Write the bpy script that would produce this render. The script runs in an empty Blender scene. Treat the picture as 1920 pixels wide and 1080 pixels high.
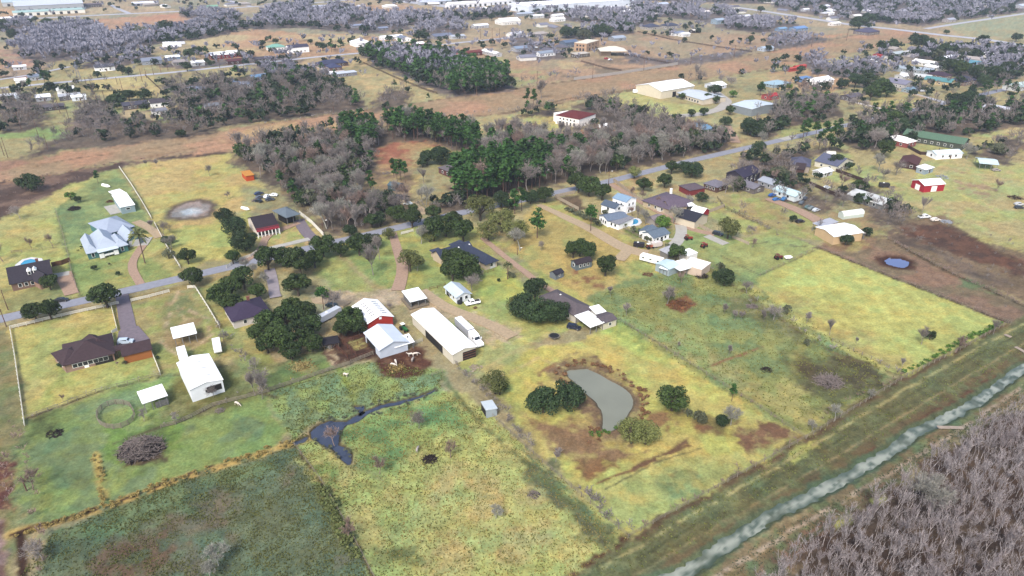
import bpy, math, random
import numpy as np
from mathutils import Vector
R = random.Random(7)
NR = np.random.RandomState(11)
C = bpy.context.scene.collection
SC = bpy.context.scene
# ---------------------------------------------------------------- camera, sky, sun, exposure
H = 120.0; FPX = 1323.0; PITCH = math.radians(27.13)
cam = bpy.data.cameras.new("camera"); cam.sensor_width = 36.0; cam.lens = FPX / 1920 * 36
cam.clip_start = 1.0; cam.clip_end = 60000
cam_ob = bpy.data.objects.new("camera", cam); C.objects.link(cam_ob)
cam_ob.location = (0, 0, H); cam_ob.rotation_euler = (math.pi / 2 - PITCH, 0, 0)
SC.camera = cam_ob
w = bpy.data.worlds.new("World"); SC.world = w; w.use_nodes = True
nt = w.node_tree
sky = nt.nodes.new("ShaderNodeTexSky"); sky.sky_type = 'NISHITA'; sky.sun_disc = False
SUN_EL, SUN_AZ = 48.0, 200.0          # azimuth measured clockwise from +Y
sky.sun_elevation = math.radians(SUN_EL); sky.sun_rotation = math.radians(SUN_AZ)
sky.air_density = 1.0; sky.dust_density = 3.0; sky.ozone_density = 1.0
nt.nodes["Background"].inputs[1].default_value = 0.125
nt.links.new(sky.outputs[0], nt.nodes["Background"].inputs[0])
sl = bpy.data.lights.new("sun", 'SUN'); sl.energy = 1.8; sl.angle = math.radians(16); sl.color = (1, .96, .9)
so = bpy.data.objects.new("sun", sl); C.objects.link(so)
az, el = math.radians(SUN_AZ), math.radians(SUN_EL)
dv = Vector((math.sin(az) * math.cos(el), math.cos(az) * math.cos(el), math.sin(el)))
so.rotation_euler = dv.to_track_quat('Z', 'Y').to_euler()
SC.view_settings.view_transform = 'Standard'; SC.view_settings.look = 'None'
SC.view_settings.gamma = 1; SC.view_settings.use_curve_mapping = False
SC.view_settings.exposure = 1.2
SC.cycles.max_bounces = 4; SC.cycles.diffuse_bounces = 2; SC.cycles.glossy_bounces = 2
SC.cycles.transmission_bounces = 2; SC.cycles.transparent_max_bounces = 4; SC.cycles.volume_bounces = 0
SC.render.film_transparent = False
K = 2.1                                # seen colour = albedo * K on open level ground
# ---------------------------------------------------------------- helpers
sp, cp = math.sin(PITCH), math.cos(PITCH)
def at(px, py, z=0.0):
    x = (px - 960) / FPX; y = -(py - 540) / FPX
    t = (H - z) / (sp - y * cp)
    return (x * t, (cp + y * sp) * t, z)
def depth(py, z=0.0):
    return (H - z) / (sp + (py - 540) / FPX * cp)
def mpp(py): return depth(py) / FPX    # metres per photo pixel across the line of sight
def proj(x, y, z):
    d = y * cp - (z - H) * sp; v = y * sp + (z - H) * cp
    return 960 + FPX * x / d, 540 - FPX * v / d
UANG = math.radians(32.9)
def s2l(c):
    c = np.asarray(c, float) / 255.0
    return np.where(c < .04045, c / 12.92, ((c + .055) / 1.055) ** 2.4)
def A(c, k=None):                      # seen sRGB -> albedo
    l = s2l(c); f = np.clip((l.min() - .5) / .3, 0, 1)   # white paint and white metal keep their real 0.8
    return tuple(np.clip(l / (k or K) * (1 + .9 * f), .004, .82))
MATS = {}
def mat(name, rgb, rough=.85, var=.12, scale=1.0, metal=0.0, rand=0.0, trans=0.0, spec=.3, seen=True, bump=0.0, coat=0):
    """procedural material: base colour broken up by two noises and a per-object shift"""
    if name in MATS: return MATS[name]
    m = bpy.data.materials.new(name); m.use_nodes = True; n = m.node_tree; L = n.links
    b = n.nodes["Principled BSDF"]; col = A(rgb) if seen else tuple(rgb)
    b.inputs["Roughness"].default_value = rough; b.inputs["Metallic"].default_value = metal
    b.inputs["Specular IOR Level"].default_value = spec
    tc = n.nodes.new("ShaderNodeNewGeometry")
    no = n.nodes.new("ShaderNodeTexNoise"); no.inputs["Scale"].default_value = scale; no.inputs["Detail"].default_value = 4
    L.new(tc.outputs["Position"], no.inputs["Vector"])
    mr = n.nodes.new("ShaderNodeMapRange"); mr.inputs[1].default_value = .3; mr.inputs[2].default_value = .7
    mr.inputs[3].default_value = 1 - var; mr.inputs[4].default_value = 1 + var
    L.new(no.outputs["Fac"], mr.inputs[0]); f = mr.outputs[0]
    if rand:
        oi = n.nodes.new("ShaderNodeObjectInfo"); m2 = n.nodes.new("ShaderNodeMapRange")
        m2.inputs[3].default_value = 1 - rand; m2.inputs[4].default_value = 1 + rand
        L.new(oi.outputs["Random"], m2.inputs[0]); mm = n.nodes.new("ShaderNodeMath"); mm.operation = 'MULTIPLY'
        L.new(f, mm.inputs[0]); L.new(m2.outputs[0], mm.inputs[1]); f = mm.outputs[0]
    vm = n.nodes.new("ShaderNodeVectorMath"); vm.operation = 'SCALE'; vm.inputs[0].default_value = col
    L.new(f, vm.inputs["Scale"]); L.new(vm.outputs[0], b.inputs["Base Color"])
    if bump:
        bp = n.nodes.new("ShaderNodeBump"); bp.inputs["Strength"].default_value = bump; bp.inputs["Distance"].default_value = .3
        L.new(no.outputs["Fac"], bp.inputs["Height"]); L.new(bp.outputs[0], b.inputs["Normal"])
    if name.startswith("metal_roof"):      # standing ribs every 0.9 m down the slope
        dt = n.nodes.new("ShaderNodeVectorMath"); dt.operation = 'DOT_PRODUCT'; dt.inputs[1].default_value = (-math.sin(UANG), math.cos(UANG), 0)
        L.new(tc.outputs["Position"], dt.inputs[0]); sn = n.nodes.new("ShaderNodeMath"); sn.operation = 'PINGPONG'; sn.inputs[1].default_value = .55
        L.new(dt.outputs["Value"], sn.inputs[0]); mp = n.nodes.new("ShaderNodeMapRange"); mp.inputs[1].default_value = 0; mp.inputs[2].default_value = .12
        L.new(sn.outputs[0], mp.inputs[0]); bp = n.nodes.new("ShaderNodeBump"); bp.inputs["Strength"].default_value = .9; bp.inputs["Distance"].default_value = .06; bp.invert = True
        L.new(mp.outputs[0], bp.inputs["Height"]); L.new(bp.outputs[0], b.inputs["Normal"])
    m.diffuse_color = (*col[:3], 1)
    MATS[name] = m; return m
def tag(o, label=None, cat=None, group=None, kind=None):
    if label: o["label"] = label
    if cat: o["category"] = cat
    if group: o["group"] = group
    if kind: o["kind"] = kind
    return o
class MB:
    """collects faces; build() links them as ONE mesh object"""
    def __init__(s): s.v = []; s.f = []; s.m = []
    def poly(s, pts, m=0):
        n = len(s.v); s.v += [tuple(p) for p in pts]; s.f.append(tuple(range(n, n + len(pts)))); s.m.append(m)
    def add(s, vs, fs, m=0):
        n = len(s.v); s.v += [tuple(p) for p in vs]
        for f in fs: s.f.append(tuple(n + i for i in f)); s.m.append(m)
    def box(s, c, d, ang=0.0, m=0, z0=None):
        hx, hy, hz = d[0] / 2, d[1] / 2, d[2] / 2; ca, sa = math.cos(ang), math.sin(ang); vs = []
        for z in (-hz, hz):
            for x, y in ((-hx, -hy), (hx, -hy), (hx, hy), (-hx, hy)):
                vs.append((c[0] + x * ca - y * sa, c[1] + x * sa + y * ca, c[2] + z))
        s.add(vs, [(3, 2, 1, 0), (4, 5, 6, 7), (0, 1, 5, 4), (1, 2, 6, 5), (2, 3, 7, 6), (3, 0, 4, 7)], m)
    def tube(s, p0, p1, r0, r1, n=6, m=0, cap=False):
        p0, p1 = Vector(p0), Vector(p1); d = (p1 - p0)
        if d.length < 1e-6: return
        d.normalize(); a = d.orthogonal().normalized(); b = d.cross(a); vs = []
        for p, r in ((p0, r0), (p1, r1)):
            for k in range(n):
                t = 2 * math.pi * k / n; vs.append(p + a * (math.cos(t) * r) + b * (math.sin(t) * r))
        fs = [(k, (k + 1) % n, n + (k + 1) % n, n + k) for k in range(n)]
        if cap: fs += [tuple(range(n, 2 * n)), tuple(range(n - 1, -1, -1))]
        s.add(vs, fs, m)
    def mesh(s, name, mats, smooth=False, origin=(0, 0, 0)):
        me = bpy.data.meshes.new(name)
        ox, oy, oz = origin
        me.from_pydata([(x - ox, y - oy, z - oz) for x, y, z in s.v], [], s.f)
        for m in (mats if isinstance(mats, (list, tuple)) else [mats]): me.materials.append(m)
        if len(me.materials) > 1: me.polygons.foreach_set("material_index", s.m)
        if smooth: me.polygons.foreach_set("use_smooth", [True] * len(s.f))
        me.update(); return me
    def build(s, name, mats, parent=None, origin=(0, 0, 0), smooth=False):
        return put(name, s.mesh(name, mats, smooth, origin), parent, None if parent else origin)
def put(name, me, parent=None, loc=None, rz=0, sc=1):
    o = bpy.data.objects.new(name, me); C.objects.link(o)
    if parent: o.parent = parent
    if loc is not None: o.location = loc
    if rz: o.rotation_euler = (0, 0, rz)
    if sc != 1: o.scale = (sc, sc, sc) if not isinstance(sc, tuple) else sc
    return o
def empty(name, loc, rz=0, label=None, cat=None, group=None):
    o = bpy.data.objects.new(name, None); C.objects.link(o); o.location = loc; o.rotation_euler = (0, 0, rz)
    o.empty_display_size = .5
    return tag(o, label, cat, group)
def npmesh(name, v, tris, mats, mi=None, smooth=False):
    me = bpy.data.meshes.new(name); nv, nf = len(v), len(tris); k = tris.shape[1]
    me.vertices.add(nv); me.vertices.foreach_set("co", np.asarray(v, np.float32).ravel())
    me.loops.add(nf * k); me.loops.foreach_set("vertex_index", tris.astype(np.int32).ravel())
    me.polygons.add(nf); me.polygons.foreach_set("loop_start", (np.arange(nf) * k).astype(np.int32))
    for m in (mats if isinstance(mats, (list, tuple)) else [mats]): me.materials.append(m)
    if mi is not None: me.polygons.foreach_set("material_index", np.asarray(mi, np.int32))
    if smooth: me.polygons.foreach_set("use_smooth", np.ones(nf, bool))
    me.update(calc_edges=True); return me
# ---------------------------------------------------------------- numpy value noise
def _h(ix, iy, s):
    n = (ix * 374761393 + iy * 668265263 + s * 974634777).astype(np.int64)
    n = (n ^ (n >> 13)) * 1274126177 & 0x7fffffff
    return ((n ^ (n >> 16)) & 0xffff) / 65535.0
def vn(x, y, s=0):
    ix = np.floor(x).astype(np.int64); iy = np.floor(y).astype(np.int64); fx = x - ix; fy = y - iy
    fx = fx * fx * (3 - 2 * fx); fy = fy * fy * (3 - 2 * fy)
    a = _h(ix, iy, s); b = _h(ix + 1, iy, s); c = _h(ix, iy + 1, s); d = _h(ix + 1, iy + 1, s)
    return (a + (b - a) * fx) * (1 - fy) + (c + (d - c) * fx) * fy
def fbm(x, y, scale, s=0, o=4):
    t = 0; a = .5; f = 1.0 / scale; n = 0
    for i in range(o):
        t = t + a * vn(x * f + 17.3 * i, y * f - 9.1 * i, s + i); n += a; a *= .55; f *= 2.03
    return t / n
def sst(a, b, x):
    t = np.clip((x - a) / (b - a), 0, 1); return t * t * (3 - 2 * t)
def sdist_poly(P, x, y):
    """signed distance, negative inside"""
    d = np.full(x.shape, 1e18); ins = np.zeros(x.shape, bool); n = len(P)
    for i in range(n):
        ax, ay = P[i]; bx, by = P[(i + 1) % n]; ex, ey = bx - ax, by - ay; wx, wy = x - ax, y - ay
        t = np.clip((wx * ex + wy * ey) / max(ex * ex + ey * ey, 1e-9), 0, 1)
        dx, dy = wx - ex * t, wy - ey * t; d = np.minimum(d, dx * dx + dy * dy)
        if ay != by:
            c = ((ay <= y) & (y < by)) | ((by <= y) & (y < ay))
            ins ^= c & (x < ex * (y - ay) / ey + ax)
    d = np.sqrt(d); return np.where(ins, -d, d)
def dist_line(P, x, y):
    d = np.full(x.shape, 1e18)
    for i in range(len(P) - 1):
        ax, ay = P[i]; bx, by = P[i + 1]; ex, ey = bx - ax, by - ay; wx, wy = x - ax, y - ay
        t = np.clip((wx * ex + wy * ey) / max(ex * ex + ey * ey, 1e-9), 0, 1)
        dx, dy = wx - ex * t, wy - ey * t; d = np.minimum(d, dx * dx + dy * dy)
    return np.sqrt(d)
def W(pts): return [at(px, py)[:2] for px, py in pts]
HAZE = 0.00010
# ================================================================= WOODS: outline in photo pixels, tree spacing m, shares of bare / evergreen / pine / shrub, heights m
WOODS = [
 ([(440,280),(520,262),(620,245),(640,262),(700,292),(712,330),(690,345),(660,330),(700,365),(715,395),(725,412),(640,440),(612,432),(585,400),(545,382),(520,352),(480,332),(445,310)], 7.0, (6.5,3.2,.8,1), (8,13), "big bare wood behind the red pent roofed house"),
 ([(690,370),(780,385),(720,425),(640,440),(660,400)], 6.5, (8,1.5,0,2), (8,13), "bare wood edge along the main road"),
 ([(620,254),(700,244),(715,268),(690,290),(640,272)], 7, (1,1,6,0), (11,16), "pine stand at the top of the big bare wood"),
 ([(722,240),(772,233),(800,241),(870,258),(905,270),(900,292),(860,286),(800,263),(730,265)], 7.5, (1.2,1,6,0), (11,17), "pine row running from the corridor to the pale bare wood"),
 ([(718,240),(800,246),(870,272),(860,282),(780,262),(730,268),(700,280)], 9, (6,0,0,3), (7,12), "bare trees on the reddish ground below the pine row"),
 ([(855,330),(935,318),(1018,308),(1018,352),(940,372),(860,385),(845,360)], 6.2, (.5,.3,8,0), (13,18), "planted pine grove behind the olive thicket"),
 ([(812,380),(870,372),(900,390),(860,400),(815,398)], 8, (3,3,0,1), (7,11), "roadside trees below the pine grove"),
 ([(905,262),(960,250),(1080,262),(1200,248),(1290,252),(1370,262),(1365,280),(1240,306),(1130,328),(1025,350),(1018,308),(935,315),(905,300)], 6.8, (9,1.2,.5,1.4), (9,14), "pale bare wood between the villa and the main road"),
 ([(1010,300),(1090,290),(1110,318),(1060,340),(1020,345)], 8, (2,2,5,0), (10,15), "pines mixed into the pale bare wood"),
 ([(1085,268),(1200,262),(1330,250),(1370,258),(1365,280),(1230,300),(1120,318)], 9, (2,6,1,0), (8,12), "dark evergreens along the road side of the pale bare wood"),
 ([(1058,200),(1150,186),(1165,205),(1260,225),(1290,232),(1290,255),(1180,245),(1110,222),(1075,202)], 7.5, (8,2.5,.3,2), (8,12), "bare wood between the villa and the cream barn"),
 ([(1010,204),(1050,204),(1060,212),(1020,218),(960,222)], 8, (5,2,1,3), (6,10), "brush on the corridor's lower edge"),
 ([(330,195),(400,152),(480,140),(560,132),(600,132),(650,165),(690,205),(620,214),(540,223),(480,229),(410,240),(345,242),(320,225)], 10, (6,4,.8,1), (8,13), "mixed wood above the brown corridor"),
 ([(680,100),(760,95),(830,100),(860,112),(880,130),(940,145),(958,168),(900,178),(842,182),(800,165),(740,138),(690,118)], 9.5, (3,3.4,3.4,1), (9,15), "pine wood above the brown corridor"),
 ([(860,128),(930,138),(960,150),(958,170),(850,182),(840,160)], 8.5, (1,1.5,6,0), (12,16), "dark pine edge beside the brown corridor"),
 ([(700,212),(760,196),(780,176),(735,165),(700,185)], 11, (6,1,0,4), (6,10), "bare brush beside the yellow far field"),
 ([(120,250),(160,205),(210,218),(330,232),(405,236),(400,252),(270,268),(120,282),(40,300),(60,285)], 9, (8,1.8,0,2), (7,11), "grey brush on the corridor's left stretch"),
 ([(0,195),(40,185),(85,215),(90,240),(0,250)], 10, (8,1,0,1), (8,12), "bare trees at the photo's edge by the power poles"),
 ([(0,45),(60,40),(60,55),(0,60)], 14, (4,2,0,1), (8,12), "trees at the corner by the far highway"),
 ([(60,62),(130,50),(190,55),(200,72),(260,78),(300,82),(220,102),(140,112),(60,116),(25,98)], 15, (9,.5,0,0), (10,15), "far bare wood below the orange field"),
 ([(230,60),(330,55),(370,45),(420,42),(400,55),(330,72),(280,84),(200,78)], 15, (6,3,0,0), (9,13), "tree belt below the orange field"),
 ([(335,26),(400,22),(450,30),(450,42),(380,42),(345,32)], 16, (7,2,0,0), (9,13), "bluish trees beside the far highway"),
 ([(290,76),(420,45),(470,42),(480,50),(400,70),(300,84)], 13, (2,5,0,0), (7,10), "dark hedge line below the power line track"),
 ([(160,108),(280,92),(290,110),(210,128),(150,128)], 13, (7,2,0,1), (8,12), "bare trees along the power line"),
 ([(470,50),(500,22),(560,8),(640,14),(700,30),(830,30),(960,22),(960,30),(840,42),(760,48),(700,62),(640,60),(560,52),(480,56)], 17, (7,4,0,0), (10,15), "bluish far wood"),
 ([(660,50),(760,40),(770,54),(720,62),(660,62)], 16, (7,2,0,0), (8,13), "bare trees around the far grey house"),
 ([(790,48),(860,42),(880,62),(820,66),(780,62)], 15, (8,1,0,0), (8,12), "pale bare clump by the far yard"),
 ([(960,18),(1060,22),(1180,26),(1240,38),(1180,55),(1090,42),(990,30)], 17, (7,3,0,0), (9,14), "bare wood under the distribution hall"),
 ([(1060,60),(1180,52),(1190,62),(1100,74),(1050,72)], 14, (3,5,0,0), (8,12), "dark trees behind the tan two storey block"),
 ([(1180,10),(1340,16),(1400,30),(1440,42),(1440,58),(1380,56),(1330,42),(1260,34),(1190,28)], 17, (8,4,0,0), (9,14), "bluish wood near the horizon above the brown fields"),
 ([(1360,32),(1500,45),(1500,56),(1420,62),(1340,52)], 15, (9,1,0,0), (8,12), "grey thicket left of the blue tarps"),
 ([(700,-2),(960,-4),(1440,-6),(1920,-6),(1960,10),(1925,18),(1700,6),(1440,8),(1200,2),(960,8),(740,4)], 24, (5,6,0,0), (9,14), "tree belt on the horizon"),
 ([(1450,0),(1920,0),(1925,22),(1780,40),(1730,50),(1700,46),(1600,40),(1520,28),(1450,14)], 19, (5,5,0,0), (8,13), "trees among the houses in the far corner"),
 ([(1640,30),(1740,36),(1800,34),(1740,46),(1660,44)], 15, (5,5,0,0), (8,12), "trees beside the branch road"),
 ([(1480,190),(1530,170),(1570,180),(1560,215),(1510,222),(1450,232),(1440,200)], 9, (8,1.4,.6,1), (8,12), "bare trees beyond the grey metal barn"),
 ([(1440,215),(1500,200),(1560,190),(1580,220),(1500,235),(1440,238)], 10, (7,2,1,1), (8,12), "bare grove above the yellow lawn"),
 ([(1560,122),(1640,112),(1660,125),(1640,145),(1590,148),(1530,138),(1500,120)], 9, (8,1,0,3), (5,9), "bare brush strip beyond the red containers"),
 ([(1498,108),(1545,100),(1550,120),(1500,122)], 9, (7,0,0,3), (5,9), "bare brush beside the corridor"),
 ([(1690,98),(1800,88),(1910,92),(1925,140),(1880,160),(1830,160),(1790,138),(1760,115),(1710,108)], 12, (4,5,0,1), (8,12), "trees among the far houses on the side street"),
 ([(1600,225),(1700,205),(1790,205),(1900,200),(1925,225),(1850,250),(1770,262),(1690,275),(1620,285),(1570,265),(1600,250)], 9, (6,4,.8,1), (8,13), "mixed grove beside the mossy green roof"),
 ([(1850,210),(1925,190),(1960,215),(1925,240),(1860,240)], 10, (6,4,0,1), (8,12), "trees behind the grey gabled house"),
 ([(1420,290),(1490,285),(1560,275),(1600,285),(1530,292),(1470,330),(1430,350),(1370,340),(1380,310)], 8, (7,2.5,0,2), (7,11), "trees around the stone walled house"),
 ([(1420,330),(1480,320),(1520,345),(1500,360),(1440,352),(1405,342)], 7, (6,2,0,3), (6,9), "brush around the pale roofed sheds"),
 ([(1540,360),(1600,352),(1640,350),(1640,372),(1560,382)], 7.5, (6,1.5,0,3), (6,9), "brown brush below the stone walled house"),
 ([(1620,385),(1680,378),(1710,410),(1700,432),(1650,425),(1630,405)], 4.6, (6,.5,0,4), (5,8), "brown thicket beside the junk yard"),
 ([(1560,380),(1545,395),(1500,392),(1450,375),(1480,362),(1540,370)], 8, (7,1,0,3), (5,8), "bare trees in the junk yard"),
 ([(1650,430),(1700,440),(1800,485),(1900,535),(1890,548),(1790,498),(1690,455)], 5.5, (1,0,0,6), (3,5.5), "row of brown saplings on the weedy ditch"),
 ([(1700,412),(1760,402),(1925,470),(1925,560),(1800,500),(1690,445)], 9, (.6,0,0,7), (3,5.5), "yard trees and scrub on the brown weedy strip"),
 ([(1545,455),(1660,450),(1925,575),(1925,600),(1890,600)], 11, (.3,0,0,7), (2.5,4.5), "yard trees and scrub on the brown pasture"),
 ([(1330,400),(1400,385),(1545,430),(1550,450),(1440,435)], 13, (4,1,0,5), (4,8), "yard trees behind the bare garden"),
 ([(1800,290),(1925,250),(1925,275),(1890,310),(1850,300)], 9, (7,2,0,2), (6,10), "trees beside the open hay shed"),
 ([(1405,30+210),(1440,232),(1480,238),(1440,262),(1400,262)], 9, (5,5,1,1), (8,12), "grove where the main road meets the pink drive"),
 ([(1440,68),(1480,62),(1560,72),(1500,88),(1440,92)], 13, (7,1,0,3), (5,9), "bare shrubs along the corridor's upper edge"),
 ([(960,152),(1090,135),(1085,146),(960,166)], 12, (6,0,0,4), (4,8), "bare shrubs along the corridor in front of the brown plots"),
 ([(1160,100),(1260,112),(1380,95),(1430,88),(1370,112),(1270,124),(1180,118)], 16, (6,0,0,4), (4,8), "scattered bare trees on the far brown plots"),
 ([(960,60),(1060,95),(1060,110),(980,115),(960,90)], 20, (7,1,0,1), (6,10), "bare trees on the far yellow plots"),
 ([(470,112),(560,100),(560,140),(490,150)], 16, (7,2,0,1), (6,11), "bare trees beside the far street bend"),
 ([(300,160),(380,150),(440,165),(480,185),(440,200),(350,190)], 10, (8,1,0,1), (8,12), "bare trees around the blue grey roofed house"),
 ([(280,120),(480,108),(480,118),(340,130)], 16, (6,3,0,1), (6,10), "street trees along the straight far street"),
 ([(0,186),(120,192),(60,205),(0,200)], 12, (7,2,0,1), (7,11), "bare trees behind the pale sheds"),
 ([(660,100),(700,95),(760,90),(700,104)], 14, (7,2,0,1), (6,11), "bare trees along the street"),
 ([(160,190),(200,200),(215,225),(180,245),(140,235)], 9, (9,1,0,1), (7,11), "bare clump beside the greenish plot"),
 ([(0,62),(300,98),(600,70),(960,62),(960,104),(700,106),(480,118),(320,134),(0,160)], 38, (6,4,0,1), (7,11), "far yard trees along the straight street"),
 ([(960,30),(1440,50),(1560,58),(1440,84),(1270,108),(1080,126),(960,140)], 46, (6,3,0,2), (6,10), "far yard trees on the rusty plots"),
 ([(1570,100),(1900,95),(1920,205),(1700,205),(1600,200)], 27, (6,4,0,1), (7,11), "yard trees by the side street"),
 ([(0,170),(330,150),(480,185),(330,235),(0,245)], 30, (7,3,0,2), (6,11), "yard trees around the far pale sheds"),
 ([(1340,300),(1500,272),(1640,340),(1700,420),(1560,412),(1400,372)], 17, (6,2.5,0,2), (6,10), "yard trees around the junk yard"),
 ([(1480,130),(1640,190),(1560,232),(1440,250),(1400,200)], 22, (7,2,0,1), (7,11), "yard trees behind the yellow lawn"),
 ([(0,5),(480,0),(960,-4),(960,14),(480,14),(0,30)], 60, (5,5,0,0), (8,12), "far yard trees near the horizon"),
]
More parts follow.
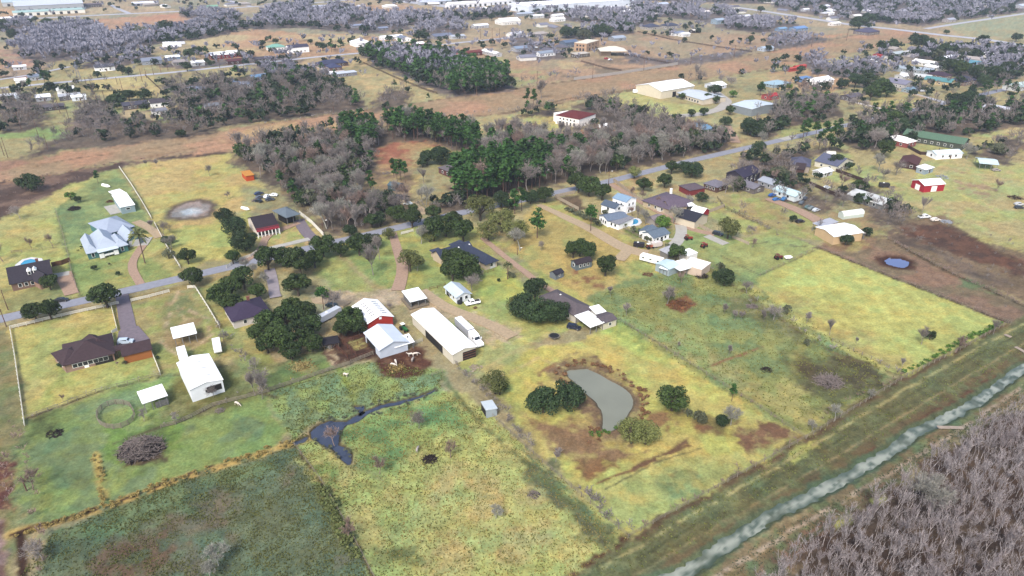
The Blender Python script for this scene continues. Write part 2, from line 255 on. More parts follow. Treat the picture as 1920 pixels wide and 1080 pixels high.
# ================================================================= GROUND
# patches of turf, soil and gravel: (outline in photo pixels, colour, second colour, mottle size m, share of second colour, edge softness m, edge wander m)
YG=(190,198,104); YL=(203,200,112); GR=(148,168,98); DG=(96,112,76); BG=(124,150,104); TAN=(196,168,126); BR=(150,118,84)
RB=(140,98,70); DK=(84,68,56); GV=(205,182,148); OR=(200,160,112); OL=(128,124,78); PT=(178,172,112)
PATCH = [
 ([(-900,600),(-900,-90),(2900,-90),(2900,600)], (186,172,116), (172,160,112), 60, .5, 20, 20),
 ([(-900,120),(-900,-110),(2900,-110),(2900,75),(1900,70),(900,90)], (190,168,130), (170,160,128), 90, .5, 40, 30),
 ([(168,38),(340,24),(372,42),(300,60),(250,62),(190,52)], (208,152,116), (200,160,125), 40, .4, 4, 6),
 ([(125,8),(225,12),(235,22),(130,30)], (200,180,140), (190,165,130), 40, .4, 4, 6),
 ([(225,14),(300,10),(330,20),(240,26)], (208,184,138), (190,165,130), 40, .4, 4, 6),
 ([(0,15),(42,14),(55,34),(0,38)], (210,170,125), (190,165,130), 40, .4, 4, 6),
 ([(0,92),(60,95),(100,115),(60,150),(0,145)], (192,150,126), (185,160,130), 30, .4, 4, 6),
 ([(340,75),(480,55),(560,62),(700,66),(760,80),(690,98),(520,112),(370,112)], (204,184,134), (200,160,120), 50, .45, 6, 8),
 ([(600,10),(760,8),(800,20),(690,28),(620,22)], (205,170,140), (200,160,120), 50, .45, 6, 8),
 ([(470,110),(720,102),(840,80),(900,100),(620,130),(480,145)], (206,178,122), (195,170,125), 40, .45, 5, 6),
 ([(960,60),(1180,60),(1440,62),(1700,52),(1740,62),(1600,78),(1440,96),(1270,122),(960,166),(900,150),(820,95)], (190,158,124), (178,160,124), 45, .45, 6, 8),
 ([(1080,115),(1160,108),(1260,122),(1075,146),(1000,140)], (196,160,124), (150,130,105), 22, .45, 3, 5),
 ([(1040,112),(1090,118),(1110,126),(1060,130)], (206,184,132), (200,170,125), 22, .4, 3, 5),
 ([(165,150),(285,142),(310,165),(285,182),(195,180),(170,168)], (208,190,122), (205,180,120), 25, .4, 3, 4),
 ([(0,188),(110,182),(180,195),(350,205),(340,235),(200,262),(120,268),(0,300)], (160,162,104), (176,166,112), 30, .5, 6, 8),
 ([(-300,290),(0,250),(90,236),(190,250),(150,280),(0,305),(-300,345)], (150,172,98), (176,166,112), 24, .5, 5, 8),
 ([(205,205),(330,198),(350,222),(300,235),(215,222)], (202,178,132), (160,170,100), 16, .45, 3, 4),
 # corridor of brown grass
 ([(-500,430),(0,315),(120,285),(400,248),(480,234),(700,204),(960,167),(1270,123),(1440,97),(1600,66),(1690,54),(1760,66),(1600,101),(1440,129),(1180,168),(960,212),(700,238),(610,250),(480,270),(400,288),(220,302),(0,345),(-500,470)], (196,152,116), (178,150,112), 35, .5, 2, 3),
 ([(480,238),(700,210),(720,224),(560,250),(410,280),(400,262)], (204,172,120), (196,152,116), 20, .5, 4, 4),
 ([(-500,440),(0,300),(120,288),(60,305),(0,322),(-500,480)], (176,134,106), (160,142,100), 14, .5, 3, 3),
 ([(1470,70),(1600,62),(1480,84)], (215,172,124), (210,160,120), 16, .5, 3, 3),
 # marsh below the corridor
 ([(-500,470),(0,342),(120,322),(220,306),(400,285),(436,283),(405,298),(300,300),(240,312),(185,326),(130,352),(96,372),(60,398),(0,412),(-500,560)], (96,76,66), (132,108,92), 9, .4, 2, 4),
 # yellow field behind the dry pond and house yards
 ([(232,316),(310,300),(430,288),(452,322),(500,352),(470,400),(430,395),(415,440),(452,480),(345,500),(286,412)], (198,188,104), (206,180,110), 18, .5, 2, 2),
 ([(405,420),(470,395),(470,470),(350,500),(300,430)], (196,192,100), (170,176,92), 12, .4, 2, 2),
 ([(0,412),(120,350),(222,318),(284,410),(335,500),(340,530),(225,545),(0,592),(-400,680),(-400,520)], (186,188,100), (196,186,108), 16, .5, 2, 2),
 ([(104,388),(190,322),(222,318),(284,410),(290,440),(240,430),(130,470)], (156,172,102), (130,148,92), 9, .5, 2, 2),
 ([(128,478),(240,470),(330,510),(318,525),(225,545),(140,560)], (150,170,92), (176,178,98), 9, .5, 2, 2),
 ([(0,540),(120,520),(140,560),(40,580),(0,590)], (150,152,92), (176,168,98), 8, .5, 2, 2),
 # verge strips along the road
 ([(-500,735),(0,613),(230,560),(420,516),(610,470),(420,524),(225,575),(0,640),(-500,790)], (148,130,78), (176,156,92), 6, .5, .6, .6),
 ([(-500,700),(0,588),(225,540),(430,494),(612,448),(640,452),(430,500),(0,596),(-500,720)], (170,158,96), (150,140,86), 6, .5, .6, .6),
 ([(445,480),(600,440),(612,452),(440,492)], (196,170,120), (170,160,90), 5, .5, .6, .6),
 ([(-60,620),(18,612),(40,700),(48,800),(20,1090),(-200,1090),(-200,640)], (128,134,82), (148,140,92), 7, .5, 1, 1.5),
 # yards south of the road, left
 ([(19,617),(222,570),(250,640),(282,652),(302,704),(180,735),(48,782),(42,720)], (190,186,98), (200,184,104), 10, .5, 1, 1),
 ([(105,690),(300,655),(302,704),(240,722),(60,770)], (172,182,92), (190,186,98), 7, .5, 2, 2),
 ([(240,572),(365,543),(414,616),(440,665),(380,735),(300,704),(283,652),(250,625)], (164,172,92), (184,168,104), 9, .5, 1.5, 1.5),
 ([(305,560),(340,545),(385,600),(390,640),(330,660),(300,640)], (172,150,100), (150,150,90), 5, .5, 1.5, 1.5),
 ([(366,542),(420,520),(470,560),(500,650),(520,680),(470,700),(425,650),(412,615)], (158,170,92), (176,168,96), 8, .5, 1.5, 1.5),
 ([(40,790),(180,738),(302,706),(430,690),(500,735),(545,800),(520,840),(330,905),(190,948),(60,985),(30,1000)], (122,142,92), (140,160,84), 9, .5, 1.5, 2),
 ([(170,760),(300,712),(330,730),(280,800),(180,830)], (138,158,104), (150,168,88), 7, .5, 2, 2),
 ([(45,790),(110,768),(100,810),(50,835)], (86,96,54), (108,124,68), 5, .5, 2, 2),
 ([(185,790),(260,800),(330,790),(345,850),(260,880),(200,860)], (124,152,66), (108,130,66), 5, .5, 2, 3),
 ([(320,715),(440,680),(480,740),(430,770),(300,790)], (116,120,62), (136,136,82), 5, .5, 2, 2),
 # dark wet fields bottom left
 ([(95,1000),(200,948),(330,905),(552,836),(600,900),(705,1090),(760,1300),(-100,1300),(60,1090)], (112,128,96), (126,118,94), 12, .42, 1.2, 1.2),
 ([(95,1000),(200,948),(330,905),(552,836),(560,860),(400,930),(200,1010),(110,1060)], (112,134,90), (98,114,84), 9, .5, 3, 3),
 ([(180,1030),(300,990),(340,1020),(270,1090),(190,1090)], (120,98,76), (98,106,78), 4, .5, 4, 4),
 # pastures around the creek
 ([(502,735),(690,678),(830,695),(826,732),(700,770),(655,785),(590,792),(548,828),(530,790)], (126,152,104), (150,168,92), 6, .5, 1, 1),
 ([(505,690),(600,660),(640,690),(500,738)], (132,152,74), (116,136,76), 5, .5, 1.5, 1.5),
 ([(440,670),(520,690),(600,650),(610,665),(505,700),(450,720)], (152,160,96), (136,150,92), 5, .5, 1.5, 1.5),
 ([(552,836),(585,826),(650,870),(720,900),(700,830),(680,780),(826,735),(870,735),(905,765),(1000,850),(1180,1008),(1060,1090),(900,1300),(760,1300),(700,1090),(600,900)], (190,186,108), (180,190,104), 7, .5, 1, 1.2),
 ([(620,800),(700,775),(830,738),(900,790),(800,830),(760,880),(690,900),(650,850)], (150,172,92), (116,150,88), 6, .45, 3, 3),
 ([(845,880),(1000,880),(1080,960),(960,1080),(800,1080),(760,960)], (192,180,112), (184,188,108), 6, .5, 5, 4),
 ([(570,850),(640,880),(640,960),(600,920)], (140,164,86), (176,170,96), 4, .5, 2, 2),
 ([(960,840),(1010,862),(1170,1005),(1130,1030),(1050,960),(985,890)], (128,140,86), (110,112,78), 4, .5, 2, 3),
 ([(690,1030),(790,1010),(800,1040),(700,1055)], (118,130,76), (150,150,86), 4, .5, 2, 2),
 # the outlined lot, upper part
 ([(612,458),(852,404),(1160,595),(1000,640),(930,700),(860,690),(770,560)], (172,180,96), (188,184,98), 9, .5, 1, 1),
 ([(630,465),(735,445),(748,500),(745,545),(700,530)], (146,168,92), (170,178,94), 6, .5, 1.5, 1.5),
 ([(760,450),(810,470),(830,540),(760,540),(745,500)], (178,182,92), (160,170,92), 6, .5, 1.5, 1.5),
 ([(880,480),(960,490),(1020,520),(990,560),(900,560)], (188,196,92), (170,184,92), 6, .5, 1.5, 1.5),
 ([(885,450),(960,452),(1010,520),(1040,540),(1000,545),(940,500)], (170,160,112), (176,176,98), 5, .5, 1.5, 1.5),
 ([(560,470),(612,462),(700,545),(640,560),(600,520)], (178,182,100), (160,172,96), 6, .5, 1.5, 1.5),
 ([(585,545),(640,548),(745,540),(760,560),(720,580),(700,560),(600,590),(586,575)], (206,184,150), (190,176,134), 5, .5, 1.2, 2),
 ([(740,545),(800,545),(850,585),(890,585),(968,622),(965,640),(905,648),(860,600),(760,592)], (204,182,142), (186,176,124), 5, .45, 1.2, 2.5),
 ([(890,572),(960,560),(985,600),(960,618)], (166,178,98), (184,182,110), 4, .5, 1.2, 2),
 ([(895,650),(960,640),(1010,665),(940,700),(895,700)], (172,180,108), (186,180,112), 5, .5, 1.5, 2),
 # lot, pond lawn
 ([(930,720),(1010,655),(1090,640),(1160,600),(1512,820),(1180,1004),(1020,855)], (196,192,92), (202,186,96), 9, .5, 1.2, 1.5),
 ([(940,690),(1000,650),(1010,668),(960,712),(985,800),(960,800)], (172,174,92), (190,190,92), 5, .5, 2, 2),
 ([(1130,620),(1180,600),(1230,640),(1200,668)], (158,172,84), (196,198,92), 3, .5, 1.5, 1),
 ([(1020,690),(1060,668),(1110,668),(1170,700),(1215,745),(1210,790),(1170,830),(1125,830),(1095,800),(1070,750),(1030,715)], (132,108,80), (164,148,90), 4, .5, 1.5, 2.5),
 ([(975,770),(1020,790),(1100,785),(1130,830),(1200,850),(1130,880),(1080,878),(1040,850),(985,800)], (150,118,82), (176,158,90), 5, .45, 2, 2.5),
 ([(1085,870),(1150,865),(1160,885),(1100,895)], (140,104,66), (172,160,80), 4, .4, 1.5, 2),
 ([(1210,770),(1270,760),(1290,790),(1250,810),(1210,800)], (152,116,74), (180,170,84), 4, .45, 1.5, 2),
 ([(1290,790),(1330,775),(1395,790),(1350,815),(1310,812)], (150,136,76), (140,104,70), 4, .45, 1.5, 2),
 ([(1375,815),(1440,785),(1505,820),(1440,850),(1395,845)], (160,142,86), (136,100,72), 4, .45, 1.5, 2.5),
 ([(1130,905),(1250,870),(1370,850),(1500,825),(1180,1000),(1110,950)], (176,178,98), (190,184,100), 5, .5, 2, 2),
 ([(1230,895),(1290,880),(1310,900),(1250,915)], (136,132,80), (150,160,92), 3, .5, 1.5, 1.5),
 ([(1240,905),(1300,895),(1310,925),(1250,935)], (140,162,102), (166,172,98), 3, .5, 1.5, 1.5),
 # plots right of the lot
 ([(1000,385),(1040,375),(1215,470),(1215,500),(1160,530),(1100,560),(1030,520),(950,470)], (200,176,98), (190,176,96), 8, .5, 1.2, 1.2),
 ([(1010,385),(1045,375),(1215,462),(1205,480)], (186,184,96), (196,176,100), 5, .5, 1.2, 1.2),
 ([(1150,500),(1210,480),(1280,500),(1230,540),(1160,545)], (162,170,92), (190,180,100), 3, .5, 1.2, 1.2),
 ([(1060,500),(1110,510),(1140,540),(1090,545)], (156,116,78), (186,170,92), 4, .45, 1.5, 1.5),
 ([(1170,430),(1225,425),(1260,430),(1255,455),(1190,445)], (120,142,56), (140,150,70), 3, .5, .8, .8),
 ([(1270,425),(1300,420),(1540,500),(1470,560),(1330,490),(1250,460)], (152,172,100), (166,178,104), 7, .5, 1.2, 1.2),
 ([(1100,560),(1160,530),(1330,490),(1400,520),(1480,580),(1570,650),(1690,710),(1512,818),(1300,700)], (132,150,92), (156,160,88), 8, .5, 1.2, 1.5),
 ([(1150,590),(1290,620),(1420,720),(1390,740),(1260,660)], (150,166,96), (170,166,100), 5, .5, 3, 3),
 ([(1260,560),(1290,552),(1308,572),(1280,585),(1250,578)], (150,104,62), (120,84,60), 2, .5, .8, 1.2),
 ([(1330,560),(1430,560),(1520,610),(1500,640),(1420,610)], (116,122,76), (140,140,92), 4, .5, 2, 3),
 ([(1480,660),(1600,670),(1690,712),(1580,770),(1520,790),(1440,740),(1470,700)], (96,90,64), (112,114,70), 6, .45, 4, 4),
 ([(1380,730),(1460,700),(1530,740),(1560,780),(1512,815),(1440,775)], (152,158,86), (172,166,94), 5, .5, 2, 2),
 ([(1420,520),(1530,464),(1895,608),(1850,650),(1700,706),(1600,672),(1440,560)], (200,200,104), (190,192,100), 12, .5, 1, 1.2),
 ([(1430,540),(1520,560),(1600,600),(1700,680),(1680,700),(1560,650),(1440,570)], (188,176,98), (196,192,100), 8, .5, 3, 4),
 ([(1400,445),(1460,430),(1530,462),(1425,518),(1340,478)], (176,182,104), (164,174,100), 7, .5, 1, 1.2),
 ([(1545,458),(1600,440),(1660,448),(1925,572),(1925,600),(1895,606),(1534,464)], (152,122,98), (136,120,92), 8, .5, 1, 1.2),
 ([(1740,480),(1830,500),(1900,550),(1810,545)], (116,128,84), (150,116,90), 4, .5, 2, 3),
 ([(1640,480),(1720,500),(1715,506),(1650,498)], (96,66,50), (110,80,60), 3, .5, 1, 1),
 ([(1540,445),(1620,430),(1664,447),(1600,475),(1560,465)], (164,152,94), (150,120,90), 5, .5, 1, 1.2),
 ([(1330,380),(1400,355),(1460,362),(1560,420),(1560,450),(1440,440),(1340,410)], (176,162,104), (166,172,96), 7, .5, 2, 2),
 ([(1325,380),(1410,380),(1440,432),(1400,440),(1330,405)], (180,180,98), (176,160,104), 6, .5, 1, 1),
 ([(1460,300),(1560,270),(1680,275),(1780,262),(1930,232),(2300,260),(2300,640),(1925,470),(1800,420),(1640,370),(1540,330)], (184,186,110), (196,178,118), 14, .5, 3, 3),
 ([(1760,330),(1800,320),(1870,345),(1850,372),(1790,358)], (178,148,112), (184,182,110), 8, .5, 3, 4),
 ([(1850,240),(1925,230),(2200,260),(2200,300),(1925,262)], (200,186,124), (200,170,110), 10, .5, 2, 2),
 ([(1860,252),(1925,262),(1925,280),(1870,265)], (160,126,96), (190,170,120), 6, .5, 2, 2),
 ([(1710,408),(1760,400),(1925,470),(2200,600),(2200,720),(1925,570),(1760,500),(1640,450)], (146,124,96), (134,116,88), 7, .5, 2, 4),
 ([(1700,420),(1770,420),(1925,492),(1925,520),(1800,478),(1700,440)], (96,72,60), (120,84,64), 5, .5, 2, 3),
 ([(1770,400),(1925,450),(1925,470),(1830,450)], (188,176,116), (190,184,110), 7, .5, 2, 3),
 ([(1560,395),(1640,405),(1660,440),(1590,432),(1540,410)], (164,166,98), (176,150,104), 5, .5, 2, 2),
 ([(1010,232),(960,248),(950,218),(1030,200),(1090,225),(1090,245),(1060,262),(1020,250)], (200,190,108), (196,170,110), 10, .5, 2, 3),
 ([(1020,252),(1130,238),(1180,250),(1070,262)], (160,104,74), (170,140,90), 6, .5, 2, 3),
 ([(1140,178),(1190,170),(1240,190),(1330,200),(1320,212),(1240,218),(1160,190)], (196,192,118), (186,186,110), 10, .5, 2, 3),
 ([(1600,180),(1680,170),(1740,190),(1680,206),(1640,198)], (196,186,112), (190,170,110), 8, .5, 2, 2),
 ([(1480,228),(1520,222),(1560,242),(1480,258),(1460,255)], (184,180,112), (170,170,100), 8, .5, 2, 2),
 ([(880,105),(930,104),(1000,128),(1050,140),(960,166),(935,140)], (180,178,118), (196,160,120), 14, .5, 3, 3),
 ([(660,140),(740,135),(800,160),(830,182),(740,196),(690,170)], (206,182,124), (190,175,120), 14, .5, 3, 3),
 ([(700,255),(790,245),(850,275),(860,290),(780,285),(760,330),(700,310)], (190,154,104), (176,112,84), 8, .5, 3, 4),
 ([(665,330),(760,310),(800,335),(770,370),(680,355)], (166,140,104), (190,170,104), 7, .5, 3, 4),
 ([(790,275),(900,270),(960,300),(930,330),(830,330)], (180,172,96), (170,160,100), 7, .5, 3, 3),
 ([(1290,262),(1340,250),(1400,262),(1360,285)], (160,130,92), (176,150,100), 7, .5, 3, 3),
 ([(1120,352),(1180,325),(1260,345),(1330,360),(1300,365),(1230,350),(1170,372)], (196,180,116), (190,160,108), 6, .5, 1.5, 2),
 ([(1040,370),(1085,365),(1098,392),(1078,396)], (112,96,72), (130,104,78), 3, .5, 1, 1),
 ([(1770,45),(1925,22),(1925,72),(1800,66)], (168,172,134), (176,170,128), 30, .5, 5, 5),
 ([(1550,100),(1800,95),(1920,130),(1920,170),(1700,150),(1640,120)], (186,168,122), (170,160,114), 16, .5, 4, 4),
 ([(1440,135),(1560,125),(1620,150),(1560,170),(1440,165)], (204,162,118), (196,170,120), 12, .5, 3, 3),
 ([(455,445),(580,400),(600,440),(490,470),(465,465)], (172,178,96), (196,176,108), 4, .5, 1, 1),
 ([(455,345),(520,355),(520,385),(450,390)], (180,170,110), (170,160,110), 4, .5, 2, 2),
 # bank between the plots and the canal
 ([(1180,1006),(1512,822),(1700,706),(1895,604),(2300,400),(2300,560),(1925,690),(1700,815),(1430,975),(1200,1110),(1060,1300),(820,1300),(1060,1090)], (118,124,80), (112,112,72), 5, .5, 1.2, 1.5),
 ([(1380,1110),(1480,1040),(1640,930),(1760,840),(1925,735),(2300,560),(2300,500),(1925,700),(1720,820),(1450,990),(1280,1090),(1200,1300),(1300,1300)], (116,128,84), (136,118,84), 5, .45, 1.2, 1.5),
 ([(1440,1110),(1480,1060),(1540,985),(1640,925),(1720,890),(1760,845),(1820,815),(1850,788),(1925,755),(2400,600),(2400,1400),(1200,1400)], (104,84,66), (84,66,54), 4, .5, 2, 3),
 ([(1400,1080),(1480,1020),(1560,975),(1600,950),(1560,1000),(1440,1090)], (150,116,90), (120,124,84), 3, .45, 1.5, 2),
 ([(1555,975),(1590,962),(1600,975),(1570,992)], (206,204,104), (190,196,90), 2, .3, .8, .8),
 ([(1632,942),(1655,930),(1658,940),(1640,952)], (206,204,104), (190,196,90), 2, .3, .8, .8),
 ([(1490,840),(1530,825),(1540,838),(1490,870),(1480,860)], (190,192,96), (170,176,92), 2, .4, .8, 1.2),
 ([(-40,866),(22,862),(30,905),(20,962),(-40,965)], (112,72,62), (150,120,84), 3, .3, 1, 1.5),
 ([(-60,985),(9,975),(11,1100),(-60,1110)], (150,124,116), (120,90,80), 3, .3, .8, .8),
 # pens and bare soil
 ([(610,650),(650,610),(730,640),(720,665),(640,680)], (82,56,46), (112,84,62), 2.5, .35, .8, 1),
 ([(700,672),(740,655),(790,652),(806,675),(790,700),(750,712),(712,700)], (92,58,42), (120,86,62), 2, .3, 1.2, 1.5),
 ([(652,640),(680,632),(690,648),(665,658)], (170,160,92), (130,110,72), 1.5, .4, .6, .6),
 ([(552,680),(580,676),(596,690),(575,700),(550,696)], (172,156,96), (150,150,90), 2, .4, .8, 1),
 ([(600,652),(622,650),(640,680),(630,690),(610,672)], (190,166,128), (130,100,76), 2, .5, .6, .8),
 ([(230,840),(300,830),(310,868),(240,874)], (90,72,56), (110,90,66), 2, .4, 1.5, 2),
 ([(190,772),(245,760),(250,780),(240,800),(190,800)], (150,166,88), (140,156,84), 3, .4, 1, 1),
]
PATHS = [  # (line in photo pixels, width m, colour, softness, wander)
 ([(20,1000),(190,952),(330,900),(552,830),(580,820)], 2.6, (196,166,88), .8, .6),
 ([(20,1002),(200,948),(330,897),(400,872)], .8, (92,62,44), .4, .5),
 ([(180,850),(196,944)], 1.6, (190,170,88), .8, .5),
 ([(30,1000),(60,985),(200,945)], 1.0, (92,66,46), .5, .6),
 ([(36,1000),(45,1085),(60,1200)], 2.2, (70,48,36), .8, .6),
 ([(552,836),(600,900),(705,1090),(760,1200)], .8, (96,80,60), .4, .4),
 ([(605,925),(650,1040)], 3.0, (120,120,66), 1.2, 1.2),
 ([(50,785),(180,735),(302,706)], .9, (96,84,58), .5, .4),
 ([(300,705),(360,700),(425,685)], .8, (110,100,70), .5, .5),
 ([(215,830),(300,800),(360,782),(430,745),(480,735),(520,745)], 1.0, (104,92,66), .6, .4),
 ([(500,735),(600,698),(690,672)], .9, (110,100,64), .5, .4),
 ([(505,690),(640,640)], 1.2, (104,110,62), .8, .6),
 ([(636,690),(650,720),(668,760)], 1.6, (138,150,60), .8, .5),
 ([(826,700),(850,735),(900,790),(1000,880),(1180,1040)], 1.4, (110,120,72), 1, .6),
 ([(960,820),(1040,905),(1120,980)], .5, (90,120,84), .4, .2),
 ([(965,815),(1045,900),(1130,980)], .5, (90,120,84), .4, .2),
 ([(1090,700),(1010,670),(940,710)], 1.0, (200,186,120), .8, .5),
 ([(895,700),(960,660),(1040,620)], 1.4, (190,182,116), .8, .5),
 ([(1120,905),(1190,880),(1300,830)], .9, (126,92,62), .5, .5),
 ([(1135,918),(1230,868),(1310,840)], .5, (110,106,70), .4, .4),
 ([(1190,880),(1240,855),(1290,825)], 1.8, (120,90,64), .8, .8),
 ([(1315,690),(1370,672),(1430,650)], 1.0, (150,104,72), .6, .6),
 ([(1320,500),(1400,550),(1480,610),(1560,660),(1700,706)], 1.2, (120,104,70), 1, .8),
 ([(1400,450),(1534,464)], .5, (120,110,76), .4, .3),
 ([(1534,464),(1700,530),(1895,606)], 1.8, (88,66,50), .8, .8),
 ([(1660,448),(1800,520),(1925,575)], 1.6, (96,82,56), .8, .8),
 ([(1400,455),(1534,464)], .6, (120,104,70), .5, .4),
 ([(1345,475),(1425,516),(1534,466)], .8, (124,120,80), .5, .4),
 ([(1600,370),(1800,430),(1925,500)], 1.4, (120,100,70), .8, .8),
 ([(1480,285),(1620,345),(1700,372)], 1.0, (120,100,74), .6, .5),
 ([(1720,332),(1925,415)], 2.0, (200,200,110), .8, .6),
 ([(0,590),(222,540)], .8, (140,120,70), .5, .4),
 ([(225,318),(284,410),(345,512)], 1.4, (150,140,92), .8, .5),
 ([(104,392),(120,450),(150,560)], 1.2, (132,136,84), .8, .5),
 ([(20,470),(118,462)], .8, (140,130,84), .5, .4),
 ([(0,345),(200,310),(400,270),(436,268)], 1.5, (150,112,84), 1, 1),
 ([(0,328),(120,300),(400,262)], 1.2, (120,100,74), 1, 1),
 ([(480,269),(700,240),(960,210),(1180,170),(1440,130)], 2.5, (120,92,70), 1.5, 1),
 ([(480,234),(700,204),(960,167),(1270,123),(1440,97),(1600,66)], 2.5, (112,90,70), 1.5, 1),
 ([(1020,740),(1010,700),(1060,672)], 1.6, (150,116,76), .8, 1),
 ([(320,568),(392,598),(395,628),(340,668),(300,640),(322,575),(334,545)], 1.4, (200,176,132), .8, .6),
 ([(330,580),(350,600)], .8, (186,170,120), .5, .5),
 ([(600,660),(640,680),(720,668),(800,650)], .8, (110,84,66), .5, .4),
 # vehicle tracks on the canal bank
 ([(1150,1075),(1300,985),(1512,862),(1700,745),(1850,655),(1925,620)], .8, (92,96,62), .5, .4),
 ([(1130,1062),(1290,970),(1500,850),(1690,735),(1840,648),(1925,604)], .9, (176,168,108), .5, .5),
 ([(1170,1090),(1320,1000),(1530,880),(1720,762),(1925,640)], .6, (168,150,104), .5, .4),
 ([(1250,1080),(1400,990),(1560,890),(1720,790),(1925,672)], 1.5, (110,74,54), .8, .6),
 ([(1130,1100),(1290,1010),(1480,895),(1680,775),(1925,628)], 2.4, (104,104,66), 1.2, 1.2),
 ([(1190,1095),(1340,1008),(1545,885),(1730,775),(1925,655)], 2.0, (116,100,68), 1, 1),
 ([(1330,1090),(1500,985),(1640,905),(1760,830),(1925,720)], 1.0, (186,166,140), .5, .5),
 ([(1190,1005),(1512,824),(1700,708),(1890,606)], 1.8, (108,86,60), .9, .9),
 ([(1060,1085),(1175,1010)], 1.4, (100,70,50), .8, .8),
 ([(1450,1050),(1560,975),(1660,905)], .8, (150,120,96), .5, .5),
 ([(1480,1035),(1590,960),(1700,885)], .8, (92,100,66), .5, .5),
]
POND = [(1059,695),(1067,690),(1085,689),(1100,687),(1120,695),(1145,710),(1170,723),(1185,735),(1189,748),(1186,763),(1177,778),(1165,790),(1157,800),(1145,806),(1135,806),(1129,801),(1130,785),(1127,768),(1115,750),(1095,734),(1080,718),(1065,705)]
CREEK = [(578,808),(600,792),(620,786),(650,788),(660,780),(690,765),(715,756),(752,748),(790,738),(818,726),(820,730),(792,743),(752,756),(720,762),(690,774),(672,790),(650,795),(640,808),(636,830),(648,834),(660,848),(660,864),(655,870),(640,862),(628,845),(622,840),(600,830),(585,820)]
CREEK2 = [(665,758),(680,757),(682,770),(675,776),(668,770)]
DITCH = [(545,825),(578,815),(580,822),(548,833)]
POND2 = [(1656,485),(1668,481),(1690,483),(1706,489),(1706,497),(1698,501),(1680,500),(1662,494)]
POND3 = [(1282,229),(1305,227),(1325,230),(1340,238),(1335,245),(1325,246),(1310,238),(1290,233)]
DRYP = [(318,398),(330,388),(350,380),(372,377),(392,382),(396,392),(385,402),(362,408),(338,410),(322,407)]
FISH = [(1100,1160),(1200,1100),(1288,1070),(1345,1030),(1410,985),(1440,965),(1530,922),(1592,890),(1667,845),(1715,808),(1745,795),(1790,772),(1840,745),(1915,690),(2000,650),(2150,570),(2300,500)]
CAN = W(FISH)
# ---- ground sheet
ys = []
for k in range(40): ys.append((1200 - 0, 0))
rows = [1900, 1600, 1450, 1340, 1260, 1200, 1160, 1130, 1105] + list(np.linspace(1090, -2, 430)) + [-12, -24, -38, -52, -66, -80, -92, -103, -112, -119, -124]
cols = list(np.linspace(-1500, -75, 26)) + list(np.linspace(-60, 1980, 740)) + list(np.linspace(1995, 3420, 26))
rows = np.array(rows); cols = np.array(cols)
ry = -(rows - 540) / FPX; tt = H / (sp - ry * cp); RY = (cp + ry * sp) * tt
GX = ((cols[None, :] - 960) / FPX) * tt[:, None]; GY = np.repeat(RY[:, None], len(cols), 1)
# rows behind the camera
xb = GX[0:1]; back = [-400, -200, -60]
GX = np.concatenate([np.repeat(xb, 3, 0), GX], 0); GY = np.concatenate([np.repeat(np.array(back)[:, None], len(cols), 1), GY], 0)
shape = GX.shape; gx, gy = GX.ravel(), GY.ravel()
wx = (fbm(gx, gy, 6, 3, 3) - .5) * 2; wy = (fbm(gx, gy, 6, 9, 3) - .5) * 2
wx2 = (fbm(gx, gy, 1.6, 23, 2) - .5) * 2; wy2 = (fbm(gx, gy, 1.6, 29, 2) - .5) * 2
col = np.tile(s2l((170, 155, 112)), (len(gx), 1))
MOT = {}
def mot(sc):
    if sc not in MOT: MOT[sc] = fbm(gx, gy, sc, int(sc * 7) + 5, 4)
    return MOT[sc]
for P, sp_, mx_, hm_, wd_ in WOODS:                      # leaf litter and undergrowth below the woods
    if ('corridor' in wd_ and mx_[3] > 3) or 'yard trees' in wd_: continue
    PATCH.append((P, (126,110,94) if P[0][1] > 190 else (138,124,116), (104,90,78) if P[0][1] > 190 else (120,110,108), 9, .5, 4, 5))
for P, c1, c2, ms, share, soft, wand in PATCH:
    Q = W(P); qx = [q[0] for q in Q]; qy = [q[1] for q in Q]; mg = soft + wand * 2 + 2
    idx = np.nonzero((gx > min(qx) - mg) & (gx < max(qx) + mg) & (gy > min(qy) - mg) & (gy < max(qy) + mg))[0]
    if not len(idx): continue
    k = wand * 1.6
    x = gx[idx] + wx[idx] * k + wx2[idx] * k * .5; y = gy[idx] + wy[idx] * k + wy2[idx] * k * .5
    d = sdist_poly(Q, x, y); a = 1 - sst(-soft, soft, d)
    t = sst(-.09, .09, mot(ms)[idx] - (.5 + (.5 - share) * .35))[:, None]
    c = s2l(c1) * (1 - t) + s2l(c2) * t
    col[idx] = col[idx] * (1 - a[:, None]) + c * a[:, None]
for P, wd, c1, soft, wand in PATHS:
    Q = W(P); qx = [q[0] for q in Q]; qy = [q[1] for q in Q]; mg = wd + soft + wand * 2 + 2
    idx = np.nonzero((gx > min(qx) - mg) & (gx < max(qx) + mg) & (gy > min(qy) - mg) & (gy < max(qy) + mg))[0]
    if not len(idx): continue
    x = gx[idx] + wx[idx] * wand + wx2[idx] * wand * .6; y = gy[idx] + wy[idx] * wand + wy2[idx] * wand * .6
    d = dist_line(Q, x, y) - wd / 2
    a = (1 - sst(-soft, soft, d)) * sst(.28, .5, fbm(gx[idx], gy[idx], 2.5, 77, 3)) 
    col[idx] = col[idx] * (1 - a[:, None]) + s2l(c1) * a[:, None]
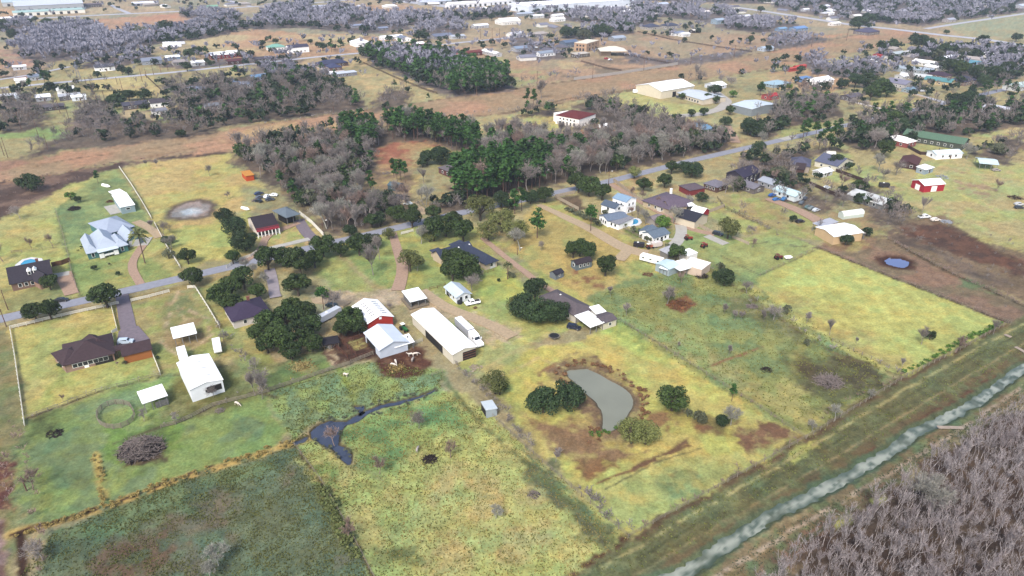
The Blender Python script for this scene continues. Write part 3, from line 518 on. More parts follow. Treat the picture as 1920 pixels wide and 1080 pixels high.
# water beds, banks and swales
gz = (fbm(gx, gy, 14, 41, 3) - .5) * .35 + (fbm(gx, gy, 1.3, 43, 2) - .5) * .12
near = np.clip(1 - (gy - 300) / 500, 0, 1); gz = gz * near - .12
def carve(Q, dep, slope, bank=None, bw=1.5, line=False, hw=0, wob=.8):
    Q = np.array(Q); mg = 14
    idx = np.nonzero((gx > Q[:, 0].min() - mg) & (gx < Q[:, 0].max() + mg) & (gy > Q[:, 1].min() - mg) & (gy < Q[:, 1].max() + mg))[0]
    x = gx[idx] + wx2[idx] * wob; y = gy[idx] + wy2[idx] * wob
    d = dist_line(Q, x, y) - hw if line else sdist_poly(Q, x, y)
    gz[idx] += -dep * (1 - sst(-slope, slope * .4, d))
    if bank is not None:
        a = 1 - sst(0, bw, d); col[idx] = col[idx] * (1 - a[:, None]) + s2l(bank) * a[:, None]
carve(W(POND), 1.3, 1.2, (112, 98, 76), 1.0, wob=.3)
carve(W(CREEK), .9, .8, (92, 84, 62), .5, wob=.4); carve(W(CREEK2), .9, .8, (92, 84, 62), .5); carve(W(DITCH), .9, .8, (92, 84, 62), .5)
carve(W(POND2), 1.0, 1, (72, 46, 36), 4.0); carve(W(POND3), 1.0, 1.2, (110, 84, 66), 1.5)
carve(CAN, 1.5, 2.4, (92, 106, 76), 1.2, True, 2.0, wob=.7)
Q = W(DRYP); Qo = [(Q[i][0] + (Q[i][0] - np.mean([q[0] for q in Q])) * .32, Q[i][1] + (Q[i][1] - np.mean([q[1] for q in Q])) * .32) for i in range(len(Q))]
idx = np.nonzero((abs(gx - np.mean([q[0] for q in Q])) < 60) & (abs(gy - np.mean([q[1] for q in Q])) < 60))[0]
x = gx[idx] + wx[idx] * 2; y = gy[idx] + wy[idx] * 2
for PP, cc, so_ in ((Qo, (112, 98, 84), 2.0), (Q, (168, 154, 146), 1.0), (W([(338,397),(355,391),(375,391),(380,397),(366,404),(345,404)]), (206, 206, 208), 1.5)):
    a = (1 - sst(-so_, so_, sdist_poly(PP, x, y)))[:, None]; col[idx] = col[idx] * (1 - a) + s2l(cc) * a
# fine value mottling over everything
mm = (fbm(gx, gy, 2.2, 61, 4) - .5) * .7 + (fbm(gx, gy, 28, 67, 3) - .5) * .28
hue = (fbm(gx, gy, 11, 71, 3) - .5)
mint = sst(.52, .64, fbm(gx, gy, 7.5, 81, 4))[:, None]; straw = sst(.54, .66, fbm(gx, gy, 5, 85, 4))[:, None]; green = (col[:, 1] > col[:, 0] * .82)[:, None]
col = col * (1 + green * (mint * np.array([[-.11, .02, .08]]) + straw * np.array([[.07, -.03, -.1]])))
col = col * (1 + mm[:, None]) * np.stack([1 + hue * .22, 1 + 0 * hue, 1 - hue * .12], 1)
lum = (col @ np.array([.3, .6, .1]))[:, None]; col = (col * .89 + lum * .11) * 1.04
col = np.clip(col / K, .01, .6)
nr, nc = shape
ii = np.arange(nr * nc).reshape(nr, nc)
quads = np.stack([ii[:-1, :-1], ii[:-1, 1:], ii[1:, 1:], ii[1:, :-1]], -1).reshape(-1, 4)
gm = bpy.data.materials.new("turf_and_soil"); gm.use_nodes = True; n = gm.node_tree; L = n.links
b = n.nodes["Principled BSDF"]; b.inputs["Roughness"].default_value = .95; b.inputs["Specular IOR Level"].default_value = .1
ca = n.nodes.new("ShaderNodeVertexColor"); ca.layer_name = "soil"
ge = n.nodes.new("ShaderNodeNewGeometry")
def nz(scale, det, lo, hi, rough=.6):
    t = n.nodes.new("ShaderNodeTexNoise"); t.inputs["Scale"].default_value = scale; t.inputs["Detail"].default_value = det; t.inputs["Roughness"].default_value = rough
    L.new(ge.outputs["Position"], t.inputs["Vector"]); r = n.nodes.new("ShaderNodeMapRange"); r.inputs[1].default_value = .3; r.inputs[2].default_value = .7
    r.inputs[3].default_value = lo; r.inputs[4].default_value = hi; L.new(t.outputs["Fac"], r.inputs[0]); return r.outputs[0], t
f1, t1 = nz(1.3, 6, .62, 1.38, .78); f2, t2 = nz(.22, 4, .86, 1.14); f3, t3 = nz(2.6, 3, 0, 1)
m1 = n.nodes.new("ShaderNodeMath"); m1.operation = 'MULTIPLY'; L.new(f1, m1.inputs[0]); L.new(f2, m1.inputs[1])
vs = n.nodes.new("ShaderNodeVectorMath"); vs.operation = 'SCALE'; L.new(ca.outputs["Color"], vs.inputs[0]); L.new(m1.outputs[0], vs.inputs["Scale"])
hs = n.nodes.new("ShaderNodeMix"); hs.data_type = 'RGBA'; hs.blend_type = 'MULTIPLY'; hs.inputs[7].default_value = (1.05, .99, .9, 1)
t4 = n.nodes.new("ShaderNodeTexNoise"); t4.inputs["Scale"].default_value = .45; t4.inputs["Detail"].default_value = 5; L.new(ge.outputs["Position"], t4.inputs["Vector"])
r4 = n.nodes.new("ShaderNodeMapRange"); r4.inputs[1].default_value = .48; r4.inputs[2].default_value = .66; L.new(t4.outputs["Fac"], r4.inputs[0])
L.new(r4.outputs[0], hs.inputs[0]); L.new(vs.outputs[0], hs.inputs[6]); L.new(hs.outputs[2], b.inputs["Base Color"])
bp = n.nodes.new("ShaderNodeBump"); bp.inputs["Strength"].default_value = .6; bp.inputs["Distance"].default_value = .25
L.new(t1.outputs["Fac"], bp.inputs["Height"]); L.new(bp.outputs[0], b.inputs["Normal"])
gme = npmesh("ground", np.stack([gx, gy, gz], 1), quads, gm, smooth=True)
ca_ = gme.color_attributes.new("soil", 'FLOAT_COLOR', 'POINT')
ca_.data.foreach_set("color", np.concatenate([col, np.ones((len(col), 1))], 1).astype(np.float32).ravel())
tag(put("ground", gme), "grass fields, bare soil and verges of the whole rural neighbourhood", kind="structure")
# ---- water sheets
def water(name, P, rgb, z, rough, label, spec=.5, world=False, var=.05):
    Q = P if world else W(P)
    cx, cy = np.mean([q[0] for q in Q]), np.mean([q[1] for q in Q])
    mb = MB(); m = mat(label.replace(" ", "_")[:40], rgb, rough, var + .03, .12, spec=spec, bump=.08)
    ext = []
    for x, y in Q:
        dx, dy = x - cx, y - cy; l = math.hypot(dx, dy) or 1; ext.append((x + dx / l * .5, y + dy / l * .5, z))
    mb.poly(ext); o = mb.build(name, m); tag(o, label, kind="structure"); return o
water("pond_water", POND, (158,160,142), -.62, .22, "murky olive grey water of the kidney shaped pond", spec=.35, var=.04)
water("creek_water", CREEK, (78,86,106), -.55, .08, "dark blue grey water of the narrow pasture creek")
water("creek_water", CREEK2, (78,86,106), -.55, .08, "dark water of the short side arm of the pasture creek")
water("ditch_water", DITCH, (84,90,104), -.55, .1, "dark water standing in the ditch beside the tall grass")
water("pond_water", POND2, (120,136,184), -.6, .05, "small blue reflecting pond in the brown pasture")  # blue sky reflection is put into the water's base colour
water("pond_water", POND3, (96,140,170), -.6, .1, "small blue pond beside the long barn drive")
# canal: a ribbon of teal grey water with a pale streak down its middle
mb = MB(); nseg = 0
cl = []
for i in range(len(CAN) - 1):
    (ax, ay), (bx, by) = CAN[i], CAN[i + 1]; n_ = max(2, int(math.hypot(bx - ax, by - ay) / 1))
    for k in range(n_): cl.append((ax + (bx - ax) * k / n_, ay + (by - ay) * k / n_))
cl = np.array(cl); tg = np.gradient(cl, axis=0); tg /= np.linalg.norm(tg, axis=1)[:, None]; nn_ = np.stack([-tg[:, 1], tg[:, 0]], 1)
offs = np.linspace(-3.8, 3.8, 25)
V = (cl[:, None, :] + nn_[:, None, :] * offs[None, :, None]).reshape(-1, 2)
o_ = np.tile(offs, len(cl)); cen = (fbm(V[:, 0], V[:, 1], 9, 91, 3) - .5) * 2.4; wid = 1.05 + (fbm(V[:, 0], V[:, 1], 4, 95, 4) - .5) * 3.6
a = 1 - sst(-1.0, 1.1, np.abs(o_ - cen) - wid); a *= sst(.25, .5, fbm(V[:, 0], V[:, 1], 1.5, 99, 3))
dk = sst(.56, .68, fbm(V[:, 0], V[:, 1], 4, 103, 3))
c = s2l((106, 120, 106)) * (1 - a[:, None] * .8) + s2l((204, 208, 190)) * a[:, None] * .8; c = c * (1 - dk[:, None] * .75) + s2l((70, 84, 60)) * dk[:, None] * .75
ii = np.arange(len(V)).reshape(len(cl), len(offs)); q = np.stack([ii[:-1, :-1], ii[:-1, 1:], ii[1:, 1:], ii[1:, :-1]], -1).reshape(-1, 4)
cm = bpy.data.materials.new("canal_water"); cm.use_nodes = True; b = cm.node_tree.nodes["Principled BSDF"]; b.inputs["Roughness"].default_value = .25; b.inputs["Specular IOR Level"].default_value = .35
v_ = cm.node_tree.nodes.new("ShaderNodeVertexColor"); v_.layer_name = "streak"; cm.node_tree.links.new(v_.outputs[0], b.inputs["Base Color"])
me = npmesh("canal_water", np.concatenate([V, np.full((len(V), 1), -.72)], 1), q, cm)
at_ = me.color_attributes.new("streak", 'FLOAT_COLOR', 'POINT'); at_.data.foreach_set("color", np.concatenate([np.clip(c / K, .01, .6), np.ones((len(c), 1))], 1).astype(np.float32).ravel())
tag(put("canal_water", me), "pale streaked water of the drainage canal beside the bare thicket", kind="structure")
# ---- roads, drives
RZ = [.05]
def ribbon(name, P, w0, m, label, z=None, w1=None, wob=.12, kerb=False):
    RZ[0] += .004; z = RZ[0] if z is None else z
    Q = W(P); pts = []
    for i in range(len(Q) - 1):
        (ax, ay), (bx, by) = Q[i], Q[i + 1]; n_ = max(1, int(math.hypot(bx - ax, by - ay) / 4))
        for k in range(n_): pts.append((ax + (bx - ax) * k / n_, ay + (by - ay) * k / n_))
    pts.append(Q[-1]); pts = np.array(pts); t = np.gradient(pts, axis=0); t /= np.maximum(np.linalg.norm(t, axis=1)[:, None], 1e-6)
    # smooth
    for _ in range(3): pts[1:-1] = (pts[:-2] + 2 * pts[1:-1] + pts[2:]) / 4
    nn = np.stack([-t[:, 1], t[:, 0]], 1); N = len(pts); ww = np.linspace(w0, w1 or w0, N) / 2
    l = pts + nn * (ww + NR.uniform(-wob, wob, N))[:, None]; r = pts - nn * (ww + NR.uniform(-wob, wob, N))[:, None]
    mb = MB()
    for i in range(N - 1):
        mb.poly([(*l[i], z), (*r[i], z), (*r[i + 1], z), (*l[i + 1], z)])
        mb.poly([(*l[i], z), (*l[i + 1], z), (*l[i + 1], -.25), (*l[i], -.25)]); mb.poly([(*r[i + 1], z), (*r[i], z), (*r[i], -.25), (*r[i + 1], -.25)])
    return tag(mb.build(name, m), label, kind="structure")
asph = mat("worn_asphalt", (170,172,184), .9, .1, .6); conc = mat("concrete", (204,200,190), .9, .1, .5); grav = mat("gravel", (206,182,148), .95, .16, 1.2)
pinkg = mat("pinkish_gravel", (196,164,140), .95, .14, 1.2); darka = mat("dark_drive_asphalt", (142,130,138), .9, .16, .9); farr = mat("far_road_concrete", (196,196,204), .9, .06, .1)
ribbon("road", [(-300,666),(0,598),(225,548),(420,503),(612,458),(850,402),(1130,343),(1300,300),(1440,268),(1560,241),(1700,209),(1790,189),(1925,158)], 6.0, asph, "two lane asphalt road running past the front of the outlined lots")
ribbon("road", [(1772,192),(1720,178),(1660,163),(1600,150)], 5.5, farr, "short side street in front of the teal roofed houses")
ribbon("road", [(-60,172),(0,165),(150,151),(320,136),(480,119),(600,106),(760,92),(860,80),(1000,66)], 7, farr, "straight street crossing the far fields beyond the brown corridor")
ribbon("road", [(-60,42),(0,38),(150,30),(340,21),(480,12),(620,3),(700,-4)], 12, farr, "pale highway crossing near the horizon")
ribbon("road", [(1340,8),(1440,22),(1600,47),(1680,55),(1760,65),(1850,74),(1925,86),(2100,112)], 13, farr, "wide pale highway in the far corner beyond the brown corridor")
ribbon("road", [(1735,54),(1790,45),(1925,25),(2100,0)], 8, farr, "narrow pale road branching off the wide highway")
ribbon("road", [(40,14),(50,22),(60,36)], 10, farr, "short access road to the long pale warehouses")
ribbon("road", [(205,8),(225,18),(245,26)], 7, farr, "short farm road joining the far highway")
ribbon("road", [(425,0),(470,12)], 8, farr, "ramp road near the far highway")
ribbon("road", [(750,2),(860,14)], 26, farr, "pale paved yard near the horizon")
ribbon("road", [(-20,152),(60,140),(130,125)], 5, farr, "lane along the power line by the far trailers")
ribbon("road", [(1160,60),(1060,50),(1030,42)], 4, grav, "far gravel lane")
ribbon("path", [(160,118),(300,84),(420,46),(480,34)], 6, mat("track_grass", (176,170,130), .95, .1, .3), "grassy power line track through the far wood")
ribbon("driveway", [(228,553),(235,585),(242,622)], 4.2, darka, "dark asphalt drive to the brown roofed brick house", w1=5)
ribbon("driveway", [(241,616),(247,630),(250,646)], 6, darka, "flared end of the dark asphalt drive before the brick house", w1=10)
ribbon("driveway", [(264,533),(250,512),(244,495),(256,475),(268,462),(275,450)], 3.2, pinkg, "curving pink gravel drive to the teal house")
ribbon("driveway", [(240,455),(282,452)], 9, conc, "concrete apron beside the teal house garage")
ribbon("driveway", [(208,385),(222,400)], 6.5, conc, "concrete pad beside the white metal shed")
ribbon("driveway", [(255,415),(283,428),(300,445)], 4, grav, "sandy track beside the long white fence")
ribbon("driveway", [(135,552),(126,530),(118,512)], 4.5, pinkg, "pink gravel drive to the dark roofed house with a pool", w1=6)
ribbon("driveway", [(98,518),(130,512)], 4, conc, "concrete parking strip by the dark roofed house")
ribbon("driveway", [(736,436),(742,460),(755,495),(755,520),(745,545)], 3.6, pinkg, "gravel drive winding into the outlined lot from the road", w1=5)
ribbon("driveway", [(905,446),(945,480),(985,510),(1015,535),(1040,548)], 2.6, pinkg, "narrow gravel track past the long dark roofed house")
ribbon("driveway", [(790,545),(830,575),(870,590),(930,612),(962,632)], 4.6, grav, "gravel yard track beside the white barn")
ribbon("driveway", [(1010,384),(1060,407),(1110,430),(1150,455),(1178,470),(1214,476)], 3.4, grav, "long sandy drive beside the wooden fence", w1=7)
ribbon("driveway", [(1175,472),(1160,488)], 5, grav, "sandy turnout at the end of the long drive")
ribbon("driveway", [(1144,345),(1190,372),(1250,405),(1290,430),(1340,440)], 3.6, pinkg, "gravel lane behind the white two storey house")
ribbon("driveway", [(1276,422),(1281,438),(1270,455),(1252,470)], 5, conc, "curved concrete drive beside the pool house")
ribbon("driveway", [(1325,442),(1362,458)], 4, conc, "pale slab row beside the white wall")
ribbon("driveway", [(560,412),(575,440),(590,450)], 5, darka, "dark drive below the columned porch")
ribbon("driveway", [(498,468),(580,448)], 3.2, conc, "pale walk in front of the red roofed house")
ribbon("driveway", [(455,492),(480,480),(498,462),(490,445),(560,418)], 3.5, pinkg, "looping gravel drive before the red roofed house")
ribbon("driveway", [(505,505),(512,520),(512,540),(517,558)], 4, mat("shaded_concrete", (180,170,175), .9, .1, .6), "short pale drive between the dark oaks")
ribbon("driveway", [(585,565),(610,560),(650,572)], 4, grav, "sandy turning area beside the red barn")
ribbon("driveway", [(1440,372),(1500,395),(1545,420),(1560,432)], 4.5, pinkg, "gravel lane to the tan metal building", w1=7)
ribbon("driveway", [(1465,262),(1488,256)], 5, conc, "short drive joining the main road")
ribbon("driveway", [(1340,172),(1365,190),(1350,205),(1310,215),(1260,218)], 8, mat("far_drive", (205,198,188), .9, .06, .3), "wide pale drive around the long barn")
ribbon("driveway", [(1362,236),(1372,252),(1380,268)], 6, pinkg, "pink gravel drive past the small blue pond")
ribbon("driveway", [(770,380),(790,392),(800,402)], 4, grav, "gravel drive to the long mobile home")
ribbon("driveway", [(590,120),(615,132),(645,133)], 7, mat("far_drive2", (215,205,196), .9, .06, .3), "pale drive beside the dark roofed ranch house")
ribbon("driveway", [(1580,186),(1620,196),(1668,208)], 4, mat("far_drive2", (215,205,196)), "thin pale lane across the yellow lawn")
ribbon("driveway", [(1770,203),(1800,212)], 4, mat("far_drive2", (215,205,196)), "thin pale lane among the dark trees")
ribbon("path", [(1240,447),(1262,449)], 1.2, conc, "narrow concrete walk beside the pool house")
ribbon("path", [(1680,168),(1740,185)], 4, grav, "sandy shoulder of the side street")
# ================================================================= BUILDINGS
WHT=(238,238,236); CRM=(226,212,186)
def M(kind, rgb, **k): return mat(kind + "_%d_%d_%d" % tuple(rgb), rgb, **k)
def roofm(rgb, metal=False):
    return M("metal_roof", rgb, rough=.45, var=.05, scale=.4, spec=.4) if metal else M("shingle_roof", rgb, rough=.95, var=.16, scale=1.4)
def wallm(rgb): return M("wall_paint", rgb, rough=.85, var=.06, scale=.5)
GLS = mat("window_glass", (52,58,66), .12, .15, .4, spec=.6); TRIM = mat("white_trim", (236,236,232), .7, .04)
DARKIN = mat("shade_and_dark_parts", (46,42,40), .9, .2, .5); STEEL = mat("steel_post", (150,150,150), .6, .1); WOODP = mat("weathered_post", (130,112,92), .95, .2, 2)  # DARKIN: near-black panels paint the shade inside openings; also dark parts
def rect3(Apt, Bpt, Cpt, h):
    a, b, c = (np.array(at(*p, h)[:2]) for p in (Apt, Bpt, Cpt))
    L = np.linalg.norm(b - a); ang = math.atan2(b[1] - a[1], b[0] - a[0]); n = np.array([-math.sin(ang), math.cos(ang)])
    Wd = (c - b) @ n; cen = (a + b) / 2 + n * Wd / 2
    return cen[0], cen[1], L, abs(Wd), ang
class Bld:
    """a building: an Empty at its base with wall, roof, window, door ... children"""
    def __init__(s, name, label, cat="house", group=None, wings=()):
        s.W = []; s.name = name; s.root = None; s.meta = (label, cat, group)
    def _root(s, x, y):
        if s.root is None:
            s.o = (x, y, 0.0); s.root = empty(s.name, s.o, 0, *s.meta)
    def wing(s, pts=None, c=None, L=10, Wd=8, ang=0, h=2.8, roof='gable', rise=1.8, rc=(90,90,100), wc=CRM, metal=False, over=.5, along='L', open_=False, posts=3, z0=0, skirt=None, fade=None, arch=False, plabel=None, wlabel=None):
        if pts: cx, cy, L, Wd, ang = rect3(*pts, h)
        else: cx, cy = at(*c, h)[:2] if len(c) == 2 else c[:2]
        s._root(cx, cy)
        if along == 'W': L, Wd, ang = Wd, L, ang + math.pi / 2
        ca, sa = math.cos(ang), math.sin(ang)
        T = lambda x, y, z: (cx + x * ca - y * sa, cy + x * sa + y * ca, z)
        hx, hy = L / 2, Wd / 2; wm = wallm(wc); rm = roofm(rc, metal); zb = z0 - .3 if z0 == 0 else z0
        # walls
        mb = MB()
        if not open_:
            for (x0, y0), (x1, y1) in (((-hx, -hy), (hx, -hy)), ((hx, -hy), (hx, hy)), ((hx, hy), (-hx, hy)), ((-hx, hy), (-hx, -hy))):
                p = [T(x0, y0, zb), T(x1, y1, zb), T(x1, y1, h)]
                if roof == 'gable' and x0 == x1: p.append(T(x0, 0, h + rise - .05))
                if roof == 'shed' and x0 == x1: p[2] = T(x1, y1, h + (rise if y1 > 0 else 0)); p.append(T(x0, y0, h + (rise if y0 > 0 else 0)))
                elif roof == 'shed' and y0 > 0: p[2] = T(x1, y1, h + rise); p.append(T(x0, y0, h + rise))
                else: p.append(T(x0, y0, h))
                mb.poly(p)
            if roof == 'flat': mb.poly([T(-hx, -hy, h), T(hx, -hy, h), T(hx, hy, h), T(-hx, hy, h)])
            if arch:
                for sx in (-1, 1):
                    mb.poly([T(sx * hx, hy * math.cos(t), h + rise * math.sin(t)) for t in np.linspace(0, math.pi, 9)])
            o = mb.build("wall", wm, s.root, s.o)
            if wlabel: o["label"] = wlabel
        else:
            n_ = posts
            for sy in (-1, 1):
                for k in range(n_):
                    x = -hx + .25 + (L - .5) * k / max(1, n_ - 1); zt = h + (rise if roof == 'shed' and sy > 0 else 0) - .1
                    q = MB(); p = T(x, sy * (hy - .25), 0); q.box((p[0], p[1], (zt - .3) / 2), (.2, .2, zt + .3), ang); q.build("post", STEEL if metal else WOODP, s.root, s.o)
            for sy in (-1, 1):
                q = MB(); zt = h + (rise if roof == 'shed' and sy > 0 else 0) - .2; p = T(0, sy * (hy - .25), zt); q.box(p, (L - .1, .14, .22), ang); q.build("beam", STEEL if metal else WOODP, s.root, s.o)
        # roof: top surface, underside and fascia
        ex, ey = hx + over, hy + over; th = .18
        if roof == 'gable':
            dz = rise / max(hy, .1) * over
            top = [(-ex, -ey, h - dz), (ex, -ey, h - dz), (ex, 0, h + rise), (ex, ey, h - dz), (-ex, ey, h - dz), (-ex, 0, h + rise)]
            fs = [(0, 1, 2, 5), (5, 2, 3, 4)]; rim = [0, 1, 2, 3, 4, 5]
        elif roof == 'hip':
            dz = rise / max(hy, .1) * over; r = max(hx - hy, .05)
            top = [(-ex, -ey, h - dz), (ex, -ey, h - dz), (ex, ey, h - dz), (-ex, ey, h - dz), (-r, 0, h + rise), (r, 0, h + rise)]
            fs = [(0, 1, 5, 4), (1, 2, 5), (2, 3, 4, 5), (3, 0, 4)]; rim = [0, 1, 2, 3]
        elif roof == 'shed':
            dz = rise / (2 * hy) * over
            top = [(-ex, -ey, h - dz), (ex, -ey, h - dz), (ex, ey, h + rise + dz), (-ex, ey, h + rise + dz)]; fs = [(0, 1, 2, 3)]; rim = [0, 1, 2, 3]
        elif arch:
            A_ = np.linspace(math.pi, 0, 9); top = []
            for sx in (-ex, ex): top += [(sx, -hy * math.cos(math.pi - t) * 1.02 * -1, h + rise * math.sin(t) * 1.02) for t in A_]
            fs = [(k, 9 + k, 10 + k, k + 1) for k in range(8)]; rim = []
        else:
            top = [(-ex, -ey, h), (ex, -ey, h), (ex, ey, h), (-ex, ey, h)]; fs = [(0, 1, 2, 3)]; rim = [0, 1, 2, 3]
        up = [T(x, y, z + th) for x, y, z in top]; dn = [T(x, y, z + .01) for x, y, z in top]; n_ = len(top)
        mb = MB(); mb.add(up + dn, fs + [tuple(n_ + i for i in reversed(f)) for f in fs] + [(rim[k], n_ + rim[k], n_ + rim[(k + 1) % len(rim)], rim[(k + 1) % len(rim)]) for k in range(len(rim))])
        o = mb.build("roof", rm, s.root, s.o); s.roof = o
        if plabel: o["label"] = plabel
        s.f = dict(T=T, hx=hx, hy=hy, h=h, rise=rise, roof=roof, ang=ang, over=over, z0=z0)
        return s
    def _side(s, side):
        f = s.f; hx, hy = f['hx'], f['hy']
        return {'s': (lambda u: (u * hx, -hy), (0, -1), 2 * hx), 'n': (lambda u: (u * hx, hy), (0, 1), 2 * hx),
                'e': (lambda u: (hx, u * hy), (1, 0), 2 * hy), 'w': (lambda u: (-hx, u * hy), (-1, 0), 2 * hy)}[side]
    def panel(s, name, side, u, w, hh, z, m, off=.04, th=.08, frame=None, label=None, sub=None):
        """a window, door or hatch set 4 cm proud of a wall"""
        P, nrm, ln = s._side(side); x, y = P(u); ang = s.f['ang'] + (0 if side in 'sn' else math.pi / 2)
        q = MB(); c = s.f['T'](x + nrm[0] * off, y + nrm[1] * off, z + hh / 2)
        if frame:
            q.box(c, (w + .24, th, hh + .24), ang); o = q.build(name, frame, s.root, s.o)
            q = MB(); c = s.f['T'](x + nrm[0] * (off + .03), y + nrm[1] * (off + .03), z + hh / 2); q.box(c, (w, th, hh), ang)
            q.build(sub or "pane", m, o, s.o)
        else:
            q.box(c, (w, th, hh), ang); o = q.build(name, m, s.root, s.o)
        if label: o["label"] = label
        return s
    def wins(s, side, n, w=1.0, hh=1.2, z=1.0, u0=-.75, u1=.75, frame=True, m=None):
        for k in range(n):
            s.panel("window", side, u0 + (u1 - u0) * (k + .5) / n if n > 1 else (u0 + u1) / 2, w, hh, z + s.f['z0'], m or GLS, frame=TRIM if frame else None)
        return s
    def auto(s, seed=0):
        """windows and a door on a plain far house"""
        f = s.f
        for side, ln in (('s', f['hx'] * 2), ('n', f['hx'] * 2), ('e', f['hy'] * 2), ('w', f['hy'] * 2)):
            n = int(ln // 4.5)
            if n: s.wins(side, n, 1.2, 1.2, .9)
        s.panel("door", 's', .12, 1.0, 2.05, 0, mat("door_paint", (120,90,72)))
        return s
    def chimney(s, x, y, z, hh=1.6, m=None, d=(.9, .9)):
        q = MB(); c = s.f['T'](x, y, z); q.box((c[0], c[1], z + hh / 2), (d[0], d[1], hh), s.f['ang']); q.box((c[0], c[1], z + hh + .06), (d[0] + .2, d[1] + .2, .12), s.f['ang'])
        q.build("chimney", m or mat("brick_stack", (150,98,82), .9, .15, 2), s.roof, s.o); return s
    def vent(s, x, y, z):
        q = MB(); c = s.f['T'](x, y, z); q.box((c[0], c[1], z + .2), (.5, .5, .5), s.f['ang']); q.build("roof_vent", TRIM, s.roof, s.o); return s
    def strips(s, n, side=1, m=None, w=.5, u0=-.8, u1=.8, v0=.25, v1=.75):
        """translucent light strips running down the roof slope, 3 cm proud"""
        f = s.f; m = m or mat("skylight_strip", (112,108,104), .5)
        for k in range(n):
            x = (u0 + (u1 - u0) * (k + .5) / n) * f['hx']; pts = []
            for vv in (v0, v1):
                y = side * f['hy'] * vv; z = f['h'] + f['rise'] * (1 - vv) + .215; pts.append((y, z))
            q = MB(); q.poly([f['T'](x - w / 2, *pts[0]), f['T'](x + w / 2, *pts[0]), f['T'](x + w / 2, *pts[1]), f['T'](x - w / 2, *pts[1])])
            q.build("skylight", m, s.roof, s.o)
        return s
    def roofwin(s, pts): return s
U, V = UANG, UANG + math.pi / 2
GAR = mat("garage_door", (214,212,206), .7, .05)
def door(b, side, u, w=1.0, hh=2.1, m=None): return b.panel("door", side, u, w, hh, 0, m or mat("door_paint", (120,90,72)), frame=TRIM, sub="door_leaf")
def gdoor(b, side, u, w=4.5, hh=2.4, m=None, label=None): return b.panel("garage_door", side, u, w, hh, 0, m or GAR, label=label)
# ---- the outlined lot
b = Bld("metal_barn", "long white roofed metal barn with a cream end wall beside the parked lorry", "barn")
b.wing(((849,664),(892,650),(808,580)), h=3.6, rise=.9, rc=(246,247,246), wc=(228,220,200), metal=True, over=.35, along='W')
b.panel("bay_shade_panel", 'n', -.30, 6.5, 2.7, 0, DARKIN); b.panel("bay_shade_panel", 'n', .1, 6.0, 2.7, 0, DARKIN); b.panel("bay_shade_panel", 'w', -.42, 4.6, 3.0, 0, DARKIN)
for k in range(3): b.panel("gate_rail", 'w', -.42, 4.8, .14, .6 + k * .9, mat("rust_steel", (150,100,76), .8), off=.1)
b = Bld("open_shed", "small open shed with a white metal roof on posts over a timber deck", "shed")
b.wing(((770,566),(799,559),(785,542)), h=2.9, roof='shed', rise=.5, rc=(232,238,240), metal=True, open_=True, over=.3)
q = MB(); f = b.f; c = f['T'](0, 0, .25); q.box(c, (f['hx'] * 2 + 1.5, f['hy'] * 2 + .8, .5), f['ang']); q.build("deck", mat("deck_timber", (150,136,116), .95, .2, 2), b.root, b.o)
q = MB(); c = f['T'](-f['hx'] + .15, 0, 1.3); q.box(c, (.1, f['hy'] * 1.8, 2.4), f['ang']); q.build("side_wall", mat("grey_boards", (130,128,124), .9, .2, 2), b.root, b.o)
b = Bld("small_house", "small house with a pale blue metal roof under the bare tree by the white pickup", "house")
b.wing(((856,557),(882,550),(862,531)), h=2.6, rise=1.2, rc=(206,220,232), wc=(220,224,226), metal=True, along='W').wins('w', 2).wins('n', 3)
b.panel("porch_shade_panel", 'n', .5, 2.5, 2.1, 0, DARKIN)
b = Bld("ranch_house", "long dark slate roofed ranch house with cream brick ends behind the big oak", "house")
b.wing(((911,494),(932,487),(872,449)), h=2.9, roof='hip', rise=1.9, rc=(62,70,92), wc=(232,212,182), over=.6, along='W').wins('w', 1).wins('n', 5); b.panel("garage_door", 'w', -.2, 2.6, 2.2, 0, GAR)
b.vent(4, -1, 4.2)
b.wing(((828,484),(886,466),(878,454)), h=2.95, roof='gable', rise=2.1, rc=(62,70,92), wc=(232,212,182), over=.6).wins('s', 4); b.vent(-4, -1, 4.3); b.vent(2, -1.4, 4.1)
b.wing(((822,478),(836,474),(846,458)), h=2.7, roof='hip', rise=1.6, rc=(66,74,96), wc=(226,202,168), over=.5).wins('s', 1)
b = Bld("brown_roofed_house", "brown shingled house with a white metal porch roof by the black car", "house")
b.wing(((1080,592),(1112,578),(1050,541)), h=2.9, roof='hip', rise=1.7, rc=(112,102,106), wc=(222,214,200), over=.5, along='W').wins('n', 5).vent(3, 0, 4.4)
b.wing(((1107,614),(1132,605),(1110,584)), h=2.6, roof='shed', rise=.5, rc=(244,246,244), metal=True, open_=True, over=.2, along='L')
b.wing(((1106,578),(1122,574),(1131,585)), h=2.95, roof='shed', rise=.3, rc=(240,242,242), wc=(228,224,214), metal=True, over=.3)
b.wing(((1132,606),(1156,598),(1140,585)), h=2.5, roof='gable', rise=.7, rc=(112,102,106), wc=(232,222,196), over=.3).wins('s', 1, .9, .9)
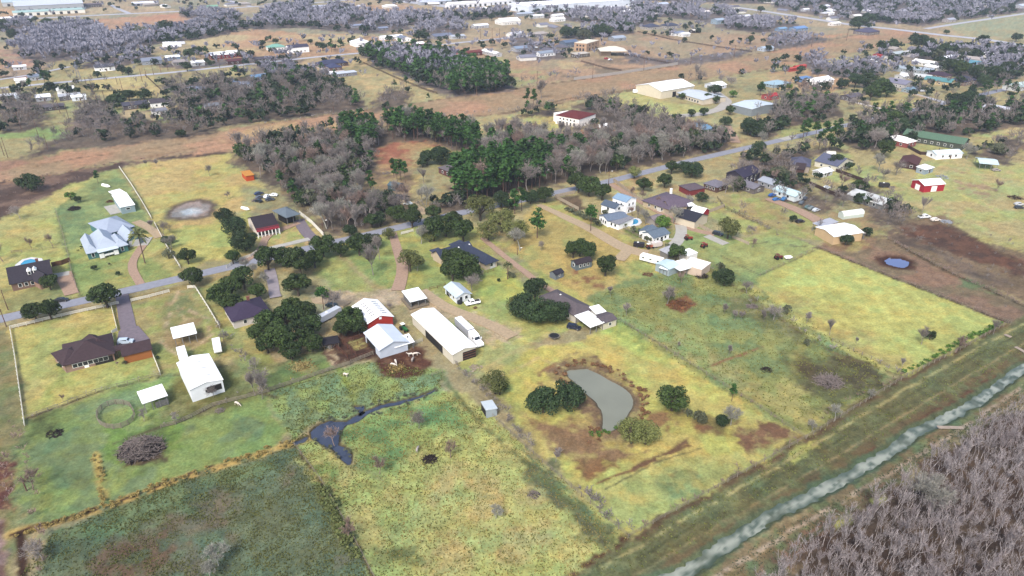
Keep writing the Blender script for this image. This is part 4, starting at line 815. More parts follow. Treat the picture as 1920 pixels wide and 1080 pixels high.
# ---- red barn group
b = Bld("red_barn", "barn with a bright red gable wall and white roof with dark skylight strips", "barn")
b.wing(((690,606),(736,593),(706,563)), h=3.8, rise=1.7, rc=(244,245,244), wc=(206,62,48), metal=True, over=.4, along='W')
b.strips(6, 1, v0=.2, v1=.55).strips(6, -1, v0=.35, v1=.75)
b.panel("loft_hatch", 'w', 0, .9, .9, 4.0, TRIM)
b = Bld("livestock_barn", "pale grey roofed livestock barn above the muddy horse yard", "barn")
b.wing(((712,656),(764,640),(740,608)), h=3.2, rise=1.6, rc=(214,222,234), wc=(206,214,226), metal=True, over=.4, along='W').panel("bay_shade_panel", 'n', .2, 7, 2.2, 0, DARKIN)
b.wing(((741,652),(776,641),(768,631)), h=2.3, roof='shed', rise=.9, rc=(236,236,234), metal=True, open_=True, over=.2, posts=4)
for k in range(4):
    f = b.f; x = -2 + k * 1.3; q = MB(); q.poly([f['T'](x, -.9 + .3 * k, 2.92), f['T'](x + .5, -.9 + .3 * k, 2.92), f['T'](x + .9, .3 + .3 * k, 3.25), f['T'](x + .4, .3 + .3 * k, 3.25)]); q.build("skylight", mat("skylight_strip", (112,108,104)), b.roof, b.o)
b = Bld("dark_roofed_house", "dark hip roofed house with a tall brick chimney half hidden in oaks", "house")
b.wing(((437,602),(505,584),(490,556)), h=2.9, roof='hip', rise=2.6, rc=(70,58,84), wc=(220,212,204), over=.5).chimney(1.5, 2, 3.8, 2.4).wins('s', 2).wins('w', 2)
b = Bld("field_shelter", "small grey metal lean-to shelter standing open on the lot's long fence line", "shed")
b.wing(((912,771),(932,766),(918,752)), h=2.2, roof='shed', rise=.3, rc=(206,216,220), wc=(186,198,204), metal=True, over=.15, along='W'); b.panel("opening", 'n', .1, 3.4, 1.9, 0, DARKIN)  # dark panel paints the shade inside the shelter's open side
# ---- blue roofed compound
BLR = (126,140,160)
b = Bld("white_house", "white house with blue grey roofs and a two storey white tower wing beside a pool", "house")
b.wing(((1124,404),(1140,414),(1162,398)), h=3.0, rise=1.2, rc=BLR, wc=WHT, over=.4, along='W').wins('s', 2).wins('w', 3, .9, 1.3)
b.wing(((1141,414),(1160,421),(1172,405)), h=2.6, roof='shed', rise=.5, rc=(158,158,164), wc=WHT, over=.4).wins('s', 2)
b.wing(((1153,391),(1168,385),(1146,376)), h=4.2, rise=1.5, rc=(96,110,128), wc=WHT, over=.4, along='W').wins('e', 1, 1.2, 1.1, 2.6).wins('n', 1, 1.2, 1.1, 2.6).wins('w', 1, 1.4, 1.1, 2.9)
b.wing(((1174,379),(1193,372),(1174,362)), h=6.0, rise=1.4, rc=(160,190,216), wc=(246,246,246), metal=True, over=.3, along='W').wins('w', 2, .9, 1.2, 3.6).wins('w', 2, .9, 1.4, .6).wins('n', 2, .9, 1.2, 3.6)
b = Bld("pool_house", "white pool house with two blue grey gables beside the curved concrete drive", "house")
b.wing(((1226,446),(1255,437),(1246,424)), h=2.7, rise=1.3, rc=(118,134,150), wc=WHT, over=.4).wins('s', 3, 1, 1).panel("door", 's', .1, 1.1, 2.0, 0, DARKIN)
b.wing(((1199,433),(1220,438),(1232,428)), h=2.6, rise=1.0, rc=(118,134,150), wc=WHT, over=.4, along='W').panel("porch_shade_panel", 'n', .5, 2, 2, 0, DARKIN)
b = Bld("long_shed", "long low shed with a brown roof between the pool and the board fence", "shed")
b.wing(((1213,408),(1228,414),(1240,406)), c=None, h=2.3, rise=.8, rc=(158,146,150), wc=(190,180,170), along='W')
b = Bld("cream_garage", "cream garage with a near black gable roof beside the long board fence", "garage")
b.wing(((1303,416),(1327,404),(1302,389)), h=3.4, rise=2.0, rc=(54,54,68), wc=(236,222,196), over=.35, along='W')
b = Bld("arched_shed", "small shed with a white arched roof and red end wall against the cream garage", "shed")
b.wing(((1318,400),(1330,393),(1310,386)), h=2.2, rise=1.4, rc=(248,248,246), wc=(190,44,56), metal=True, over=.2, along='W')
b = Bld("brick_ranch_house", "large purplish brown hip roofed house with a white chimney", "house")
b.wing(((1254,392),(1298,376),(1272,353)), h=2.9, roof='hip', rise=2.6, rc=(116,102,118), wc=(226,206,172), over=.6).chimney(6, 3, 4, 2.6, TRIM).wins('s', 4).wins('w', 3).panel("garage_door", 'w', -.3, 2.6, 2.2, 0, GAR)
b.wing(((1240,380),(1256,390),(1272,376)), h=2.95, rise=2.2, rc=(116,102,118), wc=(232,210,176), over=.5, along='W').wins('s', 1)
b.wing(((1281,388),(1305,386),(1298,378)), h=2.5, roof='flat', rise=0, rc=(232,238,242), metal=True, open_=True, over=.1)
b = Bld("grey_roofed_house", "grey shingled house hidden behind bare trees beside the purplish roofed one", "house")
b.wing(((1345,351),(1366,344),(1352,333)), h=2.9, roof='hip', rise=1.8, rc=(134,130,142), wc=(112,82,72), over=.5, along='W').wins('w', 2).wins('n', 3)
b.wing(((1293,357),(1322,352),(1314,341)), h=2.8, roof='hip', rise=1.4, rc=(110,96,104), wc=(150,60,60), over=.4)
b = Bld("dark_house", "dark two storey house with a balcony rail behind the brush on the main road", "house")
b.wing(((1394,333),(1426,321),(1408,308)), h=4.6, rise=2.2, rc=(60,54,78), wc=(64,56,70), over=.4).wins('s', 3, 1, 1.2, 2.6).auto()
# sheds by the trailers
b = Bld("cottage", "small grey cottage with a black gable roof between the two round oaks", "house")
b.wing(((1081,496),(1110,489),(1104,481)), h=2.5, rise=1.0, rc=(62,52,58), wc=(122,136,140), over=.3).wins('s', 3, .8, 1.1).wins('w', 1)
b = Bld("tiny_shed", "tiny grey shed with a black roof beside the lot line", "shed")
b.wing(((1042,516),(1057,510),(1050,503)), h=2.0, rise=.9, rc=(54,52,62), wc=(136,144,150), over=.2).wins('s', 1, .6, .7)
b = Bld("metal_workshop", "low workshop with a jagged white metal roof beside the round oak and tan box", "workshop")
b.wing(((1255,505),(1274,497),(1250,486)), h=2.9, roof='gable', rise=.7, rc=(206,228,234), wc=(190,205,210), metal=True, over=.3)
b.wing(((1275,508),(1304,500),(1288,486)), h=2.7, roof='shed', rise=.3, rc=(240,246,248), metal=True, open_=True, over=.2, posts=3)
b.wing(((1236,502),(1251,507),(1258,497)), h=2.4, roof='shed', rise=.3, rc=(232,238,242), metal=True, open_=True, over=.1)
b = Bld("tan_box_building", "tan flat roofed box building at the end of the workshop", "shed")
b.wing(((1316,506),(1333,493),(1304,477)), h=3.2, roof='flat', rise=0, rc=(240,234,226), wc=(238,214,192), over=.05, along='W').panel("window", 'n', .5, .7, .7, 1.5, GLS)
b = Bld("white_cabin", "white flat roofed cabin behind the tan box building", "shed")
b.wing(((1290,480),(1308,474),(1298,465)), h=2.7, roof='shed', rise=.2, rc=(242,242,240), wc=(230,228,222), over=.1)
b = Bld("grey_shed", "long grey shed roof hidden beside the round oak at the drive's end", "shed")
b.wing(((1238,470),(1252,476),(1268,466)), h=2.3, roof='shed', rise=.3, rc=(196,196,200), wc=(150,146,140), along='W')
# ---- left side of the road
TEAL=(92,146,142)
b = Bld("teal_house", "large teal sided house with pale metal hip roofs and a white columned porch", "house")
RT = (196,208,224)
b.wing(((182,468),(222,459),(215,432)), h=3.4, roof='hip', rise=3.6, rc=RT, wc=TEAL, metal=True, over=.6, along='W')
b.wing(((163,473),(182,469),(186,440)), h=3.2, roof='hip', rise=2.4, rc=RT, wc=TEAL, metal=True, over=.5, along='W').wins('w', 1, .9, 1.8, .7)
b.wing(((217,462),(238,457),(232,440)), h=3.2, roof='hip', rise=2.2, rc=RT, wc=TEAL, metal=True, over=.5, along='W').wins('w', 1, .9, 1.8, .7).wins('s', 1, 1, 1.4)
b.wing(((185,474),(221,465),(219,459)), h=2.9, roof='shed', rise=.5, rc=(210,224,234), metal=True, open_=True, over=.3, posts=5)
for k in range(4):
    f = b.f; q = MB(); c = f['T'](-f['hx'] + f['hx'] * 2 * (k + .5) / 4, -f['hy'] + .2, 1.2); q.box(c, (1.7, .12, 1.9 if k in (0, 3) else .8), f['ang']); q.build("porch_screen", TRIM, b.root, b.o)
b.wing(((200,438),(250,424),(225,403)), h=3.6, roof='hip', rise=3.2, rc=(188,200,220), wc=TEAL, metal=True, over=.5).wins('s', 4, 1.2, 1.2)
b.wing(((238,450),(262,444),(250,428)), h=3.2, roof='gable', rise=2.4, rc=RT, wc=(96,132,130), metal=True, over=.5, along='W').panel("garage_door", 'w', 0, 4.2, 2.4, 0, GAR)
b = Bld("metal_shed", "white metal shed beside the long white fence behind the teal house", "shed")
b.wing(((226,389),(252,384),(240,362)), h=3.2, roof='shed', rise=.4, rc=(248,249,248), wc=(176,200,206), metal=True, over=.3, along='L').panel("window", 's', 0, 1.6, .8, 1.6, GLS, frame=TRIM)
b = Bld("carport", "small white roofed carport with a blue back wall behind the white metal shed", "carport")
b.wing(((216,367),(236,362),(233,354)), h=2.6, roof='shed', rise=.4, rc=(242,246,248), metal=True, open_=True, over=.2).panel("back_panel", 's', 0, 4.5, 1.6, .6, mat("blue_tarp", (70,110,190)))
b = Bld("gabled_house", "dark roofed brick house with two white dormers and a swimming pool behind", "house")
b.wing(((20,532),(97,516),(88,490)), h=3.0, rise=3.4, rc=(62,56,66), wc=(150,120,104), over=.5).wins('s', 5, 1, 1.3).chimney(3, 1, 5.8, 1.4)
for u in (-.02, .26):
    f = b.f; x = f['hx'] * u; y = -f['hy'] * .55; q = MB(); c = f['T'](x, y - .6, 4.9); q.box(c, (1.1, 1.8, 1.3), f['ang'])
    for sx in (-1, 1): q.poly([f['T'](x, y - 1.6, 6.4), f['T'](x + sx * .75, y - 1.6, 5.55), f['T'](x + sx * .75, y + .9, 5.55), f['T'](x, y + .9, 6.4)][::sx])
    q.poly([f['T'](x, y - 1.52, 6.35), f['T'](x - .8, y - 1.52, 5.6), f['T'](x + .8, y - 1.52, 5.6)]); o = q.build("dormer", TRIM, b.root, b.o)
    q = MB(); q.box(f['T'](x, y - 1.55, 4.95), (.7, .1, 1.0), f['ang']); q.build("pane", GLS, o, b.o)
b.wing(((73,529),(99,520),(86,502)), h=3.05, rise=2.4, rc=(62,56,66), wc=(176,142,122), over=.5, along='W').wins('w', 2)
b = Bld("brown_brick_house", "long brick house with dark brown hip roofs and a breezeway", "house")
BRR=(78,60,64)
b.wing(((122,683),(212,661),(188,630)), h=2.9, roof='hip', rise=2.8, rc=BRR, wc=(184,152,132), over=.6).wins('s', 7, 1.2, 1.2).panel("door", 's', -.2, 1.2, 2.2, 0, TRIM).panel("porch_shade_panel", 's', .55, 5, 2.1, 0, DARKIN)
b.wing(((99,662),(120,684),(160,664)), h=2.85, roof='hip', rise=1.9, rc=BRR, wc=(184,152,132), over=.5, along='W').wins('s', 2).wins('w', 2)
b.wing(((150,640),(180,656),(200,640)), h=2.95, roof='hip', rise=2.2, rc=BRR, wc=(184,152,132), over=.5)
b.wing(((231,667),(283,654),(276,637)), h=2.8, rise=1.6, rc=BRR, wc=(190,118,60), over=.4, wlabel="orange brown timber side wall")
b.wing(((205,662),(231,655),(228,648)), h=2.5, roof='shed', rise=.3, rc=BRR, metal=False, open_=True, over=.1)
for k, (px, py) in enumerate(((113,686),(126,684),(142,681))):
    pass
b = Bld("white_warehouse", "big white metal shop building with roof light slots and a dark side opening", "workshop")
b.wing(((356,731),(417,712),(392,664)), h=4.2, rise=.9, rc=(247,248,248), wc=(222,226,228), metal=True, over=.25, along='W')
b.panel("bay_shade_panel", 'w', -.42, 4.0, 1.9, 1.4, DARKIN); b.panel("window", 'w', .05, .8, .8, 1.7, GLS)
f = b.f
for kx in (-.55, 0, .5):
    for ky in (-.45, .12):
        x = kx * f['hx']; y = ky * f['hy']; q = MB(); z1 = f['h'] + f['rise'] * (1 - abs(ky)) + .205; z2 = f['h'] + f['rise'] * (1 - abs(ky + .33)) + .205
        q.poly([f['T'](x - .12, y, z1), f['T'](x + .12, y, z1), f['T'](x + .12, y + .33 * f['hy'], z2), f['T'](x - .12, y + .33 * f['hy'], z2)]); q.build("roof_light", mat("skylight_strip", (112,108,104)), b.roof, b.o)
b = Bld("open_shed", "white flat roofed open shed standing in the loop of the dirt track", "shed")
b.wing(((326,635),(368,625),(360,608)), h=3.0, roof='shed', rise=.3, rc=(248,249,248), metal=True, open_=True, over=.2, posts=4)
b = Bld("open_shed", "white roofed animal shelter beside the oval pen", "shed")
b.wing(((268,757),(313,742),(303,723)), h=3.0, roof='shed', rise=.3, rc=(248,249,248), metal=True, open_=True, over=.2, posts=4)
q = MB(); f = b.f; q.box(f['T'](1.5, -f['hy'] + .3, 1.0), (f['hx'] * 1.1, .12, 1.9), f['ang']); q.build("side_wall", mat("grey_boards", (130,128,124), .9, .2, 2), b.root, b.o)
b = Bld("red_roofed_house", "dark roofed house with a red pent roof and white arches along its front", "house")
b.wing(((481,430),(521,422),(513,400)), h=3.6, rise=3.0, rc=(58,48,56), wc=(238,226,214), over=.4).wins('s', 6, 1.3, 1.7, .5, -.9, .9)
f = b.f; q = MB(); q.poly([f['T'](-f['hx'] - .3, -f['hy'] - 1.3, 2.6), f['T'](f['hx'] + .3, -f['hy'] - 1.3, 2.6), f['T'](f['hx'] + .3, -f['hy'], 3.9), f['T'](-f['hx'] - .3, -f['hy'], 3.9)]); q.build("pent_roof", mat("red_tile", (150,40,56), .8, .15, 2), b.root, b.o)
for k in range(7): q = MB(); p = f['T'](-f['hx'] + 2 * f['hx'] * k / 6, -f['hy'] - 1.2, 0); q.box((p[0], p[1], 1.2), (.35, .35, 2.8), f['ang']); q.build("column", TRIM, b.root, b.o)
b = Bld("columned_pavilion", "pavilion with a grey green hip roof on tall white columns", "pavilion")
b.wing(((537,408),(562,401),(552,384)), h=4.2, roof='hip', rise=2.0, rc=(120,132,140), metal=True, open_=True, over=.4, posts=3)
q = MB(); f = b.f; q.box(f['T'](0, .5, 1.3), (f['hx'] * 1.4, f['hy'] * 1.2, 2.7), f['ang']); q.build("inner_room", DARKIN, b.root, b.o)
# ---- middle of the wood
b = Bld("mobile_home", "long cream mobile home with a brown roof at the edge of the wood", "mobile home")
b.wing(((758,374),(768,368),(734,344)), h=2.6, rise=.7, rc=(116,112,118), wc=(226,208,176), over=.2, along='W').wins('n', 4, .9, .9).wins('w', 1)
b = Bld("blue_shed", "small blue green shed behind the cream mobile home", "shed")
b.wing(((747,350),(757,344),(744,337)), h=2.6, rise=1, rc=(92,118,130), wc=(84,100,104), over=.2, along='W')
b = Bld("brick_house", "brick house with a brown hip roof behind the row of pines", "house")
b.wing(((846,323),(882,314),(870,302)), h=3.2, roof='hip', rise=2.0, rc=(120,112,116), wc=(120,76,72), over=.5).wins('s', 4).auto()
b.wing(((872,311),(897,318),(903,306)), h=3.0, roof='hip', rise=1.2, rc=(140,140,148), wc=(120,76,72), over=.4)
b = Bld("red_roofed_villa", "white two storey villa with a dark red tiled roof and balcony arches", "house")
b.wing(((1042,216),(1086,224),(1097,210)), h=5.6, roof='hip', rise=2.4, rc=(120,48,48), wc=(242,236,230), over=.3).wins('s', 5, 1.4, 2.2, .2).wins('s', 5, 1.2, 1.2, 3.4)
b.wing(((1038,212),(1050,216),(1056,205)), h=5.4, roof='flat', rise=0, rc=(236,230,224), wc=(242,236,230), over=.1)
b = Bld("arena_barn", "huge cream walled barn with a wide white roof beside the brown corridor", "barn")
b.wing(((1193,160),(1240,171),(1298,160)), h=6.0, rise=3.2, rc=(250,250,248), wc=(240,228,202), metal=True, over=.5, along='W').panel("barn_door", 's', -.2, 4, 4, 0, DARKIN).panel("barn_door", 's', .7, 6, 4, 0, DARKIN)
b = Bld("stable_block", "long stable with a pale grey roof joined beside the huge white roofed barn", "stable")
b.wing(((1270,174),(1318,188),(1345,178)), h=3.4, rise=1.6, rc=(206,212,216), wc=(234,220,196), metal=True, over=.4).wins('s', 7, 1.6, 1.6, .6)
b = Bld("grey_barn", "grey metal barn with a pale roof among bare trees past the stable", "barn")
b.wing(((1372,196),(1410,205),(1432,190)), h=5.0, rise=1.2, rc=(208,218,226), wc=(160,168,172), metal=True, over=.3)
b = Bld("metal_building", "tan metal building with a white roof and open lean-to by the brown thicket", "workshop")
b.wing(((1530,426),(1564,444),(1606,430)), h=3.6, rise=1.0, rc=(250,250,250), wc=(240,206,160), metal=True, over=.3, along='W').wins('n', 2, .7, .9, 1.2); b.wins('s', 2, .7, .9, 1.2)
b.wing(((1524,420),(1540,426),(1560,412)), h=3.0, roof='shed', rise=.3, rc=(196,196,204), metal=True, open_=True, over=.2, along='W')
b.wing(((1568,440),(1578,445),(1611,432)), h=2.8, roof='shed', rise=.2, rc=(206,196,180), metal=True, open_=True, over=.2, along='W')
b = Bld("red_barn", "small red barn with a white roof standing in the open green field", "barn")
b.wing(((1711,338),(1734,348),(1754,337)), h=3.6, rise=1.5, rc=(248,248,246), wc=(196,40,58), metal=True, over=.3, along='W')
b.panel("barn_door", 'n', 0, 3.2, 2.8, 0, TRIM); b.panel("barn_door", 's', 0, 3.2, 2.8, 0, TRIM); b.panel("barn_door", 'e', 0, 3.0, 2.8, 0, TRIM); b.panel("barn_door", 'w', 0, 3.0, 2.8, 0, TRIM)
b = Bld("stone_house", "stone walled house with a blue grey hip roof and dark entry gable", "house")
b.wing(((1482,308),(1518,312),(1528,300)), h=3.6, roof='hip', rise=3.0, rc=(96,96,118), wc=(200,186,172), over=.5).auto()
b.wing(((1492,316),(1508,318),(1512,308)), h=3.0, rise=1.8, rc=(72,58,60), wc=(96,70,66), over=.4)
b = Bld("grey_gabled_house", "cream house with a steep blue grey roof behind the dark round oak", "house")
b.wing(((1570,312),(1600,302),(1580,285)), h=3.0, rise=3.0, rc=(108,112,136), wc=(232,226,206), over=.4, along='W').auto()
b.wing(((1552,295),(1568,296),(1572,286)), h=2.9, rise=2.0, rc=(220,216,206), wc=(236,232,220), over=.3)
b = Bld("open_hay_shed", "open dark shed with a pale blue roof at the green field's far edge", "shed")
b.wing(((1838,306),(1872,309),(1880,300)), h=3.4, rise=1.0, rc=(208,226,230), metal=True, open_=True, over=.4, posts=4)
b = Bld("quonset_hut", "small ribbed greenhouse with a rounded white roof beside the brown brush", "greenhouse")
b.wing(((1572,401),(1582,406),(1606,394)), h=1.4, roof='x', arch=True, rise=1.6, rc=(226,232,222), wc=(206,216,206), over=.05, along='W')
# ---- small and far buildings: (photo point of the roof, length, width, angle, height, roof, roof colour, wall colour, label)
D = math.degrees
FAR = [
 (122,166,15,10,U,3.4,'gable',WHT,WHT,"white shed with a pale roof beyond the left power poles"),
 (130,178,18,9,U,3,'shed',(200,200,204),(120,116,120),"grey flat roofed trailer shed below the white shed"),
 (147,180,12,7,U,2.8,'gable',(236,242,248),(226,232,240),"white porch building beside the grey trailer shed"),
 (42,181,11,10,U,3,'gable',(214,226,234),(200,210,220),"pale blue roofed hut behind bare trees at the photo's edge"),
 (80,180,12,9,U,3,'gable',(232,234,238),(196,198,204),"white roofed house between two pale sheds beyond the poles"),
 (15,178,16,7,U,2.8,'shed',(216,216,218),(120,110,108),"low grey roofed row at the very edge beyond the poles"),
 (100,198,16,8,U,2.6,'gable',(112,106,112),(96,90,92),"dark cluttered shed with junk around it"),
 (38,149,10,7,U,3,'gable',WHT,WHT,"white hut beside the lane under the power line"),
 (66,142,14,9,U,3.2,'gable',(140,152,172),(196,200,206),"blue grey roofed house beside the power line lane"),
 (36,124,13,6,U,3,'gable',(236,236,240),(210,210,214),"white trailer shed alone in the brown far field"),
 (195,124,20,12,U,3.6,'gable',(92,92,104),(244,244,242),"white house with a dark roof and dormer beyond the straight street"),
 (283,112,22,14,U,3.4,'gable',(150,158,176),(180,186,196),"blue grey roofed house behind bare trees under the pylon"),
 (323,106,16,8,U,3.4,'gable',(232,240,248),(150,170,200),"white roofed caravan barn beside the pylon"),
 (337,115,17,11,U,3,'gable',(190,178,172),(200,190,180),"tan roofed barn beside the oaks near the pylon"),
 (370,116,14,8,U,3,'gable',(240,240,240),(206,206,206),"white roofed garage below the dark pines"),
 (412,101,24,13,U,4,'gable',(248,248,248),(150,52,66),"red walled barn with a white roof in the yellow field"),
 (438,98,18,12,U,4,'gable',(248,248,248),(160,60,72),"smaller red walled barn with a white roof behind its twin"),
 (438,113,16,10,U,3,'gable',(104,60,66),(92,60,60),"dark red roofed shed in front of the red barns"),
 (365,167,20,12,U,3.2,'hip',(140,150,172),(200,204,212),"blue grey hip roofed house under bare trees below the straight street"),
 (437,153,18,9,V,3,'gable',(120,150,190),(200,210,220),"blue roofed house hidden among bare trees by the street"),
 (457,156,15,8,U,3,'gable',(150,160,180),(180,184,190),"grey blue shed among bare trees beside the blue roofed house"),
 (400,196,16,8,U,3,'gable',(130,132,140),(150,140,140),"grey roofed cabin deep in the bare wood"),
 (300,189,18,12,U,3.4,'gable',(84,76,84),(236,236,232),"white walled house with dark roofs beside the three oaks"),
 (252,194,20,10,U,3,'gable',(86,84,98),(110,100,100),"dark roofed house behind the three oaks"),
 (298,206,12,8,U,2.6,'shed',(150,150,160),(220,220,220),"small white shed in front of the dark roofed pair"),
 (362,209,12,8,U,2.6,'gable',(136,76,80),(120,84,80),"dark red shed at the edge of the mixed wood"),
 (91,7,95,40,U,9,'gable',(206,212,224),(196,200,206),"huge pale warehouse near the horizon beyond the far highway"),
 (70,11,45,25,U,7,'gable',(216,220,230),(190,194,204),"square pale annex of the huge far warehouse"),
 (92,20,95,14,U,5,'gable',(190,222,216),(236,232,220),"long low building with a pale green roof beside the far highway"),
 (30,3,50,25,U,6,'gable',(196,214,220),(206,206,206),"pale blue roofed hall at the photo's far corner"),
 (8,34,40,10,U,4,'gable',(226,226,226),(206,206,206),"low white building beside the far highway's start"),
 (272,5,50,12,U,4,'gable',(226,228,236),(170,170,180),"white roofed store row near the horizon"),
 (172,8,35,10,U,4,'gable',(120,110,120),(106,96,100),"dark low barn in the pale far field"),
 (517,87,22,13,U,3.6,'hip',(150,206,184),(230,232,226),"house with a mint green roof among small round trees"),
 (557,87,26,13,U,5.6,'gable',(76,72,96),(242,240,238),"tall white house with a dark roof beside the mint roofed house"),
 (675,78,22,18,U,4,'hip',(250,250,250),(236,236,236),"square white tent roofed barn in the tan far field"),
 (733,68,34,8,U,3,'gable',(236,238,242),(226,226,226),"long white building beyond the white tent roofed barn"),
 (757,70,20,12,V,3.6,'gable',(140,150,170),(232,232,232),"grey roofed white house beside the long white building"),
 (827,66,30,14,U,3.2,'gable',(130,138,160),(170,166,166),"wide grey blue roofed house by the tan far field"),
 (857,67,22,8,U,3,'gable',(200,206,216),(206,206,206),"pale trailer beside the wide grey blue roofed house"),
 (783,81,16,8,U,3,'gable',(240,240,240),(190,60,60),"white roofed stand with a red strip near the far street"),
 (622,117,34,14,U,3.2,'hip',(70,74,104),(116,92,84),"dark navy hip roofed ranch house with a pale drive"),
 (625,124,14,14,U,3.2,'hip',(74,80,116),(140,110,100),"front wing block of the navy roofed ranch house"),
 (645,136,26,7,U,2.9,'shed',(208,214,226),(160,160,170),"long pale open shed below the navy roofed ranch house"),
 (670,47,22,8,U,3,'gable',(170,180,206),(170,170,180),"pale blue roofed house in the bluish far wood"),
 (717,52,16,8,U,3,'gable',(160,170,196),(150,150,160),"grey house behind a bare tree in the bluish far wood"),
 (900,47,26,10,U,3.4,'gable',(226,230,236),(200,200,204),"white roofed house past the paved far yard"),
 (952,38,36,20,U,4.6,'gable',(250,250,250),(230,226,220),"large white barn beyond the far power poles"),
 (885,97,24,9,U,3.6,'gable',(130,64,60),(120,60,58),"brick red barn at the rim of the pine wood"),
 (922,97,34,8,V,3.2,'gable',(240,240,240),(206,204,206),"row of long white poultry sheds behind the brick red barn"),
 (845,95,12,12,U,3,'gable',(104,60,92),(190,80,70),"purple roofed hut with a red yard in the pine wood"),
 (878,5,80,14,U,6,'gable',(246,246,250),(226,226,230),"long white store building near the horizon centre"),
 (930,1,70,14,U,6,'gable',(246,246,250),(226,226,230),"second long white store building touching the photo's top"),
 (815,2,60,12,U,5,'gable',(206,212,226),(196,200,210),"grey store building near the horizon beside the paved yard"),
 (492,109,22,10,U,3,'gable',(92,86,96),(100,92,92),"dark roofed house beside the start of the far street bend"),
 (487,142,18,9,U,3,'gable',(130,168,206),(170,180,200),"bright blue roofed house at the edge of the bare wood"),
 (982,25,34,10,U,3.4,'gable',(196,206,220),(180,184,190),"pale blue roofed shed near the horizon"),
 (1045,28,22,9,U,3.4,'gable',(240,240,240),(226,226,226),"white roofed house near the horizon above its twin"),
 (1045,35,26,10,U,3.4,'gable',(240,240,240),(226,226,226),"white roofed house near the horizon below its twin"),
 (1006,29,26,9,U,3.4,'gable',(226,228,230),(210,210,210),"long white shed near the horizon by the white twins"),
 (1080,2,230,60,U,10,'flat',(248,250,252),(220,226,236),"enormous white roofed distribution hall on the horizon"),
 (977,89,24,11,U,3.2,'gable',(160,176,200),(190,190,196),"blue grey roofed house beside the yellow plot"),
 (1022,98,24,10,U,3.2,'gable',(170,180,196),(226,226,226),"grey roofed house with a white end by the bare trees"),
 (1067,78,22,12,U,5.2,'gable',(110,130,160),(120,134,156),"tall blue grey house beside the tan two storey block"),
 (1120,60,0,0,U,0,'','','',''),
 (1157,70,22,12,U,3.2,'gable',(190,200,214),(170,176,186),"pale grey roofed house above the big cream carport"),
 (1088,100,22,9,U,3.4,'shed',(226,212,192),(120,110,100),"cream lean-to roof in front of the tan two storey block"),
 (1220,49,26,16,U,3.4,'hip',(84,88,112),(206,196,186),"dark hip roofed house in the row beyond the brown fields"),
 (1256,47,26,15,U,3.6,'hip',(80,84,106),(206,196,186),"second dark hip roofed house in the row beyond the brown fields"),
 (1270,61,22,10,U,3,'gable',(150,160,184),(226,226,226),"pale roofed trailer below the two dark hip roofs"),
 (1283,63,16,8,U,3,'gable',(230,232,236),(220,220,220),"white trailer beside the pale roofed trailer"),
 (1303,56,16,8,U,3,'gable',(226,220,212),(70,60,60),"open barn with a pale roof beside a round dark tree"),
 (1347,37,20,12,U,5,'gable',(190,206,224),(170,190,206),"tall pale blue house in the far bare trees"),
 (1326,21,26,8,U,3,'gable',(236,226,220),(226,220,214),"pale pink roofed building near the horizon"),
 (1436,89,20,9,U,3,'gable',(196,214,232),(196,206,220),"pale blue shed beside the far tree line of the corridor"),
 (1342,158,16,12,U,2.6,'gable',(240,244,248),(214,218,226),"small white domed shed beside the pale loop drive"),
 (1132,234,5,4,U,2.4,'gable',(240,240,240),(236,236,236),"tiny white shed in the trees below the villa"),
 (1445,178,14,8,U,2.8,'gable',(200,60,66),(190,90,90),"low red roofed shed behind the pine past the grey barn"),
 (1465,53,18,8,U,3,'gable',(150,190,226),(140,170,206),"light blue tarp roofed shed in the orange far field"),
 (1497,52,28,12,U,3.2,'gable',(130,170,226),(140,170,206),"bright blue roofed building in the orange far field"),
 (1625,58,30,20,U,3.6,'hip',(92,88,116),(150,136,130),"large dark purple hip roofed house beside the wide highway"),
 (1565,43,22,8,U,3,'gable',(240,236,230),(226,220,214),"low white building between the highway and the orange field"),
 (1555,24,16,9,U,3,'gable',(244,244,244),(230,230,230),"white house among trees above the wide highway"),
 (1605,29,22,9,U,3,'gable',(236,230,226),(200,196,190),"pale roofed house among trees above the wide highway"),
 (1510,17,16,7,U,3,'gable',(230,230,236),(200,200,206),"small white shed above the wide highway"),
 (1488,127,18,4,U,2.6,'gable',(216,84,74),(200,70,66),"bright red container nearer the bare brush"),
 (1500,123,18,4,U,2.6,'gable',(216,84,74),(200,70,66),"bright red container just behind its twin"),
 (1508,146,18,7,U,2.6,'shed',(120,160,214),(120,150,190),"blue tarp roofed shelter beside the white metal shed"),
 (1537,149,26,13,U,4,'gable',(252,252,252),(236,236,236),"white metal shed beside the huge spreading oak"),
 (1455,155,26,14,U,2.2,'flat',(190,220,232),(180,200,210),"pale blue flat shelter roof on the brown plot"),
 (1650,102,14,8,U,2.8,'gable',(224,74,74),(200,90,90),"red roofed stand behind the parked white vehicles"),
 (1682,99,22,9,U,3,'gable',(196,206,206),(170,176,180),"pale green roofed shed beside the round oaks"),
 (1707,95,14,6,U,3,'gable',(236,236,240),(220,220,226),"white camper shed on the tan plot"),
 (1735,116,24,10,V,3,'gable',(246,246,244),(226,222,214),"white roofed house on the tan plot between oaks"),
 (1716,129,38,12,V+.3,3,'gable',(190,204,216),(180,190,196),"long pale blue roofed mobile home"),
 (1718,141,30,9,V+.3,2.8,'gable',(206,208,206),(190,186,180),"long grey roofed mobile home below the pale blue one"),
 (1693,141,14,8,U,2.8,'gable',(226,226,226),(206,206,206),"small white hut beside the long mobile homes"),
 (1688,154,22,15,V,3.4,'gable',(150,148,168),(206,200,196),"grey roofed house beside the huge spreading oak"),
 (1704,166,12,6,U,2.6,'gable',(150,180,200),(170,190,200),"blue grey shed at the side street"),
